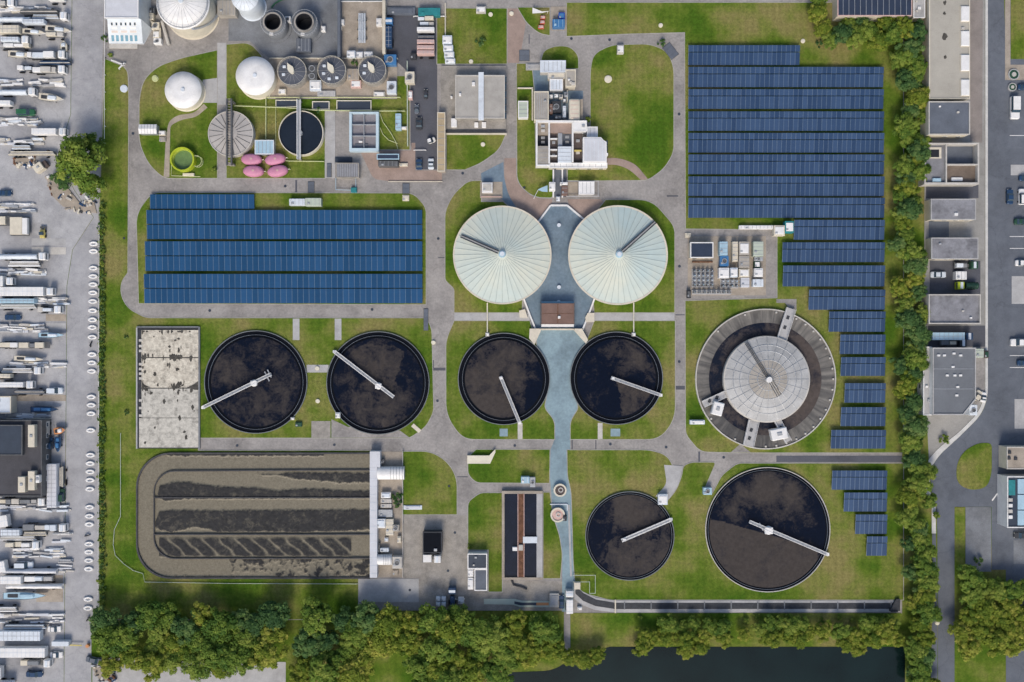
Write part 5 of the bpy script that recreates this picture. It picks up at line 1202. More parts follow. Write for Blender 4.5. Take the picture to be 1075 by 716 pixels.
unit('valve_box', 'dark box against the pinkish round basin', 'valve box', (591,541,595,547), 1.6, 'dark', deco='lid', lid='dark')
wallrun('pale thin kerb frame beside the two round basins', [(577.5,529.5),(595.5,529.5),(595.5,536)], .3, .5, 'white_cool')
sheet('pale_strip', [(596,530),(598,530),(600.5,605),(598.5,605)], .13, 'concrete_pale')
# open canal at the lower right
def canal():
    cl = [(603,617),(612,624),(624,629.5),(645,632.3)]
    t = thing('open_channel', 'long narrow dark water channel with pale kerbs across the lower right', 'channel', *P(770,636))
    out = [(602.5,612.5),(611,620.5),(625,627.2),(646,630.3),(945,630.3),(945,642.3),(646,642.8),(624,640),(610,634.5),(602.5,628)]
    MB().prism(PP(out),0,.22).build('kerb','concrete_pale',t)
    inn = [(604,614.5),(612.5,622.5),(626,629.3),(646,632.6),(944,632.8),(944,639),(646,639.2),(625,636),(612,630.5),(604,623)]
    MB().prism(PP(inn),.2,.26).build('channel_bed','dark',t)
    for k in range(11):
        x = 655+k*28; c = corners((x,632,x+1.2,640),.4); MB().box(c[0],c[1],.26,c[2],c[3],.4).build('brace','concrete_dim',t)
    c = corners((645.6,630,646.8,644),1.0); MB().box(c[0],c[1],.2,c[2],c[3],.6).build('gate_frame','cream',t)
canal()
c = corners((934,628,945,644),1); solo('culvert_head', MB().prism(PP([(934,641.5),(945,641.5),(945,629),(941,629)],1.0),0,1.0).box(c[0]+.3,c[1]+.4,1.0,c[2]-.8,c[1]+.8,1.3), 'dark', 'dark culvert head at the right end of the channel', 'culvert')
def fence_box():
    t = thing('enclosure', 'thin pale fence enclosure on grass at the left end of the channel', 'fence', *P(613,612))
    b = MB(); q = [Vector(P(*p,1)) for p in ((602,604),(625,604),(625,623),(619,623),(619,611),(602,611))]
    for i in range(len(q)-1): b.bar(q[i],q[i+1],.14,.8+.002*i,.95+.002*i)
    for v in q: b.box(v.x-.07,v.y-.07,0,v.x+.07,v.y+.07,.9)
    b.build('rail','pale_green',t); c = P(606,615,1.6); MB().rbox(2.0,2.2,.1,1.7,.2,.12,*c).build('cabinet','cream',t)
fence_box()
unit('control_hut', 'small white box on the grass below the bend of the channel', 'hut', (606,637,611,640.5), 1.0, 'white', deco='lid')
def long_shallow():
    t = thing('inlet_channel', 'short dark inlet channel beside the trees under the twin basin', 'channel', *P(543,628))
    c = corners((508,628.5,577,636.5),.3)
    q = [(508,628.5),(540,628.5),(548,630.5),(577,631),(577,637),(546,637),(538,634.5),(508,634)]
    MB().prism(PP(q),0,.3).build('kerb','pale_green',t)
    q = [(540,631),(548,632.3),(570,632.3),(570,635.2),(546,635.2),(540,633.6)]; MB().prism(PP(q),.3,.34).build('channel_bed','slate_dark',t)
    q = [(563,632.3),(576,632.3),(576,635.2),(563,635.2)]; MB().prism(PP(q),.345,.38).build('rusty_plate','orange',t)
long_shallow()
unit('concrete_bench', 'pale square block at the right end of the inlet channel', 'block', (577,623,587,637.5), .9, 'concrete_light', deco='lid', lid='concrete_pale')
pipe('dark bent hose on the paving below the twin basin', [(537,609),(539,614),(547,616),(553,618.5)], .3, 'dark', .45, 'hose', 'hose')
# filter house strip right of the sludge bed
c = corners((388.2,474,399,490.5),3.2); c2 = corners((388.2,490.6,395.8,606.5),3.2)
t = thing('gantry_wall', 'long narrow white gantry along the right end of the sludge bed', 'gantry', (c2[0]+c2[2])/2, (c2[1]+c2[3])/2)
MB().box(c[0],c[1],0,c[2],c[3],3.2).build('gantry_head','white_cool2',t); MB().box(c2[0],c2[1],0,c2[2],c2[3],3.2).build('gantry_beam','white_cool2',t)
for k in range(14):
    y = c2[1]+(c2[3]-c2[1])*(k+.5)/14; MB().box(c2[0]+.1,y-.05,3.2,c2[2]-.1,y+.05,3.26).build('roof_seam','white_cool',t)
def barrel(label, rect, h, m, m2):
    X0,Y0,X1,Y1 = corners(rect,h); t = thing('barrel_shed', label, 'shed', (X0+X1)/2, (Y0+Y1)/2); vs = []; n = 12; W = Y1-Y0
    for x in (X0,X1):
        for i in range(n+1):
            a = math.pi*i/n; vs.append((x,(Y0+Y1)/2-math.cos(a)*W/2,h-1.2+math.sin(a)*1.4))
    fs = [(i,n+1+i,n+2+i,i+1) for i in range(n)]+[tuple(range(n+1))[::-1],tuple(range(n+1,2*n+2))]
    MB().add(vs,fs).build('barrel_roof',m,t,smooth=False); MB().box(X0+.05,Y0+.05,0,X1-.05,Y1-.05,h-1.2).build('wall',m2,t)
    for k in range(5):
        x = X0+(X1-X0)*(.5+k*.11); MB().tube([(x,(Y0+Y1)/2-math.cos(math.pi*i/n)*W/2,h-1.17+math.sin(math.pi*i/n)*1.42) for i in range(n+1)],.07,5).build('roof_rib','steel',t)
barrel('pale barrel roofed shed at the top of the strip beside the sludge bed', (395.9,490.5,424,504), 3.4, 'white', 'concrete_light')
barrel('short barrel roofed white tank at the foot of the strip', (394.3,583,411,594), 3.0, 'white', 'concrete_light')
lw = [((400,517,410,523),1.8,'white','lid','white box above two grey ones on the sludge strip'),((399.5,524,411,528),1.6,'concrete_light','ribs','upper light grey box on the sludge strip'),((399.5,529,411,533),1.6,'concrete_light','ribs','lower light grey box on the sludge strip'),((400,482,403.5,487),1.4,'steel_dark','fans','dark small box at the head of the sludge strip'),
 ((394.5,545,404.5,554.5),2.6,'white','lid','white square cabin halfway down the sludge strip'),((405,545,413,562),1.8,'cream','ribs','cream box beside the white square cabin'),((412,551,419,558),2.0,'beige_roof','fans','beige fan box beside the cream box'),((403.5,564.5,407.5,568.5),1.4,'white','lid','tiny white box in the middle of the strip'),((399,575.5,408,579.5),1.6,'white_cool','ribs','pale blue flat box above the barrel tank'),
 ((411.8,584.5,422,597),2.6,'concrete_light','fans','light grey fan tower beside the barrel tank'),((417,563,421,570),1.3,'cream','lid','small cream box at the right edge of the strip'),((397,535,412,543),1.4,'steel','ribs','low grey machine under the two grey boxes'),((396.5,570,399,582),1.2,'steel_dark','lid','narrow dark box against the gantry'),((412,598,418,604),1.2,'concrete_warm','lid','tan box at the lower end of the strip')]
for r_,h,m_,d_,l_ in lw: unit('equipment_box', l_, 'equipment box', r_, h, m_, deco=d_, lid='white_cool' if m_ == 'white' else m_)
pipe('thin pale fence line between strip and oval lawn', [(422.8,474),(422.8,606)], .1, 'concrete_light', 1.1, 'fence', 'fence')
unit('flat_cover', 'flat pale paving cover at the bottom of the small lawn', 'cover', (423.5,530.5,443,535), .5, 'white_cool', deco='lid', lid='white_cool2')
building('black_garage', 'black roofed garage standing in the works yard', 'garage', (443.8,558.2,464,580.5), 3.6, 'channel_black', 'dark', .2, 0, 'y', windows='', cap='dark', vents=1)


sheet('brown_pad', [(578.5,7),(595,7),(595,32),(578.5,32)], .17, 'concrete_warm')
unit('blue_skip', 'bright blue skip on the brown pad by the north road', 'skip', (586.5,13,593,20), 1.6, 'blue_bright', deco='lid', lid='blue')
unit('storage_container', 'light blue container on the brown pad by the north road', 'container', (580,20,593,28.5), 2.4, 'blue', deco='ribs', m2='light_blue')
for k,(x,y) in enumerate(((570,18),(569.5,23),(568.5,28))): unit('red_crate', ('upper red crate on the little triangular lawn','middle red crate on the little triangular lawn','lower red crate on the little triangular lawn')[k], 'crate', (x-2.6+(-1 if k==2 else 0),y-1.9,x+2.6,y+1.9), .9, 'red', deco='lid', lid='pale_pink', group='red crates on the triangular lawn')
solo('sail_awning', MB().prism(PP([(559,8),(569,12),(577,11.5),(569,13.5),(559,14)],2),1.9,2.0).cyl(*P(560,11,2),0,1.95,.08,8).cyl(*P(575,12,2),0,1.95,.08,8), 'white', 'white pointed awning on the triangular lawn by the north road', 'awning')
sheet('kiosk_pad', [(504,191),(527.5,191),(527.5,208),(504,208)], .16, 'concrete_warm')
unit('kiosk', 'white square kiosk on the pad above the left cover', 'kiosk', (506,191.5,517,202), 2.4, 'white', deco='lid', lid='concrete_light')
pipe('pinkish rail at the foot of the kiosk pad', [(505,206.5),(526,206.5)], .15, 'pale_pink', .8, 'handrail', 'rail')
mat('slab_dirty', (0.68,0.64,0.54), .9, .14, 1.1, c2=(0.46,0.42,0.35), stain=.5)
mat('slab_grey', (0.58,0.56,0.50), .9, .14, 1.1, stain=.5)
mat('dirt', (0.10,0.095,0.085), .95, .3, .9, stain=.3)
mat('dark_wall', (0.085,0.085,0.09), .85, .2, .5); mat('bed_floor', (0.19,0.165,0.12), .95, .2, .4)
mat('pale_beige', (0.42,0.40,0.35), .9, .07, .15, stain=.12)
mat('brown_grey2', (0.20,0.16,0.13), .9, .15, .3, stain=.3)
mat('grey_roof2', (0.27,0.275,0.30), .85, .16, .35, stain=.5)
mat('slate_roof2', (0.165,0.18,0.20), .85, .08, .2, stain=.12)
# ================= SLUDGE BED AND DRYING SLAB
def fb(x, y, s, o=0): return noise.fractal(Vector((x*s, y*s, o)), 0.6, 2.0, 5)
def drying_slab():
    t = thing('drying_slab', 'stained pale concrete drying slab in sections with a dark channel on its left', 'slab', *P(176,406))
    def c(x0,y0,x1,y1): return corners((x0,y0,x1,y1),.5)
    a = c(143.5,343,210,471); MB().box(a[0],a[1],0,a[2],a[3],.2).build('base','dark',t)
    for q, m_ in (((148.5,346.5,208.3,375),'slab_dirty'),((148.5,376,208.3,407),'slab_dirty'),((148.5,408,208.3,438.5),'slab_grey'),((146,439,208.3,469.8),'slab_grey')):
        a = c(*q); MB().box(a[0],a[1],.2,a[2],a[3],.5).build('slab_section',m_,t)
    rs = random.Random(4)
    def stain(pts_, nm='dirt_patch'):
        MB().prism(PP(pts_,.5),.5,.512).build(nm,'dirt',t)
    for k in range(110):
        x = rs.choice([rs.uniform(150,206), rs.gauss(186,6), rs.gauss(186,9), rs.gauss(152,2)]); y = rs.choice([rs.uniform(350,466), 375+rs.uniform(-2,2), 407+rs.uniform(-3,3), 348]); x = min(206,max(149.5,x)); y = min(467,max(347.5,y))
        n = 11; rx, ry = rs.uniform(.4,2.2), rs.uniform(.5,3.6); pts_ = [(x+rx*rs.uniform(.5,1.2)*math.cos(2*math.pi*i/n), y+ry*rs.uniform(.5,1.2)*math.sin(2*math.pi*i/n)) for i in range(n)]
        z = .51+.0015*(k % 40)
        MB().prism(PP([(min(208,max(148.8,p[0])),min(469,max(346.8,p[1]))) for p in pts_],.5),.5,z).build('dirt_patch','dirt',t)
    for q in (((204,403),(196,407),(203,409),(208,409.5),(208,400)),((148.8,400),(152,404),(158,406.7),(148.8,406.7))):
        MB().prism(PP(q,.5),.5,.535).build('dirt_patch','dirt',t)
    ws = MB()
    for y in (356,362,367,381,386,391,396,419,427,435):
        a = c(146,y,149.5,y+2.6); MB().box(a[0],a[1],.5,a[2],a[3],.62).build('kerb_block','concrete_light',t)
    a = c(208.4,343,210,471); MB().box(a[0],a[1],.2,a[2],a[3],.7).build('rim_wall','concrete_dim',t)
    a = c(143.5,342.6,208.3,343.9); MB().box(a[0],a[1],.2,a[2],a[3],.7).build('rim_wall','concrete_dim',t)
    a = c(143,344,144.4,471); MB().box(a[0],a[1],.2,a[2],a[3],.7).build('rim_wall','concrete_pale',t)
drying_slab()
def bed():
    t = thing('sludge_bed', 'big rounded sludge drying bed with dark heaps in long bands on beige ground', 'sludge bed', *P(266,541))
    x0,y0,x1,y1 = 143.5,476,388.5,607; rad = 36
    def inside(x, y, g=0):
        X0,Y0,Y1 = x0+g,y0+g,y1-g; r = rad-g*.6
        if x < X0 or y < Y0 or y > Y1 or x > x1: return False
        for cy_ in (Y0+r, Y1-r):
            if x < X0+r and ((cy_ == Y0+r and y < cy_) or (cy_ != Y0+r and y > cy_)):
                if (x-X0-r)**2+(y-cy_)**2 > r*r: return False
        return True
    ol = fillet([(x1,y0),(x0,y0,52),(x0,y1,52),(x1,y1)][::-1], 12)
    sec = [(x1,y0),(x1,y1)]
    def outline(g):
        X0,Y0,Y1 = x0+g,y0+g,y1-g; r = rad-g*.6; pts = [(x1,Y0)]
        for k in range(13): a = math.pi/2*k/12; pts.append((X0+r-r*math.sin(a), Y0+r-r*math.cos(a)))
        for k in range(13): a = math.pi/2*k/12; pts.append((X0+r-r*math.cos(a), Y1-r+r*math.sin(a)))
        pts.append((x1,Y1)); return pts
    def wall(g, w_, z, nm, m_):
        a, b = outline(g), outline(g+w_); n = len(a); A, B = PP(a,z), PP(b,z); vs = [(*q,0) for q in A]+[(*q,z) for q in A]+[(*q,z) for q in B]+[(*q,0) for q in B]; fs = []
        for i in range(n-1):
            for k in range(3): fs.append((k*n+i,k*n+i+1,(k+1)*n+i+1,(k+1)*n+i))
        MB().add(vs,fs).build(nm,m_,t)
    wall(-.8, 1.6, .75, 'outer_wall', 'dark_wall')
    def lp(x, pts):
        for i in range(len(pts)-1):
            if pts[i][0] <= x <= pts[i+1][0]: f = (x-pts[i][0])/(pts[i+1][0]-pts[i][0]); return pts[i][1]*(1-f)+pts[i+1][1]*f
        return pts[0][1] if x < pts[0][0] else pts[-1][1]
    zx = lambda v: 130+v/3.977
    zy = lambda v: 460+v/3.977
    A_t = [(zx(a),zy(b)) for a,b in ((140,235),(150,200),(220,180),(300,188),(380,200),(450,203),(560,206),(640,220),(700,214),(800,210),(900,218),(1030,220))]
    A_b = [(zx(a),zy(b)) for a,b in ((140,245),(170,262),(260,254),(1030,250))]
    A2_t = [(zx(a),zy(b)) for a,b in ((560,152),(650,150),(700,143),(800,145),(1030,144))]
    A2_b = [(zx(a),zy(b)) for a,b in ((560,153),(650,156),(720,170),(800,176),(900,188),(1030,182))]
    B_t = [(zx(a),zy(b)) for a,b in ((130,350),(150,306),(200,300),(400,302),(1030,297))]
    B_b = [(zx(a),zy(b)) for a,b in ((130,375),(200,395),(290,372),(350,378),(400,392),(660,390),(700,394),(1030,382))]
    def mask(x, y):
        e = 1.1*fb(x,y,.22)+.5*fb(x,y,.9,3)
        def band(t_, b_, soft=.9): return min((y-t_+e)/soft, (b_-y+e)/soft)
        v = -9
        if x > zx(140): v = max(v, band(lp(x,A_t), lp(x,A_b)))
        if x > zx(560): v = max(v, band(lp(x,A2_t), lp(x,A2_b)))
        if x > zx(132): v = max(v, band(lp(x,B_t), lp(x,B_b)))
        if 175 < x < 340: v = max(v, (478.6-y+e)/.9)
        v = max(v, min((y-605+e*1.5)/.8, 1) if x < 250 else -9)
        if zx(148) < x < zx(950) and zy(415) < y < zy(497):      # slanted heaps
            u = (x-zx(150))/(70/3.977); w_ = (y-zy(455))/(41/3.977); s_ = u-.55*math.sin(w_*1.3)-.12*noise.noise(Vector((x*.1,y*.1,9)))
            k = (s_ % 1.0); lobe = 1-abs(k-.5)/.43; v = max(v, min(lobe*4, (1-abs(w_)-.3*abs(k-.55))*6)+e*.1)
        if y > zy(505) and x > zx(440):
            v = max(v, -.75+3.6*fb(x,y,.13,7)+(1.6*(x-zx(900))/30 if x > zx(880) else 0)+(.9 if zx(500) < x < zx(600) and y < zy(535) else 0))
        return max(0, min(1, .5+v*.5))
    step = .8; nx = int((x1-x0)/step); ny = int((y1-y0)/step); idx = {}; vs = []; sc = []; fs = []
    for j in range(ny+1):
        for i in range(nx+1):
            x = x0+i*(x1-x0)/nx; y = y0+j*(y1-y0)/ny
            if not inside(x, y, .2): continue
            m_ = mask(x, y); hgt = .25+m_*(.32+.12*fb(x,y,.25,2)); X, Y = P(x, y, .3)
            idx[(i,j)] = len(vs); vs.append((X,Y,max(.2,hgt))); sc.append(.02+m_*.98)
    for j in range(ny):
        for i in range(nx):
            q = [idx.get(k) for k in ((i,j),(i+1,j),(i+1,j+1),(i,j+1))]
            q = [k for k in q if k is not None]
            if len(q) >= 3: fs.append(tuple(q[::-1]))
    o = MB().add(vs,fs).build('sludge','sludge',t,smooth=True); o['kind'] = 'stuff'
    at = o.data.attributes.new('scum','FLOAT','POINT'); at.data.foreach_set('value', sc)
    MB().prism(PP(outline(.4),.2),0,.18).build('bed_floor','bed_floor',t)
    # inner kerb loop and straight dividing walls
    g = 17.5
    def wl(pts_, z=.75, w_=.28):
        b = MB(); q = [Vector(P(*p,z)) for p in pts_]; n = len(q); vs2 = []; fs2 = []
        for i, p in enumerate(q):
            d_ = (q[min(i+1,n-1)]-q[max(i-1,0)]).normalized(); k = Vector((-d_.y,d_.x))*w_/2
            for s_, zz in ((-1,.2),(-1,z),(1,z),(1,.2)): vs2.append((p.x+k.x*s_,p.y+k.y*s_,zz))
        for i in range(n-1):
            for k in range(3): fs2.append((i*4+k,(i+1)*4+k,(i+1)*4+k+1,i*4+k+1))
        b.add(vs2,fs2).build('dividing_wall','dark_wall',t)
    loop = [(388,493.5),(300,493.8),(210,494.5)]
    for k in range(9): a = math.pi/2*k/8; loop.append((161.5+22-22*math.sin(a), 494.6+22-22*math.cos(a)))
    for k in range(9): a = math.pi/2*k/8; loop.append((161.5+22-22*math.cos(a), 586.5-22+22*math.sin(a)))
    loop.append((388,586)); wl(loop, .8, .32)
    for y in (522.6,561.2): wl([(162,y),(388,y)], .85, .35)
bed()
pipe('thin white line fence across the western verge, lower end', [(126.5,455),(126.5,542),(120,556),(118.8,572),(121,583),(130,592),(140,599),(150,602),(152,611),(240,612.5),(375,613)], .09, 'pale_green', .5, 'low_fence', 'fence')
pipe('long thin white fence on the boundary between yard road and hedge', [(104,232),(103.4,400),(103,640)], .08, 'white', 1.1, 'boundary_fence', 'fence')
pipe('thin white fence by the upper west verge along the yard road', [(110,20),(109.5,60),(109.5,150)], .08, 'white', 1.1, 'boundary_fence', 'fence')

# ================= VEHICLES
def paint(c): return c if isinstance(c, str) else c
def veh_place(name, label, cat, px, py, ang, group): 
    x, y = P(px, py, .8); return thing(name, label, cat, x, y, .045, group, world=False, rot=R(ang))
def wheels(t, xs, W, r=.34):
    for x in xs:
        for s in (-1,1):
            b = MB(); n = 16; vs = [(x+r*math.cos(2*math.pi*i/n), s*(W/2-.12)+dy, r+r*math.sin(2*math.pi*i/n)) for dy in (-.11,.13) for i in range(n)]
            fs = [(i,(i+1)%n,n+(i+1)%n,n+i) for i in range(n)]+[tuple(range(n)),tuple(range(n,2*n))[::-1]]
            b.add(vs,fs).build('wheel','rubber',t)
def car(label, px, py, ang, L=4.5, W=1.85, m='blue', kind='car', group='parked cars'):
    t = veh_place('parked_car' if kind == 'car' else 'parked_van', label, kind, px, py, ang, group)
    h = .95 if kind == 'car' else 1.15; H2 = 1.45 if kind == 'car' else 2.1
    MB().rbox(L,W,.25,h,.55,.18).build('body',m,t)
    if kind == 'car': c0, cl = -.15*L/4.5, L*.55
    else: c0, cl = -.12*L, L*.70
    b = MB(); x0,x1 = c0-cl/2, c0+cl/2; w0, w1 = W/2-.08, W/2-.22; i0, i1 = (.5,.75) if kind == 'car' else (.12,.7)
    vs = [(x0,-w0,h-.05),(x1,-w0,h-.05),(x1,w0,h-.05),(x0,w0,h-.05),(x0+i0,-w1,H2),(x1-i1,-w1,H2),(x1-i1,w1,H2),(x0+i0,w1,H2)]
    b.add(vs,[(4,5,6,7),(0,1,5,4),(1,2,6,5),(2,3,7,6),(3,0,4,7)]).build('windows','glass',t)
    MB().rbox(cl-i0-i1-.02,2*w1-.06,H2-.04,H2+.05,.15,.04,(x0+i0+x1-i1)/2,0).build('roof',m,t)
    for s in (-1,1): 
        MB().box(L/2-.08,s*W*.32-.18,.6,L/2+.015,s*W*.32+.18,.78).build('headlight','lamp_glass',t)
        MB().box(x1-.7,s*(W/2)-.02 if s > 0 else s*W/2-.14,h-.05,x1-.5,s*(W/2)+.14 if s > 0 else s*W/2+.02,h+.1).build('wing_mirror','dark',t)
    wheels(t,(-L*.31,L*.31),W); return t
def lorry(label, px, py, ang, L=14, m='white', cab=True, mc='white', load='box', W=2.5, group='long trailers and lorries in the yard'):
    t = veh_place('lorry' if cab else 'trailer', label, 'lorry' if cab else 'trailer', px, py, ang, group)
    Lb = L-2.9 if cab else L; cx = -L/2+Lb/2; hh = 3.3
    MB().box(-L/2+.2,-.5,.7,L/2-.3,.5,1.05).build('chassis','steel_dark',t)
    if load == 'box':
        MB().rbox(Lb,W,1.05,hh,.12,.1,cx,0).build('trailer_box',m,t)
        n = int(Lb/1.3); 
        r_ = MB(); r_.box(cx-Lb/2+.1,-.05,hh,cx+Lb/2-.1,.05,hh+.05)
        for k in range(n): x = cx-Lb/2+(k+.5)*Lb/n; r_.box(x-.04,-W/2+.1,hh,x+.04,-.05,hh+.05); r_.box(x-.04,.05,hh,x+.04,W/2-.1,hh+.05)
        r_.build('roof_rib','steel' if m != 'white' else 'white_cool',t)
    elif load == 'flat':
        MB().box(cx-Lb/2,-W/2,1.05,cx+Lb/2,W/2,1.25).build('deck','steel_dark',t)
        rs = random.Random(int(px*9+py)); x = cx-Lb/2+.2
        while x < cx+Lb/2-1.5:
            l_ = rs.uniform(1.5,4); l_ = min(l_, cx+Lb/2-.1-x); w_ = W*rs.uniform(.6,.95)
            MB().rbox(l_-.15,w_,1.25,1.25+rs.uniform(.5,1.6),.1,.08,x+l_/2,rs.uniform(-.1,.1)).build('load',rs.choice(['cream','concrete_light','white_cool','concrete_dim','white','concrete_pale']),t); x += l_
    elif load == 'tarp':
        vs = []; n = 8
        for i in range(13):
            x = cx-Lb/2+Lb*i/12; k = 1-.1*abs(math.sin(i*2.1))
            for j in range(n+1): a = math.pi*j/n; vs.append((x,-math.cos(a)*W/2*k,1.1+math.sin(a)*1.5*k))
        fs = [(i*(n+1)+j,(i+1)*(n+1)+j,(i+1)*(n+1)+j+1,i*(n+1)+j+1) for i in range(12) for j in range(n)]+[tuple(range(n+1))[::-1],tuple(12*(n+1)+j for j in range(n+1))]
        MB().add(vs,fs).build('tarpaulin',m,t,smooth=True)
    elif load == 'beam':
        MB().box(cx-Lb/2,-W/2,1.05,cx+Lb/2,W/2,1.2).build('deck','steel_dark',t)
        for k in range(3):
            y = -W/2+W*(k+.5)/3; MB().rbox(Lb*(.98-.05*k),W/3-.12,1.2,1.9,.08,.06,cx,y).build('girder',m if k != 1 else 'concrete_light',t)
    if cab:
        x = L/2-1.15; MB().rbox(2.1,2.35,.5,2.9,.3,.25,x,0).build('cab',mc,t)
        MB().box(x+.80,-.95,1.75,x+1.08,.95,2.5).build('windscreen','glass',t); MB().box(x-.5,-1.0,2.9,x+.3,1.0,3.05).build('air_deflector','white_cool',t)
    wheels(t,(-L*.38,-L*.30,-L*.22)+((L/2-1.2,) if cab else (L*.3,)),2.4,.48); return t
def boat(label, px, py, ang, L=9, W=2.7, m='white', deck='cream', cabin='white_cool', group='boats on stands in the yard'):
    t = veh_place('boat', label, 'boat', px, py, ang, group)
    def ring(z, k):
        pts = []; n = 12
        for i in range(n+1):
            u = i/n; x = -L/2+L*u; w_ = W/2*k*(1-max(0,(u-.45)/.55)**2.0)*(.86+.14*min(1,u*4)); pts.append((x*(1 if k > .8 else .94), w_))
        return [(x,y,z) for x,y in pts]+[(x,-y,z) for x,y in pts[::-1][1:]]
    r0, r1, r2 = ring(.7,.5), ring(1.3,.92), ring(1.9,1.0); n = len(r0); vs = r0+r1+r2
    fs = [(j*n+i,j*n+(i+1)%n,(j+1)*n+(i+1)%n,(j+1)*n+i) for j in (0,1) for i in range(n)]
    MB().add(vs,fs).add([(x,y,z) for x,y,z in r0],[tuple(range(n))]).build('hull',m,t)
    dk = [(x*.97,y*.88,1.84) for x,y,z in r2]; MB().add(dk,[tuple(range(n))[::-1]]).build('deck',deck,t)
    MB().rbox(L*.34,W*.52,1.84,2.5,.35,.2,L*.06,0).build('cabin',cabin,t)
    MB().rbox(L*.24,W*.46,1.6,1.95,.2,.05,-L*.27,0).build('cockpit','blue' if cabin == 'blue' else 'dark',t)
    for x in (-L*.25,L*.15): MB().box(x-.1,-W*.4,0,x+.1,W*.4,.72).build('cradle','steel_dark',t)
    return t
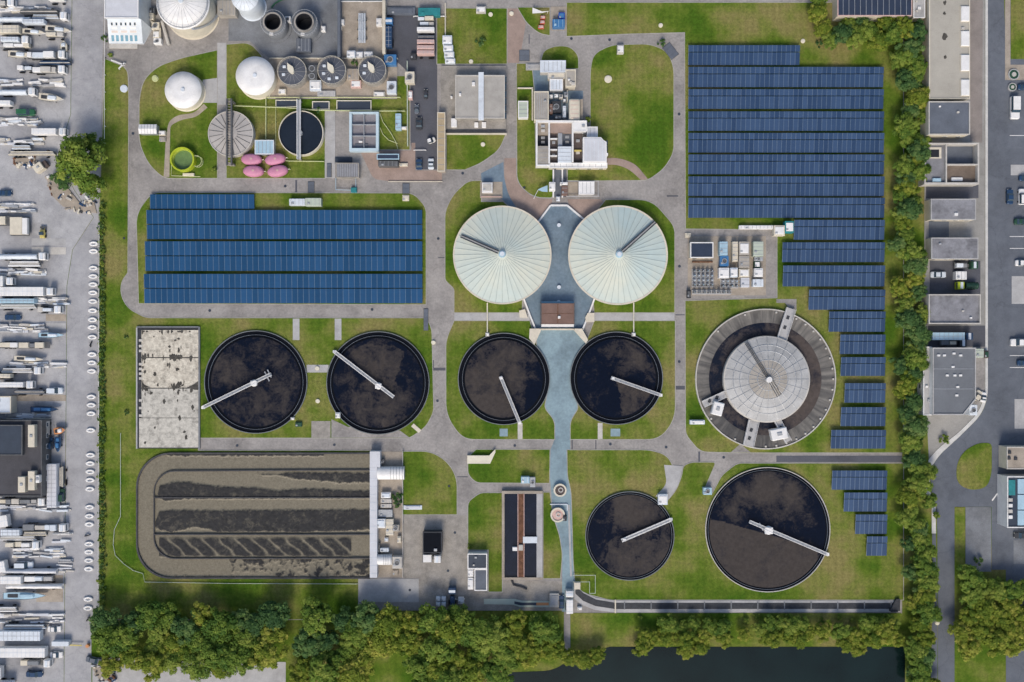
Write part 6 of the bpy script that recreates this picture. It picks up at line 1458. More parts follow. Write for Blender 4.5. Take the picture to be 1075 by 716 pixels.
# --- west yard, from the north: (kind, x0, y0, x1, y1, ...)
YARD = [
 ('lorry',0,1.5,18,7.5,0,dict(m='slate_roof',load='flat'),'dark flat trailer cut by the picture edge in the top left corner'),
 ('trailer',54,-2,70,3,0,dict(m='white'),'white trailer end cut by the top edge left of the yard road'),
 ('trailer',22,11,63,15.2,0,dict(m='steel_dark',load='beam'),'long grey beam trailer, the topmost full one'),
 ('lorry',35,16,73,21,0,dict(m='white_cool',load='beam'),'pale blue girder lorry just below the grey beam trailer'),
 ('trailer',0,18,34,25,0,dict(m='white_cool',load='tarp'),'pale tarpaulin trailer at the left edge, upper yard'),
 ('trailer',27,22.5,50,27.2,0,dict(m='white_cool',load='box'),'short pale box trailer beside the tarpaulin one, upper yard'),
 ('boat',49,28,76,36,-6,dict(m='white'),'long white boat with its bow at the yard road, upper yard'),
 ('trailer',0,28.5,24,37.5,0,dict(m='cream',load='box'),'cream box trailer at the left edge, upper yard'),
 ('boat',25,31,49,38,-5,dict(m='white'),'white boat between the cream trailer and the long boat, upper yard'),
 ('trailer',50,35.5,69,40,0,dict(m='concrete_pale',load='flat'),'flat grey trailer just below the long white boat'),
 ('lorry',5,41,33,46,0,dict(m='white_cool',load='box'),'pale lorry with a dark strip below it, upper left yard'),
 ('trailer',0,46.6,34,51,0,dict(m='slate_roof',load='flat'),'dark slate flat trailer under the pale lorry, upper yard'),  # shape added for the shadow below the pale lorry, not a real trailer
 ('boat',63,44,74,54,90,dict(m='cream',L=3.2,W=2.4),'small cream boat standing by the yard road, upper yard'),
 ('boat',10,54,34,62.5,-4,dict(m='white'),'white boat heading a long pale row, upper yard'),
 ('lorry',30,54.5,71,63,0,dict(m='white_cool',load='flat'),'long lorry with a mixed pale load, upper yard'),
 ('trailer',42,64.5,76,69,0,dict(m='navy',load='beam'),'long dark blue girder trailer reaching the yard road, upper yard'),
 ('trailer',20,69.8,35,75,0,dict(m='cream',load='flat'),'short flat trailer with cream load, upper yard'),
 ('lorry',35.5,70.5,71,78,0,dict(m='cream',load='flat'),'long lorry with cream loads beside the short trailer, upper yard'),
 ('lorry',0,94,40,101,0,dict(m='white_cool',load='tarp'),'very long pale tarpaulin lorry above the green truck'),
 ('boat',42,99,68,108,-7,dict(m='white'),'white sharp nosed boat above the green truck'),
 ('trailer',-5,107,15,112.5,0,dict(m='white',load='box'),'white trailer at the left edge beside the green truck'),
 ('van',18,115,37,121,0,dict(m='green'),'green truck alone in the upper yard'),
 ('lorry',37,136,72,143,0,dict(m='white',load='box'),'white lorry just left of the big round tree'),
 ('trailer',14,153.5,34,157,0,dict(m='white_cool',load='beam'),'pale girder trailer left of the big round tree'),
 ('trailer',10,159,60,164,0,dict(m='cream',load='beam'),'very long cream girder trailer touching the big round tree'),
 ('box',37,171,48,182,35,dict(m='cream'),'tan square container tilted beside the big round tree'),
 ('car',0,198,11,207.5,0,dict(m='navy'),'dark blue car alone on the wide curve of the yard'),
 ('trailer',-4,226,12,238,0,dict(m='slate_roof',load='flat',W=3.2),'dark loaded flat trailer left of the stacked pale blocks'),
 ('trailer',12,227,32,248.5,0,dict(m='concrete_light',load='flat',W=6.0),'wide platform stacked with pale blocks, left side of the yard'),
 ('loader',41,240,49,250,90,dict(),'small yellow loader beside the stacked blocks'),
 ('lorry',0,266,51,273,0,dict(m='white_cool',load='tarp'),'long pale lorry, first below the concrete slab rows'),
 ('trailer',10,274,44,280.5,0,dict(m='white',load='beam'),'white girder trailer tucked below the long pale lorry'),
 ('lorry',-2,290,17,301,0,dict(m='white',load='box',W=3.2),'broad white lorry box at the left edge, mid yard'),
 ('lorry',2,301.5,59,311,0,dict(m='white',load='box',W=2.8),'very long white lorry with a dark roof dot, mid yard'),
 ('trailer',0,313.5,40,318.8,0,dict(m='light_blue',load='box'),'pale blue box trailer at the left edge, mid yard'),
 ('trailer',0,319.6,40,324,0,dict(m='white',load='beam'),'white girder trailer right under the pale blue one, mid yard'),
 ('lorry',41,322,67,328,0,dict(m='cream',load='flat'),'small lorry with cream load, mid yard'),
 ('car',5,330,22,336,0,dict(m='navy'),'dark blue car below the pale blue trailer, mid yard'),
 ('boat',42,349,69,354.5,0,dict(m='white_cool',deck='light_blue'),'pale blue boat near the yard road, mid yard'),
 ('trailer',0,358.5,53,366,0,dict(m='white',load='flat'),'long white loaded flat trailer, mid yard'),
 ('boat',16,373.5,48,380,-3,dict(m='white'),'slim white boat below the long flat trailer'),
 ('lorry',3,386,46,391.5,0,dict(m='white',load='beam'),'white girder lorry with a dark tail at the edge, mid yard'),
 ('trailer',-4,392.2,15,396.5,0,dict(m='cream',load='box'),'short cream trailer at the left edge, mid yard'),
 ('lorry',2,400.5,38,406.5,0,dict(m='white',load='box'),'white lorry above the long dark trailer, mid yard'),
 ('trailer',16,409,49,413.5,0,dict(m='slate_roof',load='beam'),'long dark girder trailer, mid yard'),
 ('van',50,407.5,66,412.5,0,dict(m='white_cool'),'pale van parked right of the dark girder trailer'),
 ('boat',34,426,63,433,0,dict(m='navy',deck='navy',cabin='blue'),'long dark blue boat above the dark roofed yard building'),
 ('boat',58,447.5,70,456,10,dict(m='pale_pink',deck='orange',cabin='white',L=3.6,W=2.3),'small orange and white boat by the dark roofed building'),
 ('boat',59,458,65,474,-90,dict(m='blue',deck='navy',cabin='blue',L=4.8,W=1.9),'small blue boat pointing down by the dark roofed building'),
 ('van',49,459.5,56,471.5,90,dict(m='navy',L=3.8,W=2),'dark blue van left of the small blue boat'),
 ('trailer',45,441.5,53,456.5,90,dict(m='concrete_light',load='box',L=4.5,W=2.3),'grey box trailer above the dark blue van'),
 ('trailer',44.5,482,51,502,90,dict(m='white',load='box',L=6,W=2.0),'white box trailer standing beside the dark roofed building'),
 ('trailer',53,486,63.2,531.5,90,dict(m='white_cool2',load='box',L=13.6,W=3.0),'long pale trailer pointing up, right of the dark roofed building'),
 ('trailer',64,489,67.5,511,90,dict(m='cream',load='beam',L=6.5,W=1.1),'thin cream girder trailer beside the long upright one'),
 ('van',62,513,68,526.5,90,dict(m='dark_green',L=4.1,W=1.8),'dark green van by the yard road below the girder trailer'),
 ('lorry',0,522.5,50,529,0,dict(m='concrete_light',load='flat'),'long lorry with mixed load along the foot of the dark roofed building'),
 ('trailer',0,538.5,12,553,8,dict(m='white',load='box',W=3.6),'broad white box cut by the left edge, lower yard'),
 ('lorry',25,549,72,557,0,dict(m='light_blue',load='flat'),'very long lorry with pale blue load, lower yard'),
 ('trailer',5,554,24.5,561,0,dict(m='white_cool',load='box'),'pale box trailer at the tail of the very long lorry'),
 ('trailer',26,557.6,51,561.5,0,dict(m='cream',load='beam'),'cream girder trailer just under the very long lorry'),
 ('trailer',0,562,40,567,0,dict(m='white',load='beam'),'long white girder trailer above the dark loaded one, lower yard'),
 ('lorry',8,567.8,44,574,0,dict(m='dark_green',load='flat'),'dark loaded lorry with a white cab, lower yard'),
 ('trailer',-4,586.5,9.5,601,10,dict(m='white',load='box',W=3.4),'second broad white box cut by the left edge, lower yard'),
 ('van',16,590.5,35,595.5,0,dict(m='white_cool'),'pale van with dark windows above the pale trailers, lower yard'),
 ('trailer',6,596,61.5,602,0,dict(m='white_cool2',load='tarp'),'long pale tarpaulin trailer, lower yard'),
 ('trailer',4.5,603,26,611.3,0,dict(m='white',load='box',W=2.4),'short white box trailer below the tarpaulin one, lower yard'),
 ('trailer',27,603,57,610,0,dict(m='cream',load='flat'),'flat trailer with cream load beside the short white box'),
 ('trailer',9,611.8,67.6,617.8,0,dict(m='white',load='tarp'),'longest white tarpaulin trailer, lower yard'),
 ('boat',5,620,50,629,0,dict(m='white',deck='light_blue',cabin='light_blue'),'long white boat with a pale blue deck, lower yard'),
 ('trailer',-6,636,20,641.8,0,dict(m='white',load='beam'),'white girder trailer at the left edge below the boat'),
 ('trailer',5,655,50,659,0,dict(m='white_cool',load='beam'),'thin pale girder trailer above the first lower lorry'),
 ('car',50,657.6,64,663,0,dict(m='white'),'white car in front of the first lower lorry'),
 ('trailer',1.5,660,46,670.3,0,dict(m='white_cool',load='box',W=3.0),'long pale box trailer behind the white car'),
 ('trailer',3,677.5,51,687.8,0,dict(m='white',load='box',W=3.0),'longest clean white box trailer near the lower left corner'),
 ('car',53,685,65,690,0,dict(m='white'),'white car at the nose of the long clean box trailer'),
 ('lorry',23,691,56,698,0,dict(m='steel',load='flat',mc='white'),'small loaded lorry above the dark car, lower left corner'),
 ('car',26,704.5,46,711,0,dict(m='navy'),'dark blue car nearest the lower left corner'),
 ('trailer',-6,697,5,711,0,dict(m='white',load='box',W=3.6),'white box cut by the left edge in the bottom corner'),
 ('trailer',0,713,16,720,0,dict(m='white_cool',load='box'),'pale trailer cut by the bottom edge in the corner'),
 ('car',89,689.5,108.5,697,-12,dict(m='slate_roof'),'dark grey car parked beyond the yard barrier at the bottom'),
]
for k, x0, y0, x1, y1, an, kw, lab in YARD:
    cx, cy = (x0+x1)/2, (y0+y1)/2; L = (x1-x0)*S; Wd = (y1-y0)*S; kw = dict(kw)
    if k in ('lorry','trailer'):
        kw.setdefault('L', L); kw.setdefault('W', min(3.0, max(1.3, Wd*.9))); lorry(lab, cx, cy, an, cab=(k == 'lorry'), **kw)
    elif k == 'boat': kw.setdefault('L', L); kw.setdefault('W', max(1.7, Wd*.9)); boat(lab, cx, cy, an, **kw)
    elif k == 'car': car(lab, cx, cy, an, min(5.2,max(4.0,L)), 1.85, group='cars parked in the yard', **kw)
    elif k == 'van': 
        kw.setdefault('L', min(6.2,L)); kw.setdefault('W', 2.0); car(lab, cx, cy, an, kind='van', group='vans parked in the yard', **kw)
    elif k == 'box':
        t = veh_place('container', lab, 'container', cx, cy, an, None); MB().rbox(2.9,2.5,.15,2.5,.1,.08).build('shell','cream',t); MB().box(1.5,-1.0,.2,2.7,1.0,1.6).build('open_end','brown_grey',t); MB().rbox(.8,.6,2.5,2.8,.1,.06).build('vent','steel',t); MB().box(-1.3,-1.1,0,1.3,1.1,.16).build('skid','steel_dark',t)
    elif k == 'loader':
        t = veh_place('wheel_loader', lab, 'loader', cx, cy, an, None); MB().rbox(2.6,1.5,.4,1.4,.2,.15,-.2).build('body','yellow',t); MB().rbox(1.0,1.2,1.4,2.3,.15,.12,-.2).build('cab','glass',t); MB().box(1.6,-.9,.2,2.2,.9,.8).build('bucket','steel_dark',t); MB().bar((.8,.5),(1.8,.5),.15,.6,.8).build('arm','yellow',t); MB().bar((.8,-.5),(1.8,-.5),.15,.6,.8).build('arm','yellow',t); wheels(t,(-.9,.7),1.8,.45)
# pale slabs laid out in the yard, scrap heaps
for i,(x0,y0,x1,y1,m_,l_) in enumerate(((33,250,69,257.5,'concrete_pale','upper of two laid pale slabs by the stacked blocks'),(33,259.5,69,267,'concrete_light','lower of two laid pale slabs by the stacked blocks'),(48,330,69,337,'concrete_warm','cream slab bay below the small cream lorry'),(48,339,69,346,'concrete_pale','grey slab bay under the cream slab bay'),(12,414.5,69,421,'concrete_warm','long warm slab below the dark girder trailer'),(38,604,66,632,'concrete_warm','broad warm slab beside the lower trailers'))):
    c = corners((x0,y0,x1,y1),.2); b = MB(); n = max(2,int((x1-x0)/12))
    for k in range(n): 
        xa = c[0]+(c[2]-c[0])*k/n; xb = c[0]+(c[2]-c[0])*(k+1)/n
        b.box(xa,c[1],.04,xb-.0,c[3],.10+.0*k)
    c0 = MB().box(c[0],c[1],.04,c[2],c[3],.10); solo('ground_slab', c0, m_, l_, 'slab')
def heap(label, pts, m, seed):
    rs = random.Random(seed); t = thing('scrap_heap', label, 'scrap heap', *P(*pts[0]))
    MB().prism(PP([(p[0]+rs.uniform(-2,2),p[1]+rs.uniform(-1.5,1.5)) for p in pts]),.04,.09 if seed > 30 else .35).build('rubble_base','yard_concrete' if seed > 30 else 'concrete_warm',t)
    for k in range(34):
        i = rs.randrange(len(pts)); f = rs.random(); a, b = pts[i], pts[rs.randrange(len(pts))]; x = a[0]+(b[0]-a[0])*f; y = a[1]+(b[1]-a[1])*f
        X, Y = P(x, y, .5); q = MB().rbox(rs.uniform(.5,1.9) if seed < 30 else rs.uniform(1.2,5.5),rs.uniform(.3,.8),.1,rs.uniform(.4,1.1),.08,.05); an = rs.uniform(0,3.1) if seed < 30 else rs.gauss(0,.06)
        q.v = [(X+vx*math.cos(an)-vy*math.sin(an), Y+vx*math.sin(an)+vy*math.cos(an), vz) for vx,vy,vz in q.v]
        q.build('scrap_piece', rs.choice(['cream','dark','concrete_light','steel','rust','navy','white','concrete_warm'] if seed < 30 else ['white','white_cool','concrete_light','cream','concrete_pale','steel','white','white_cool2']), t)
heap('diagonal heap of scrap along the lower left of the big round tree', [(50,186),(58,184),(72,200),(86,212),(100,212),(100,224),(84,222),(66,218),(54,204)], 'c', 3)
heap('low scrap heap left of the tilted tan container', [(14,166),(36,164),(38,171),(28,175),(15,173)], 'c', 5)
heap('small scrap heap at the yard road, lower corner', [(98,699),(118,700),(120,714),(104,716)], 'c', 8)
def barrier():
    t = thing('yard_barrier', 'white and yellow barrier across the yard road at the bottom', 'barrier', *P(70,676))
    a, b = P(72,677,.9), P(86,677.5,.9); MB().bar(a,b,.35,.9,1.1).build('barrier_arm','yellow',t)
    c = corners((54,673.5,72,678.5),2.2); MB().rbox(c[2]-c[0],c[3]-c[1],.05,2.2,.1,.08,(c[0]+c[2])/2,(c[1]+c[3])/2).build('booth','white_cool',t)
    MB().cyl(*P(92,678,.8),.05,1.2,.55,16).build('beacon','orange',t)
barrier()
# dark roofed yard building
building('yard_building', 'big dark roofed building with sunk court at the left edge of the yard', 'building', (-40,441,44.5,521), 6, 'dark_roof', 'steel_dark', .4, windows='e', vents=4, cap='steel_dark')
building('roof_house', 'darker raised roof block on the big dark roofed building', 'building', (-20,446,24,478), 7.2, 'slate_dark', 'steel_dark', .3, windows='', vents=2, cap='steel_dark')
for i,(r_,m_,l_) in enumerate((((29,446,36,469.5),'cream','tall white roof unit, top right on the dark building'),((29,494.6,36,514.7),'cream','tall white roof unit, lower right on the dark building'),((18.5,500.5,26,517),'cream','white roof unit left of the lower tall one'),((37,499,41,507),'white','small white roof unit at the right edge of the dark building'))):
    c = corners(r_,8); b = thing('roof_unit', l_, 'roof unit', (c[0]+c[2])/2, (c[1]+c[3])/2, 6.1); MB().rbox(c[2]-c[0],c[3]-c[1],6.1,7.9,.15,.1,(c[0]+c[2])/2,(c[1]+c[3])/2).build('shell',m_,b); MB().rbox(.8,.8,7.9,8.2,.1,.05,(c[0]+c[2])/2,(c[1]+c[3])/2).build('fan_cap','steel',b)
building('yard_cabin', 'pale cabin with a light blue roof pane above the dark yard building', 'building', (-12,416,12,434), 3.6, 'white_cool', 'cream', .3, windows='s', vents=1, cap='cream')
# oval tubs beside the hedge
ys = [(256,97.5),(263.5,97.5),(281,97),(290,97),(298.5,97),(307,97),(316,97),(317+8.5-9+0,0)]
tub_y = [255.8,263.6,281.3,290,298.5,307.2,316.2,326,335.5,343.6,353.8,372,380.7,389.6,416.6,425.2,434.2,451.7,477.7,486.5,495.2,504,513.3,532.4,541.8,550.4,571,579.4,588.3,597.3,629,638.4]
tp = None
for i, y in enumerate(tub_y):
    x = 98.2-(y-255)*.0155-0.0; X, Y = P(x, y, .5)
    t = thing('oval_tub', 'white oval tub, %s from the north in the line beside the boundary hedge' % nth(i), 'tub', X, Y, .05, 'white oval tubs in a line beside the hedge', world=False)
    if tp is None:
        n = 28; prof = ((.96,0),(1.05,.45),(.92,.6),(.60,.56),(.46,.36)); vs = []
        for k,z in prof:
            for q in range(n): a = 2*math.pi*q/n; vs.append((1.38*k*math.cos(a),.72*(k if k > .8 else k-.1)*math.sin(a),z))
        fs = [(j*n+q,j*n+(q+1)%n,(j+1)*n+(q+1)%n,(j+1)*n+q) for j in range(4) for q in range(n)]
        a = MB().add(vs,fs).build('rim','white',t,smooth=True); b = MB().add(vs[4*n:],[tuple(range(n))]).build('inside','concrete_pale',t); tp = (a.data,b.data)
    else:
        for nm, me in zip(('rim','inside'), tp): o = bpy.data.objects.new(nm, me); COL.objects.link(o); o.parent = t
for i,(x,y) in enumerate(((97.5,362.5),(93,659),(82,647))):
    pass
def person_like_bike(label, x, y, an):
    t = veh_place('motorbike', label, 'motorbike', x, y, an, None)
    MB().rbox(1.0,.35,.5,.95,.15,.08).build('frame','dark',t); MB().rbox(.6,.3,.95,1.1,.1,.04,-.25).build('seat','black',t); MB().box(.5,-.35,1.0,.58,.35,1.08).build('handlebar','steel_dark',t); 
    for xx in (-.65,.7):
        n = 14; MB().add([(xx+.32*math.cos(2*math.pi*i/n),dy,.32+.32*math.sin(2*math.pi*i/n)) for dy in (-.07,.07) for i in range(n)],[(i,(i+1)%n,n+(i+1)%n,n+i) for i in range(n)]+[tuple(range(n)),tuple(range(n,2*n))[::-1]]).build('wheel','rubber',t)
person_like_bike('dark motorbike in a gap of the line of white tubs', 91, 562.5, 10)
person_like_bike('dark motorbike below the last white tub by the trees', 92, 650, 60)
person_like_bike('dark motorbike in the gap of the tub line, middle of the yard road', 95, 361.5, 80)
# ---- truck yard vehicles inside the plant
inn = [('trailer',446.5,31,14,0,'white','box',2.6,'white box trailer at the top of the parked row by the square lawn'),('lorry',446.5,40.3,13.5,180,'white','box',2.2,'white truck above the blue grey one in the parked row'),('lorry',447.5,49,12.5,0,'slate_roof','flat',1.9,'blue grey flat truck in the middle of the parked row')]
for k,(x,y,Lp,an,m_,ld,wd,lab) in enumerate([('',0,0,0,0,0,0,'')]*0): pass
for y, m_, ld, lab in ((21,'cream','flat','flat trailer with mixed load at the top of the parked row'),(26,'dark','flat','dark flat trailer second in the parked row'),(33,'white','box','white box truck third in the parked row'),(40,'slate_roof','beam','blue grey girder trailer in the middle of the parked row'),(46,'pale_pink','box','upper pink container truck in the parked row'),(52,'pale_pink','box','middle pink container truck in the parked row'),(57.3,'pale_pink','box','lowest pink container truck in the parked row')):
    lorry(lab, 447.5, y, 180, L=5.4, W=1.25, m=m_, cab=False, load=ld, group='short trucks parked in a row by the square lawn')
lorry('long dark truck parked against the cream wall of the truck yard', 409, 36, 90, L=9.5, W=2.0, m='navy', mc='blue', load='box', group='trucks in the plant')
car('black car standing in the middle of the truck yard', 440, 129.5, 90, 4.0, 2.0, 'dark', group='cars in the plant')
car('small dark car above the black car in the truck yard', 437.5, 114.5, 90, 2.9, 1.5, 'slate_roof', group='cars in the plant')
car('narrow dark car at the upper end of the truck yard', 447, 99, 90, 3.0, 1.2, 'dark', group='cars in the plant')
car('white van in the truck yard near the tan edge roof', 453, 147.5, 20, 2.6, 1.6, 'white', 'van', group='vans in the plant')
car('dark car at the foot of the truck yard, left', 440, 172.5, 90, 3.4, 2.0, 'navy', group='cars in the plant')
car('blue grey car at the foot of the truck yard, right', 452.5, 172, 90, 3.4, 1.9, 'white_cool', group='cars in the plant')
unit('waste_bin', 'dark rounded bin by the trucks in the upper truck yard', 'bin', (431,55,437,62), 1.4, 'dark', deco='lid', lid='dark')
pipe('white line barrier across the truck yard', [(434.5,157.5),(447,157.5)], .12, 'white', .8, 'barrier_rail', 'barrier')
pipe('cream line rail across the foot of the brick apron', [(408,190.5),(464,190.5)], .12, 'cream', .4, 'kerb_rail', 'rail')
# works yard vehicles
lorry('white truck backed against the black garage', 453.5, 585.5, 0, L=6.0, W=2.6, m='cream', load='flat', group='trucks in the plant')
lorry('long dark blue truck between the white boxes in the works yard', 475, 626.5, 90, L=7.0, W=1.6, m='navy', mc='navy', load='tarp', group='trucks in the plant')
lorry('long white truck at the foot of the plaza strip', 597.6, 630, 90, L=7.2, W=2.1, m='white', load='box', group='trucks in the plant')
car('dark blue car left of the long white truck at the plaza foot', 589.5, 632, 90, 4.2, 1.7, 'navy', group='cars in the plant')
for i,(x,y) in enumerate(((460,629),(465.8,629),(460,634.6),(465.8,634.6))):
    unit('white_box', ('white pallet box, upper left of the four in the works yard','white pallet box, upper right of the four in the works yard','white pallet box, lower left of the four in the works yard','white pallet box, lower right of the four in the works yard')[i], 'box', (x-2.4,y-2.4,x+2.4,y+2.4), 1.3, 'white_cool', deco='lid', group='four white pallet boxes')
unit('white_box', 'white double box right of the dark blue truck in the works yard', 'box', (481,627,487,634), 1.2, 'white', deco='ribs')
pipe('thin white rail from the dark blue truck to the double box', [(478,629),(487.5,629)], .08, 'white', .9, 'rail', 'rail')
# ================= EAST SIDE
building('long_flat_building', 'long beige flat roof with four white rooflights at the upper right', 'building', (975,-30,1018,104), 5, 'pale_beige', 'cream', .25, windows='', cap='cream', vents=1)
for i,(y0,y1) in enumerate(((6,22.5),(32,48.5),(57,74.5),(83,100.5))):
    c = corners((1008.8,y0,1018.2,y1),5.6); t = thing('rooflight', '%s white rooflight from the north on the long beige roof' % nth(i), 'rooflight', (c[0]+c[2])/2, (c[1]+c[3])/2, 5.1, 'white rooflights on the long beige roof')
    MB().box(c[0],c[1],5.06,c[2],c[3],5.3).build('kerb','cream',t); MB().rbox(c[2]-c[0]-.2,c[3]-c[1]-.2,5.3,5.7,.1,.15,(c[0]+c[2])/2,(c[1]+c[3])/2).build('dome','white',t)
for i,(x,y,r_) in enumerate(((992,38,2.6),(992,3,1.8),(991.5,14,1.4),(992.5,60,1.5))):
    X,Y = P(x,y,5.1); rs = random.Random(i); n = 14
    b = MB().prism([(X+r_*S*rs.uniform(.6,1.3)*math.cos(2*math.pi*k/n), Y+r_*S*rs.uniform(.8,1.9)*math.sin(2*math.pi*k/n)) for k in range(n)],5.06,5.1)
    solo('moss_patch', b, 'dirt', ('largest dark moss patch on the long beige roof','topmost dark moss patch on the long beige roof','small dark moss patch second from the top on the beige roof','lowest dark moss patch on the long beige roof')[i], 'moss patch')
building('roof_hut', 'small white hut left of the long beige roof at the top', 'hut', (958.5,-6,971,19), 3.5, 'concrete_pale', 'cream', .25, windows='', vents=3, cap='white')
building('navy_hall', 'navy panelled roof building cut by the top edge above the trees', 'building', (879,-40,957.5,17), 5, 'navy_roof', 'cream', .15, 12, 'y', windows='', cap='pale_pink')
building('slate_building', 'blue slate flat roofed building with pale front wall below the long beige roof', 'building', (974.5,106.5,1018,141.5), 6, 'slate_roof', 'cream', .3, windows='s', vents=2, cap='concrete_light')
def court():
    h = 4.6; t = thing('court_building', 'roofless walled building with a blue grey and a brown court', 'building', *P(1000,171))
    def c(x0,y0,x1,y1,z=h): return corners((x0,y0,x1,y1),z)
    for q in ((970.5,150,1028,151.5),(970.5,191.5,1028,193.5),(970.5,151.6,972,191.4),(1026.4,151.6,1028,191.4),(992.8,151.6,994.2,191.4),(994.3,172,1026.3,173.2)):
        a = c(*q); MB().box(a[0],a[1],0,a[2],a[3],h).build('court_wall','concrete_light',t)
    for q,m_,z in (((972.1,151.6,992.7,191.4),'grey_roof',3.6),((994.3,151.6,1026.3,171.9),'slate_roof',1.5),((994.3,173.3,1026.3,191.4),'brown_grey2',3.0)):
        a = c(*q); MB().box(a[0],a[1],.1,a[2],a[3],z).build('court_floor',m_,t)
    a = c(976,154.5,988.5,166,4.0); MB().box(a[0],a[1],3.6,a[2],a[3],3.9).build('roof_opening','cream',t); a = c(977,157,986,165,4.0); MB().box(a[0],a[1],3.9,a[2],a[3],3.95).build('dark_pit','black',t)
    a = c(979,187,988,190.8,4.2); MB().rbox(a[2]-a[0],a[3]-a[1],3.6,4.3,.2,.1,(a[0]+a[2])/2,(a[1]+a[3])/2).build('skip','light_blue',t)
    a = c(999,186,1011,190,3.6); MB().rbox(a[2]-a[0],a[3]-a[1],3.0,3.5,.3,.1,(a[0]+a[2])/2,(a[1]+a[3])/2).build('boat_cover','white',t)
court()
building('grey_hall', 'upper grey flat roof between the walled court and the vehicles', 'building', (977,208.8,1024.5,230.8), 4.5, 'grey_roof2', 'cream', .12, windows='s', vents=1, cap='concrete_pale')
building('grey_hall', 'lower grey flat roof just above the parked vehicles', 'building', (977.5,249.5,1027,272), 4.5, 'grey_roof2', 'cream', .12, windows='s', vents=1, cap='concrete_pale')
sheet('dark_yard', [(975,231),(996,231),(996,249),(975,249)], .12, 'slate_roof'); sheet('loading_yard', [(976,274),(1029,274),(1029,309),(976,309)], .12, 'asphalt_dark'); sheet('dark_yard', [(972,194),(1027,194),(1027,208),(972,208)], .12, 'asphalt_dark')
building('parapet_building', 'grey roofed building inside pale parapets below the parked vehicles', 'building', (974,309,1028.5,340), 5, 'grey_roof2', 'cream', .7, windows='s', vents=2, cap='concrete_light')
def cut_building():
    h = 6.5; t = thing('grey_building', 'large blue grey roofed building with a cut corner at the street bend', 'building', *P(1001,400))
    o = [(978.5,365),(1024,365),(1024,419),(1011,435.5),(978.5,435.5)]; i_ = [(979.6,366.2),(1022.9,366.2),(1022.9,418.5),(1010.4,434.3),(979.6,434.3)]
    MB().prism(PP(o,h),0,h).build('wall','white',t); r_ = MB().prism(PP(i_,h),h,h+.06).build('roof','slate_roof2',t)
    b = MB(); A, B = PP(o,h), PP(i_,h); n = len(o); b.add([(*q,h) for q in A]+[(*q,h+.4) for q in A]+[(*q,h+.4) for q in B]+[(*q,h) for q in B],[f for i in range(n) for f in ((i,(i+1)%n,n+(i+1)%n,n+i),(n+i,n+(i+1)%n,2*n+(i+1)%n,2*n+i),(2*n+i,2*n+(i+1)%n,3*n+(i+1)%n,3*n+i))]).build('parapet','concrete_pale',t)
    for y in (387,408): c = corners((980,y,1022,y+.5),h); MB().box(c[0],c[1],h+.06,c[2],c[3],h+.12).build('roof_seam','steel',r_)
    for x,y in ((985,373),(991,373),(1001,371),(1008,373),(994,394),(1002,394),(1008,394),(1005,406),(1004,415),(1000,385)):
        c = P(x,y,h); MB().rbox(.9,.6,h+.06,h+.45,.1,.06,*c).build('roof_vent','white',r_)
    for k in range(5): c = P(983+k*5.5,435.5,h); MB().box(c[0]-.6,c[1]-.04,2.6,c[0]+.6,c[1]+.02,4.2).build('window','glass',t)
cut_building()
building('side_annexe', 'white narrow annexe on the left of the large blue grey building', 'building', (969,364,977.8,436), 4.5, 'concrete_pale', 'white', .2, windows='w', vents=4, cap='white')
sheet('loading_yard', [(974,342),(1034,342),(1034,364),(974,364)], .12, 'asphalt_dark'); sheet('grey_lane', [(1024.5,364.5),(1033.5,364.5),(1033.5,412,6),(1024.5,428)], .12, 'asphalt')
ev = 'vehicles between the eastern buildings'
lorry('cream loaded truck under the lower grey flat roof', 1012.5, 278.7, 0, L=7, W=2.0, m='cream', mc='dark_green', load='flat', group=ev)
car('white and blue car among the eastern buildings', 985, 288.3, 0, 4.8, 1.9, 'white_cool', group=ev)
unit('white_container', 'white square container between truck and green truck', 'container', (1003.6,284.8,1015,293.5), 2.4, 'white', deco='ribs')
lorry('green truck with a yellow green cab', 1013.5, 300, 180, L=6.8, W=2.3, m='dark_green', mc='lime', load='tarp', group=ev)
lorry('long pale blue truck above the large blue grey building', 997, 353, 0, L=13, W=2.4, m='light_blue', mc='navy', load='box', group=ev)
lorry('shorter dark truck just below the long pale blue one', 999, 360, 0, L=8, W=1.6, m='slate_roof', mc='dark', load='flat', group=ev)
unit('small_truck_box', 'olive grey box at the right of the trucks by the street', 'box', (1024.5,366,1033,375.5), 2.4, 'pale_green', deco='ribs'); unit('cream_box', 'dark box with plants beside the olive grey box', 'box', (1033.6,368,1038,376), 1.2, 'brown_grey', deco='lid', lid='dark_green')
car('white van by the cut corner of the large building', 1026, 415, 60, 3.4, 1.8, 'cream', 'van', group=ev)
car('white car at the street end of the large building', 1032.5, 417, 80, 3.2, 1.7, 'white', group=ev)
unit('plant_unit', 'white rooftop plant at the lower right of the large building', 'plant unit', (1018,425,1026,436), 3.6, 'white_cool', deco='fans')
es = 'vehicles parked along the east edge'
car('white van with orange front near the upper street', 1065.5, 113, -90, 7.2, 2.8, 'white', 'van', group=es)
car('dark blue car beside the street, upper right', 1060.3, 206.5, 90, 4.7, 2.0, 'navy', group=es)
car('white van cut by the right edge beside the dark blue car', 1073, 206.5, 90, 5.0, 2.2, 'white', 'van', group=es)
car('dark green car just below the two parked ones, right edge', 1071.5, 232.5, 0, 4.0, 1.9, 'dark_green', group=es)
car('white car at the right edge in the painted bays', 1073, 276, 0, 4.2, 1.9, 'white', group=es)
car('white van at the right edge above the line of bays', 1070, 359.5, 180, 5.5, 2.3, 'white', 'van', group=es)
car('dark car at the right edge below the white van in the bays', 1075, 381, 0, 4.2, 1.8, 'navy', group=es)
car('black car at the right edge under the blue panelled building', 1073, 562, 180, 5.0, 2.0, 'dark', group=es)
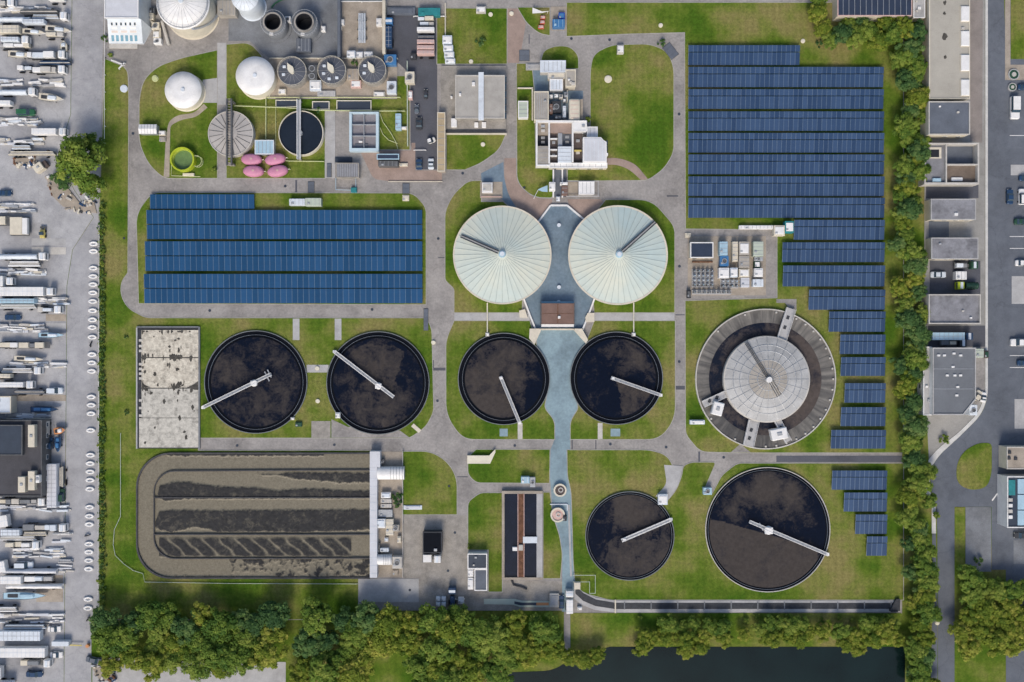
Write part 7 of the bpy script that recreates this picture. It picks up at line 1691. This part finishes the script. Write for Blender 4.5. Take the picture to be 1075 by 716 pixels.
car('dark car at the right edge near the round planters', 1075, 91.5, 0, 3.8, 1.8, 'navy', group=es)
car('dark blue car cut by the right edge above the white van', 1076, 187, 0, 3.6, 1.8, 'navy', group=es)
for i,(x,y,r_) in enumerate(((1064.5,78,1.45),(1063,91.3,1.05))):
    X,Y = P(x,y,.5); t = thing('round_planter', ('larger ring shaped planter by the street at the upper right','smaller ring shaped planter by the street at the upper right')[i], 'planter', X, Y, 0, None)
    MB().lathe(X,Y,[(r_+.3,0),(r_+.3,.5),(r_,.5),(r_,.3)],28).build('rim','concrete_pale',t); MB().lathe(X,Y,[(r_,.42),(r_*.5,.46)],28).build('dark_ring','dark_green',t); MB().cyl(X,Y,.2,.6,r_*.5,16).build('centre','concrete_light',t)
building('beige_block', 'beige roofed building with dark roof hatches at the right edge', 'building', (1056.7,469,1110,492.5), 5, 'concrete_warm', 'cream', .2, windows='', vents=0, cap='concrete_light')
for i,(x,y) in enumerate(((1059.5,481),(1066.5,481.5),(1060,475))):
    c = corners((x-1.6,y-1.6,x+1.6,y+1.6),5.4); solo('roof_hatch', MB().rbox(c[2]-c[0],c[3]-c[1],5.05,5.5,.1,.06,(c[0]+c[2])/2,(c[1]+c[3])/2), 'dark', ('left dark hatch on the beige roofed building','right dark hatch on the beige roofed building','upper dark hatch on the beige roofed building')[i], 'roof hatch')
def panel_building():
    c = corners((1056.9,500,1110,554),6); t = thing('panel_building', 'white framed building with pale blue roof panels at the right edge', 'building', (c[0]+c[2])/2, (c[1]+c[3])/2)
    MB().box(c[0]+.1,c[1]+.1,0,c[2],c[3]-.1,5.8).build('wall','white',t); MB().box(c[0]+.3,c[1]+.3,5.8,c[2],c[3]-.3,5.9).build('roof','slate_dark',t)
    p = MB(); p.box(c[0],c[1],5.8,c[2],c[1]+.3,6.3); p.box(c[0],c[3]-.3,5.8,c[2],c[3],6.3); p.box(c[0],c[1]+.3,5.8,c[0]+.3,c[3]-.3,6.3); p.build('parapet','white',t)
    for k in range(3): a = corners((1068.5,503+k*16.5,1078,518.5+k*16.5),6.2); MB().box(a[0],a[1],5.9,a[2],a[3],6.2).build('roof_panel','light_blue',t)
    for k,y in enumerate((523,529,535,541)): a = corners((1059,y,1063,y+3.6),6.6); MB().rbox(a[2]-a[0],a[3]-a[1],5.9,6.7,.1,.06,(a[0]+a[2])/2,(a[1]+a[3])/2).build('roof_unit','white' if k%2 else 'concrete_light',t)
    a = corners((1059,504,1066,520),6.2); MB().box(a[0],a[1],5.9,a[2],a[3],6.1).build('roof_pane','teal',t)
panel_building()
for i,(x0,y0,x1,y1) in enumerate(((1061,173,1110,184),(1062,290,1110,319),(1065,419,1110,450),(1064,567,1110,592))):
    sheet('pavement_patch', [(x0,y0),(x1,y0),(x1,y1),(x0,y1)], .07, 'concrete_dim' if i == 3 else 'concrete_pale')
for i,y in enumerate((142,248,260.5,373,385.5)):
    c = corners((1060,y,1090,y+.6),0); struct('bay_line', MB().box(c[0],c[1],.0,c[2],c[3],.062), 'white')
c = corners((1054,30,1054.6,60),0)
struct('road_marking', MB().prism(PP([(1041,525),(1042,526),(1052,512),(1051.5,511)]),0,.062), 'white')
# canal side parapet etc
pipe('thin white wall left of the long beige building', [(971.5,20),(971,90)], .25, 'white', 1.2, 'low_wall', 'wall')


for i,(x0,y0,x1,y1,l_) in enumerate(((2,8,45,12,'loose stock strewn under the dark flat trailer, top left corner'),(2,84,60,90,'loose stock in a thin line below the upper lorries'),(4,125,36,131,'loose stock left of the green truck'),(2,146,40,151,'loose stock strewn left of the lone tree'),(3,214,30,222,'loose stock above the platform with pale blocks'),(2,283,40,288,'loose stock above the broad white lorry box'),(42,313,66,319,'loose stock beside the pale blue trailer'),(3,341,44,348,'loose stock above the pale blue boat'),(18,381,62,385,'loose stock under the slim white boat'),(14,435,44,440,'loose stock above the dark roofed building'),(2,531,66,536,'loose stock in a line below the dark roofed building'),(20,576,60,584,'loose stock below the dark loaded lorry'),(3,645,60,653,'loose stock above the thin pale trailer'),(60,560,69,600,'loose stock along the lower yard road edge'))):
    heap(l_, [(x0,y0),(x1,y0),(x1,y1),(x0,y1)], 'c', 40+i)
# ================= TREES AND HEDGES
def crown_mesh(seed, R_, hgt, nclump, nleaf, leaf, m, bushy=0.0):
    rs = random.Random(seed); vs = []; fs = []; tone = []
    lob = [(rs.uniform(0,6.28), rs.uniform(.10,.30)) for _ in range(4)]
    for c in range(nclump):
        u = rs.random(); a = rs.uniform(0,2*math.pi); zf = rs.uniform(-.35,1.0)
        rad = math.sqrt(max(0,1-max(0,zf)**2))*(u**.35)
        k = 1+sum(w_*math.cos((i+2)*a+p) for i,(p,w_) in enumerate(lob))*.55
        cx, cy, cz = R_*rad*k*math.cos(a)*.86, R_*rad*k*math.sin(a)*.86, hgt*.5+hgt*.42*zf*(.6+.4*rs.random())
        cr = rs.uniform(.62,1.2)*R_*.25; tn = rs.uniform(0,1); 
        for l in range(nleaf):
            while True:
                d_ = Vector((rs.gauss(0,1),rs.gauss(0,1),rs.gauss(.25,1)))
                if d_.length > .1: break
            d_.normalize(); p = Vector((cx,cy,cz))+Vector((d_.x*cr,d_.y*cr,d_.z*cr*.8))*rs.uniform(.55,1.12)
            n_ = (d_+Vector((rs.uniform(-.7,.7),rs.uniform(-.7,.7),rs.uniform(-.3,.9)))).normalized()
            t1 = n_.orthogonal().normalized(); t1.rotate(__import__('mathutils').Quaternion(n_, rs.uniform(0,6.28))); t2 = n_.cross(t1)
            s_ = leaf*rs.uniform(.6,1.3); o = len(vs)
            vs += [tuple(p+t1*s_), tuple(p+t2*s_*.6), tuple(p-t1*s_), tuple(p-t2*s_*.6)]; fs.append((o,o+1,o+2,o+3)); tone += [max(0,min(1,tn*.75+rs.uniform(0,.25)))]*4
    me = bpy.data.meshes.new('crown'); me.from_pydata(vs, [], fs); me.materials.append(M(m)); at = me.attributes.new('tone','FLOAT','POINT'); at.data.foreach_set('value', tone); me.update(); return me
def trunk_mesh(seed, h, r):
    rs = random.Random(seed); b = MB(); pts = [Vector((0,0,0)),Vector((rs.uniform(-.1,.1),rs.uniform(-.1,.1),h*.35)),Vector((rs.uniform(-.3,.3),rs.uniform(-.3,.3),h*.75))]
    def taper(pts, r0, r1):
        n = 8; vs = []; 
        for i,p in enumerate(pts):
            rr = r0+(r1-r0)*i/(len(pts)-1)
            for k in range(n): a = 2*math.pi*k/n; vs.append((p.x+rr*math.cos(a),p.y+rr*math.sin(a),p.z))
        b.add(vs,[(i*n+k,i*n+(k+1)%n,(i+1)*n+(k+1)%n,(i+1)*n+k) for i in range(len(pts)-1) for k in range(n)])
    taper(pts, r, r*.45)
    for k in range(6):
        a = k*1.05+rs.uniform(-.3,.3); z = h*(.3+.07*k); l_ = h*.35; taper([Vector((0,0,z)),Vector((math.cos(a)*l_*.5,math.sin(a)*l_*.5,z+l_*.4)),Vector((math.cos(a)*l_,math.sin(a)*l_,z+l_*.7))], r*.4, r*.08)
    me = bpy.data.meshes.new('trunk'); me.from_pydata([tuple(v) for v in b.v], [], b.f); me.materials.append(M('bark')); me.update(); return me
CR = {}
for kk, m_ in (('warm','leaf_warm'),('green','leaf_green'),('dark','leaf_dark')):
    CR[kk] = [crown_mesh(10+i*7+len(kk), 5.0, 8.0, 52, 105, .36, m_) for i in range(3)]
BUSH = [crown_mesh(90+i, 1.0, 1.5, 14, 60, .13, 'leaf_green') for i in range(2)]
BUSHD = [crown_mesh(190+i, 1.0, 1.5, 14, 60, .13, 'leaf_dark') for i in range(1)]
TR = [trunk_mesh(i, 7.0, .28) for i in range(2)]
rt = random.Random(11)
def tree(label, px, py, rp, kind, group, name='tree', hk=1.0):
    """rp: crown radius in photo pixels"""
    h = rp*S*1.75*hk; x, y = P(px, py, h*.6); t = thing(name, label, 'tree', x, y, 0, group, world=False, rot=rt.uniform(0,6.28))
    s_ = rp*S/5.0; me = rt.choice(CR[kind])
    c = bpy.data.objects.new('crown', me); COL.objects.link(c); c.parent = t; zb = h*.28; c.location = (0,0,zb); c.scale = (s_,s_,(h-zb)/8.2)
    k = bpy.data.objects.new('trunk', rt.choice(TR)); COL.objects.link(k); k.parent = t; k.scale = (s_,s_,h*.85/7.0); return t
def bush(label, px, py, rp, group=None, dark=False, name='shrub', rnd_rot=True, hk=1.0):
    x, y = P(px, py, .5); me = rt.choice(BUSHD if dark else BUSH); o = bpy.data.objects.new(name, me); COL.objects.link(o); o.location = (x,y,-.1); s_ = rp*S; o.scale = (s_,s_,s_*.9*hk); o.rotation_euler = (0,0,rt.uniform(0,6.28)); return tag(o, label, 'shrub', group)
tree('big round lone tree between the western yard and the plant', 84, 168, 27, 'green', None)
tree('smaller tree joined to the upper right of the lone western tree', 98, 152, 13, 'green', None)
tree('smaller tree joined to the lower right of the lone western tree', 99, 195, 14, 'green', None)
tree('dark low tree on the lower left of the lone western tree', 66, 188, 12, 'dark', None, hk=.6)
# bottom wood, three ragged rows
def scatter(pred, n, rmin, rmax, seed, gap=.66):
    rs = random.Random(seed); out = []
    for _ in range(n*60):
        if len(out) >= n: break
        x, y, ok = pred(rs)
        if not ok: continue
        r_ = rs.uniform(rmin, rmax)
        if all((x-a)**2+(y-b)**2 > (gap*(r_+c))**2 for a,b,c in out): out.append((x,y,r_))
    return out
def groupt(pts, kinds, desc, group, axis=0):
    pts = sorted(pts, key=lambda p: p[axis])
    for i,(x,y,r_) in enumerate(pts):
        kd = kinds(x,y); tree('%s, %s from the %s' % (desc, nth(i), 'left' if axis == 0 else 'top'), x, y, r_, kd, group)
def wood_a(rs): x = rs.uniform(110,292); y = rs.uniform(644,700); return x, y, not (y > 692 and x > 235)
def wood_b(rs):
    x = rs.uniform(316,578); y = rs.uniform(648,716)
    if y > 652+44 and 372 < x < 436: return x, y, False
    if 392 < x < 430 and y > 684: return x, y, False
    if x > 530 and y > 690-(x-530)*.2: return x, y, False
    return x, y, True
A = scatter(wood_a, 34, 13, 19, 5, .54); B = scatter(wood_b, 52, 13, 21, 6, .54)
kd = lambda x,y: 'dark' if (y < 658 or (x < 350 and x > 300 and y < 680)) and rt.random() < .65 else ('green' if rt.random() < (.75 if y < 672 else .4) else 'warm')  # leaf kind paints the wood's shading: darker north edge, sunlit warm south
groupt(A, kd, 'yellow green tree of the lower left wood', 'trees of the lower left wood')
groupt(B, kd, 'leafy tree of the wood below the works yard', 'trees of the wood below the works yard')
C = [(598,690,10),(612,692,11),(627,688,10),(585,684,11)]
groupt(C, lambda x,y: 'warm', 'low tree at the water beside the footpath end', 'trees at the water by the footpath')
D = scatter(lambda rs: (lambda x: (x, rs.uniform(654,672) if x > 700 else rs.uniform(664,680), True))(rs.uniform(672,945)), 30, 8, 12, 9, .5)
D += [(720,684,9),(735,680,9),(805,668,9),(888,676,10),(900,680,10),(930,663,14)]
groupt(D, lambda x,y: 'warm' if y > 662 else 'green', 'bright tree on the river bank', 'trees along the river bank')
# long east belt
E = []; re_ = random.Random(21); y = 60
while y < 720:
    cx = 955 if y < 180 else 953 if y < 300 else 957 if y < 450 else 961 if y < 560 else 966
    wd = 14; E.append((cx+re_.uniform(-8,9), y, re_.uniform(10,14))); E.append((cx+re_.uniform(-13,14), y+re_.uniform(4,8), re_.uniform(8,12))); y += re_.uniform(13,16)
groupt(E, lambda x,y: rt.choice(['green','green','green','warm','dark','dark']) , 'tree of the eastern belt beside the solar field', 'trees of the eastern belt', 1)
F = [(858,14,11),(864,30,10),(872,42,10),(884,36,12),(897,42,12),(910,34,12),(922,44,12),(936,36,13),(949,30,13),(962,34,12),(955,52,13),(944,64,11),(858,2,9),(890,26,9),(930,24,10),(905,24,9),(950,84,12),(962,70,12)]
groupt(F, lambda x,y: rt.choice(['green','warm','dark']), 'tree of the clump below the navy roof', 'trees of the clump below the navy roof')
G_ = scatter(lambda rs: (lambda x,y: (x,y, x > 1004 and y > 606+ (8 if x > 1040 else 0)))(rs.uniform(1008,1092), rs.uniform(606,680)), 20, 12, 16, 13, .55)
groupt(G_, lambda x,y: 'warm' if y > 625 else 'green', 'broad tree of the lower right corner wood', 'trees of the lower right corner wood')
# hedge along the yard boundary, made of shrubs one can tell apart
hy = 214; hl = []
while hy < 640: hl.append((107+rt.uniform(-.8,1.0), hy, rt.uniform(3.2,4.6))); hy += rt.uniform(4.4,6.2)
for i,(x,y,r_) in enumerate(hl): bush('dark shrub of the boundary hedge, %s from the top' % nth(i), x, y, r_, 'shrubs of the boundary hedge', i % 2 == 0, 'hedge_shrub')
for x,y,r_,l_ in ((505,45,5.5,'dark round shrub in the middle of the square lawn'),(860,46,4.0,'dark shrub in the grass right of the short solar row'),(695,45.5,4.5,'green bush touching the tilted dark cover'),(991,461,5.5,'round bush on the pavement at the street bend'),(418,521,6.5,'tall dark bush on the sludge strip'),(417,528,5,'lower dark bush on the sludge strip'),(334,116,4,'dark green bush beside the dark open tank'),(226,178,3.5,'small green shrub right of the yellow green tank'),
    (493,574,3,'flat green shrub above the white framed house'),(618,126,4,'green shrub at the corner of the oval lawn by the works'),(372,66,4,'dark green plant between thickener tanks'),(117,58,3.5,'small bush at the corner of the white office'),(110,40,4,'long dark shrub beside the white office'),(132,352+2,2.5,'tiny dark shrub in the west verge by the slab'),(133,433,3.0,'small dark shrub in the west verge left of the slab'),(981,540,5,'small tree bush leaning over the service path'),(1027,588,5,'dark bush at the foot of the car park')):
    bush(l_, x, y, r_, None, 'dark' in l_)
for i in range(16): 
    bush('low shrub on the bank above the river trees, %s from the left' % nth(i), 676+i*17+rt.uniform(-4,4), 650+rt.uniform(-3,3), rt.uniform(3,5), 'low shrubs on the river bank')

# drain covers in the roads
rd = random.Random(3); dc = sorted([(140,140),(131,250),(220,327),(390,325),(300,196),(460,250),(459,420),(471,510),(540,467),(640,467),(713,280),(713,380),(712,120),(640,41),(760,480),(600,40),(485,182),(550,196),(250,467),(350,467),(478,560),(700,470),(430,620),(470,600)])
for i,(x,y) in enumerate(dc):
    X, Y = P(x+rd.uniform(-1,1), y+rd.uniform(-1,1)); solo('drain_cover', MB().cyl(X,Y,.03,.14,.42,16).cyl(X,Y,.14,.15,.3,12), 'slate_dark', 'small dark drain cover in the site roads, %s from the left' % nth(i), 'drain cover', 'drain covers in the site roads')
for o in bpy.data.objects:
    for k in ('_w','_o'):
        if k in o: del o[k]
for m in bpy.data.materials:
    if 'h' in m: del m['h']
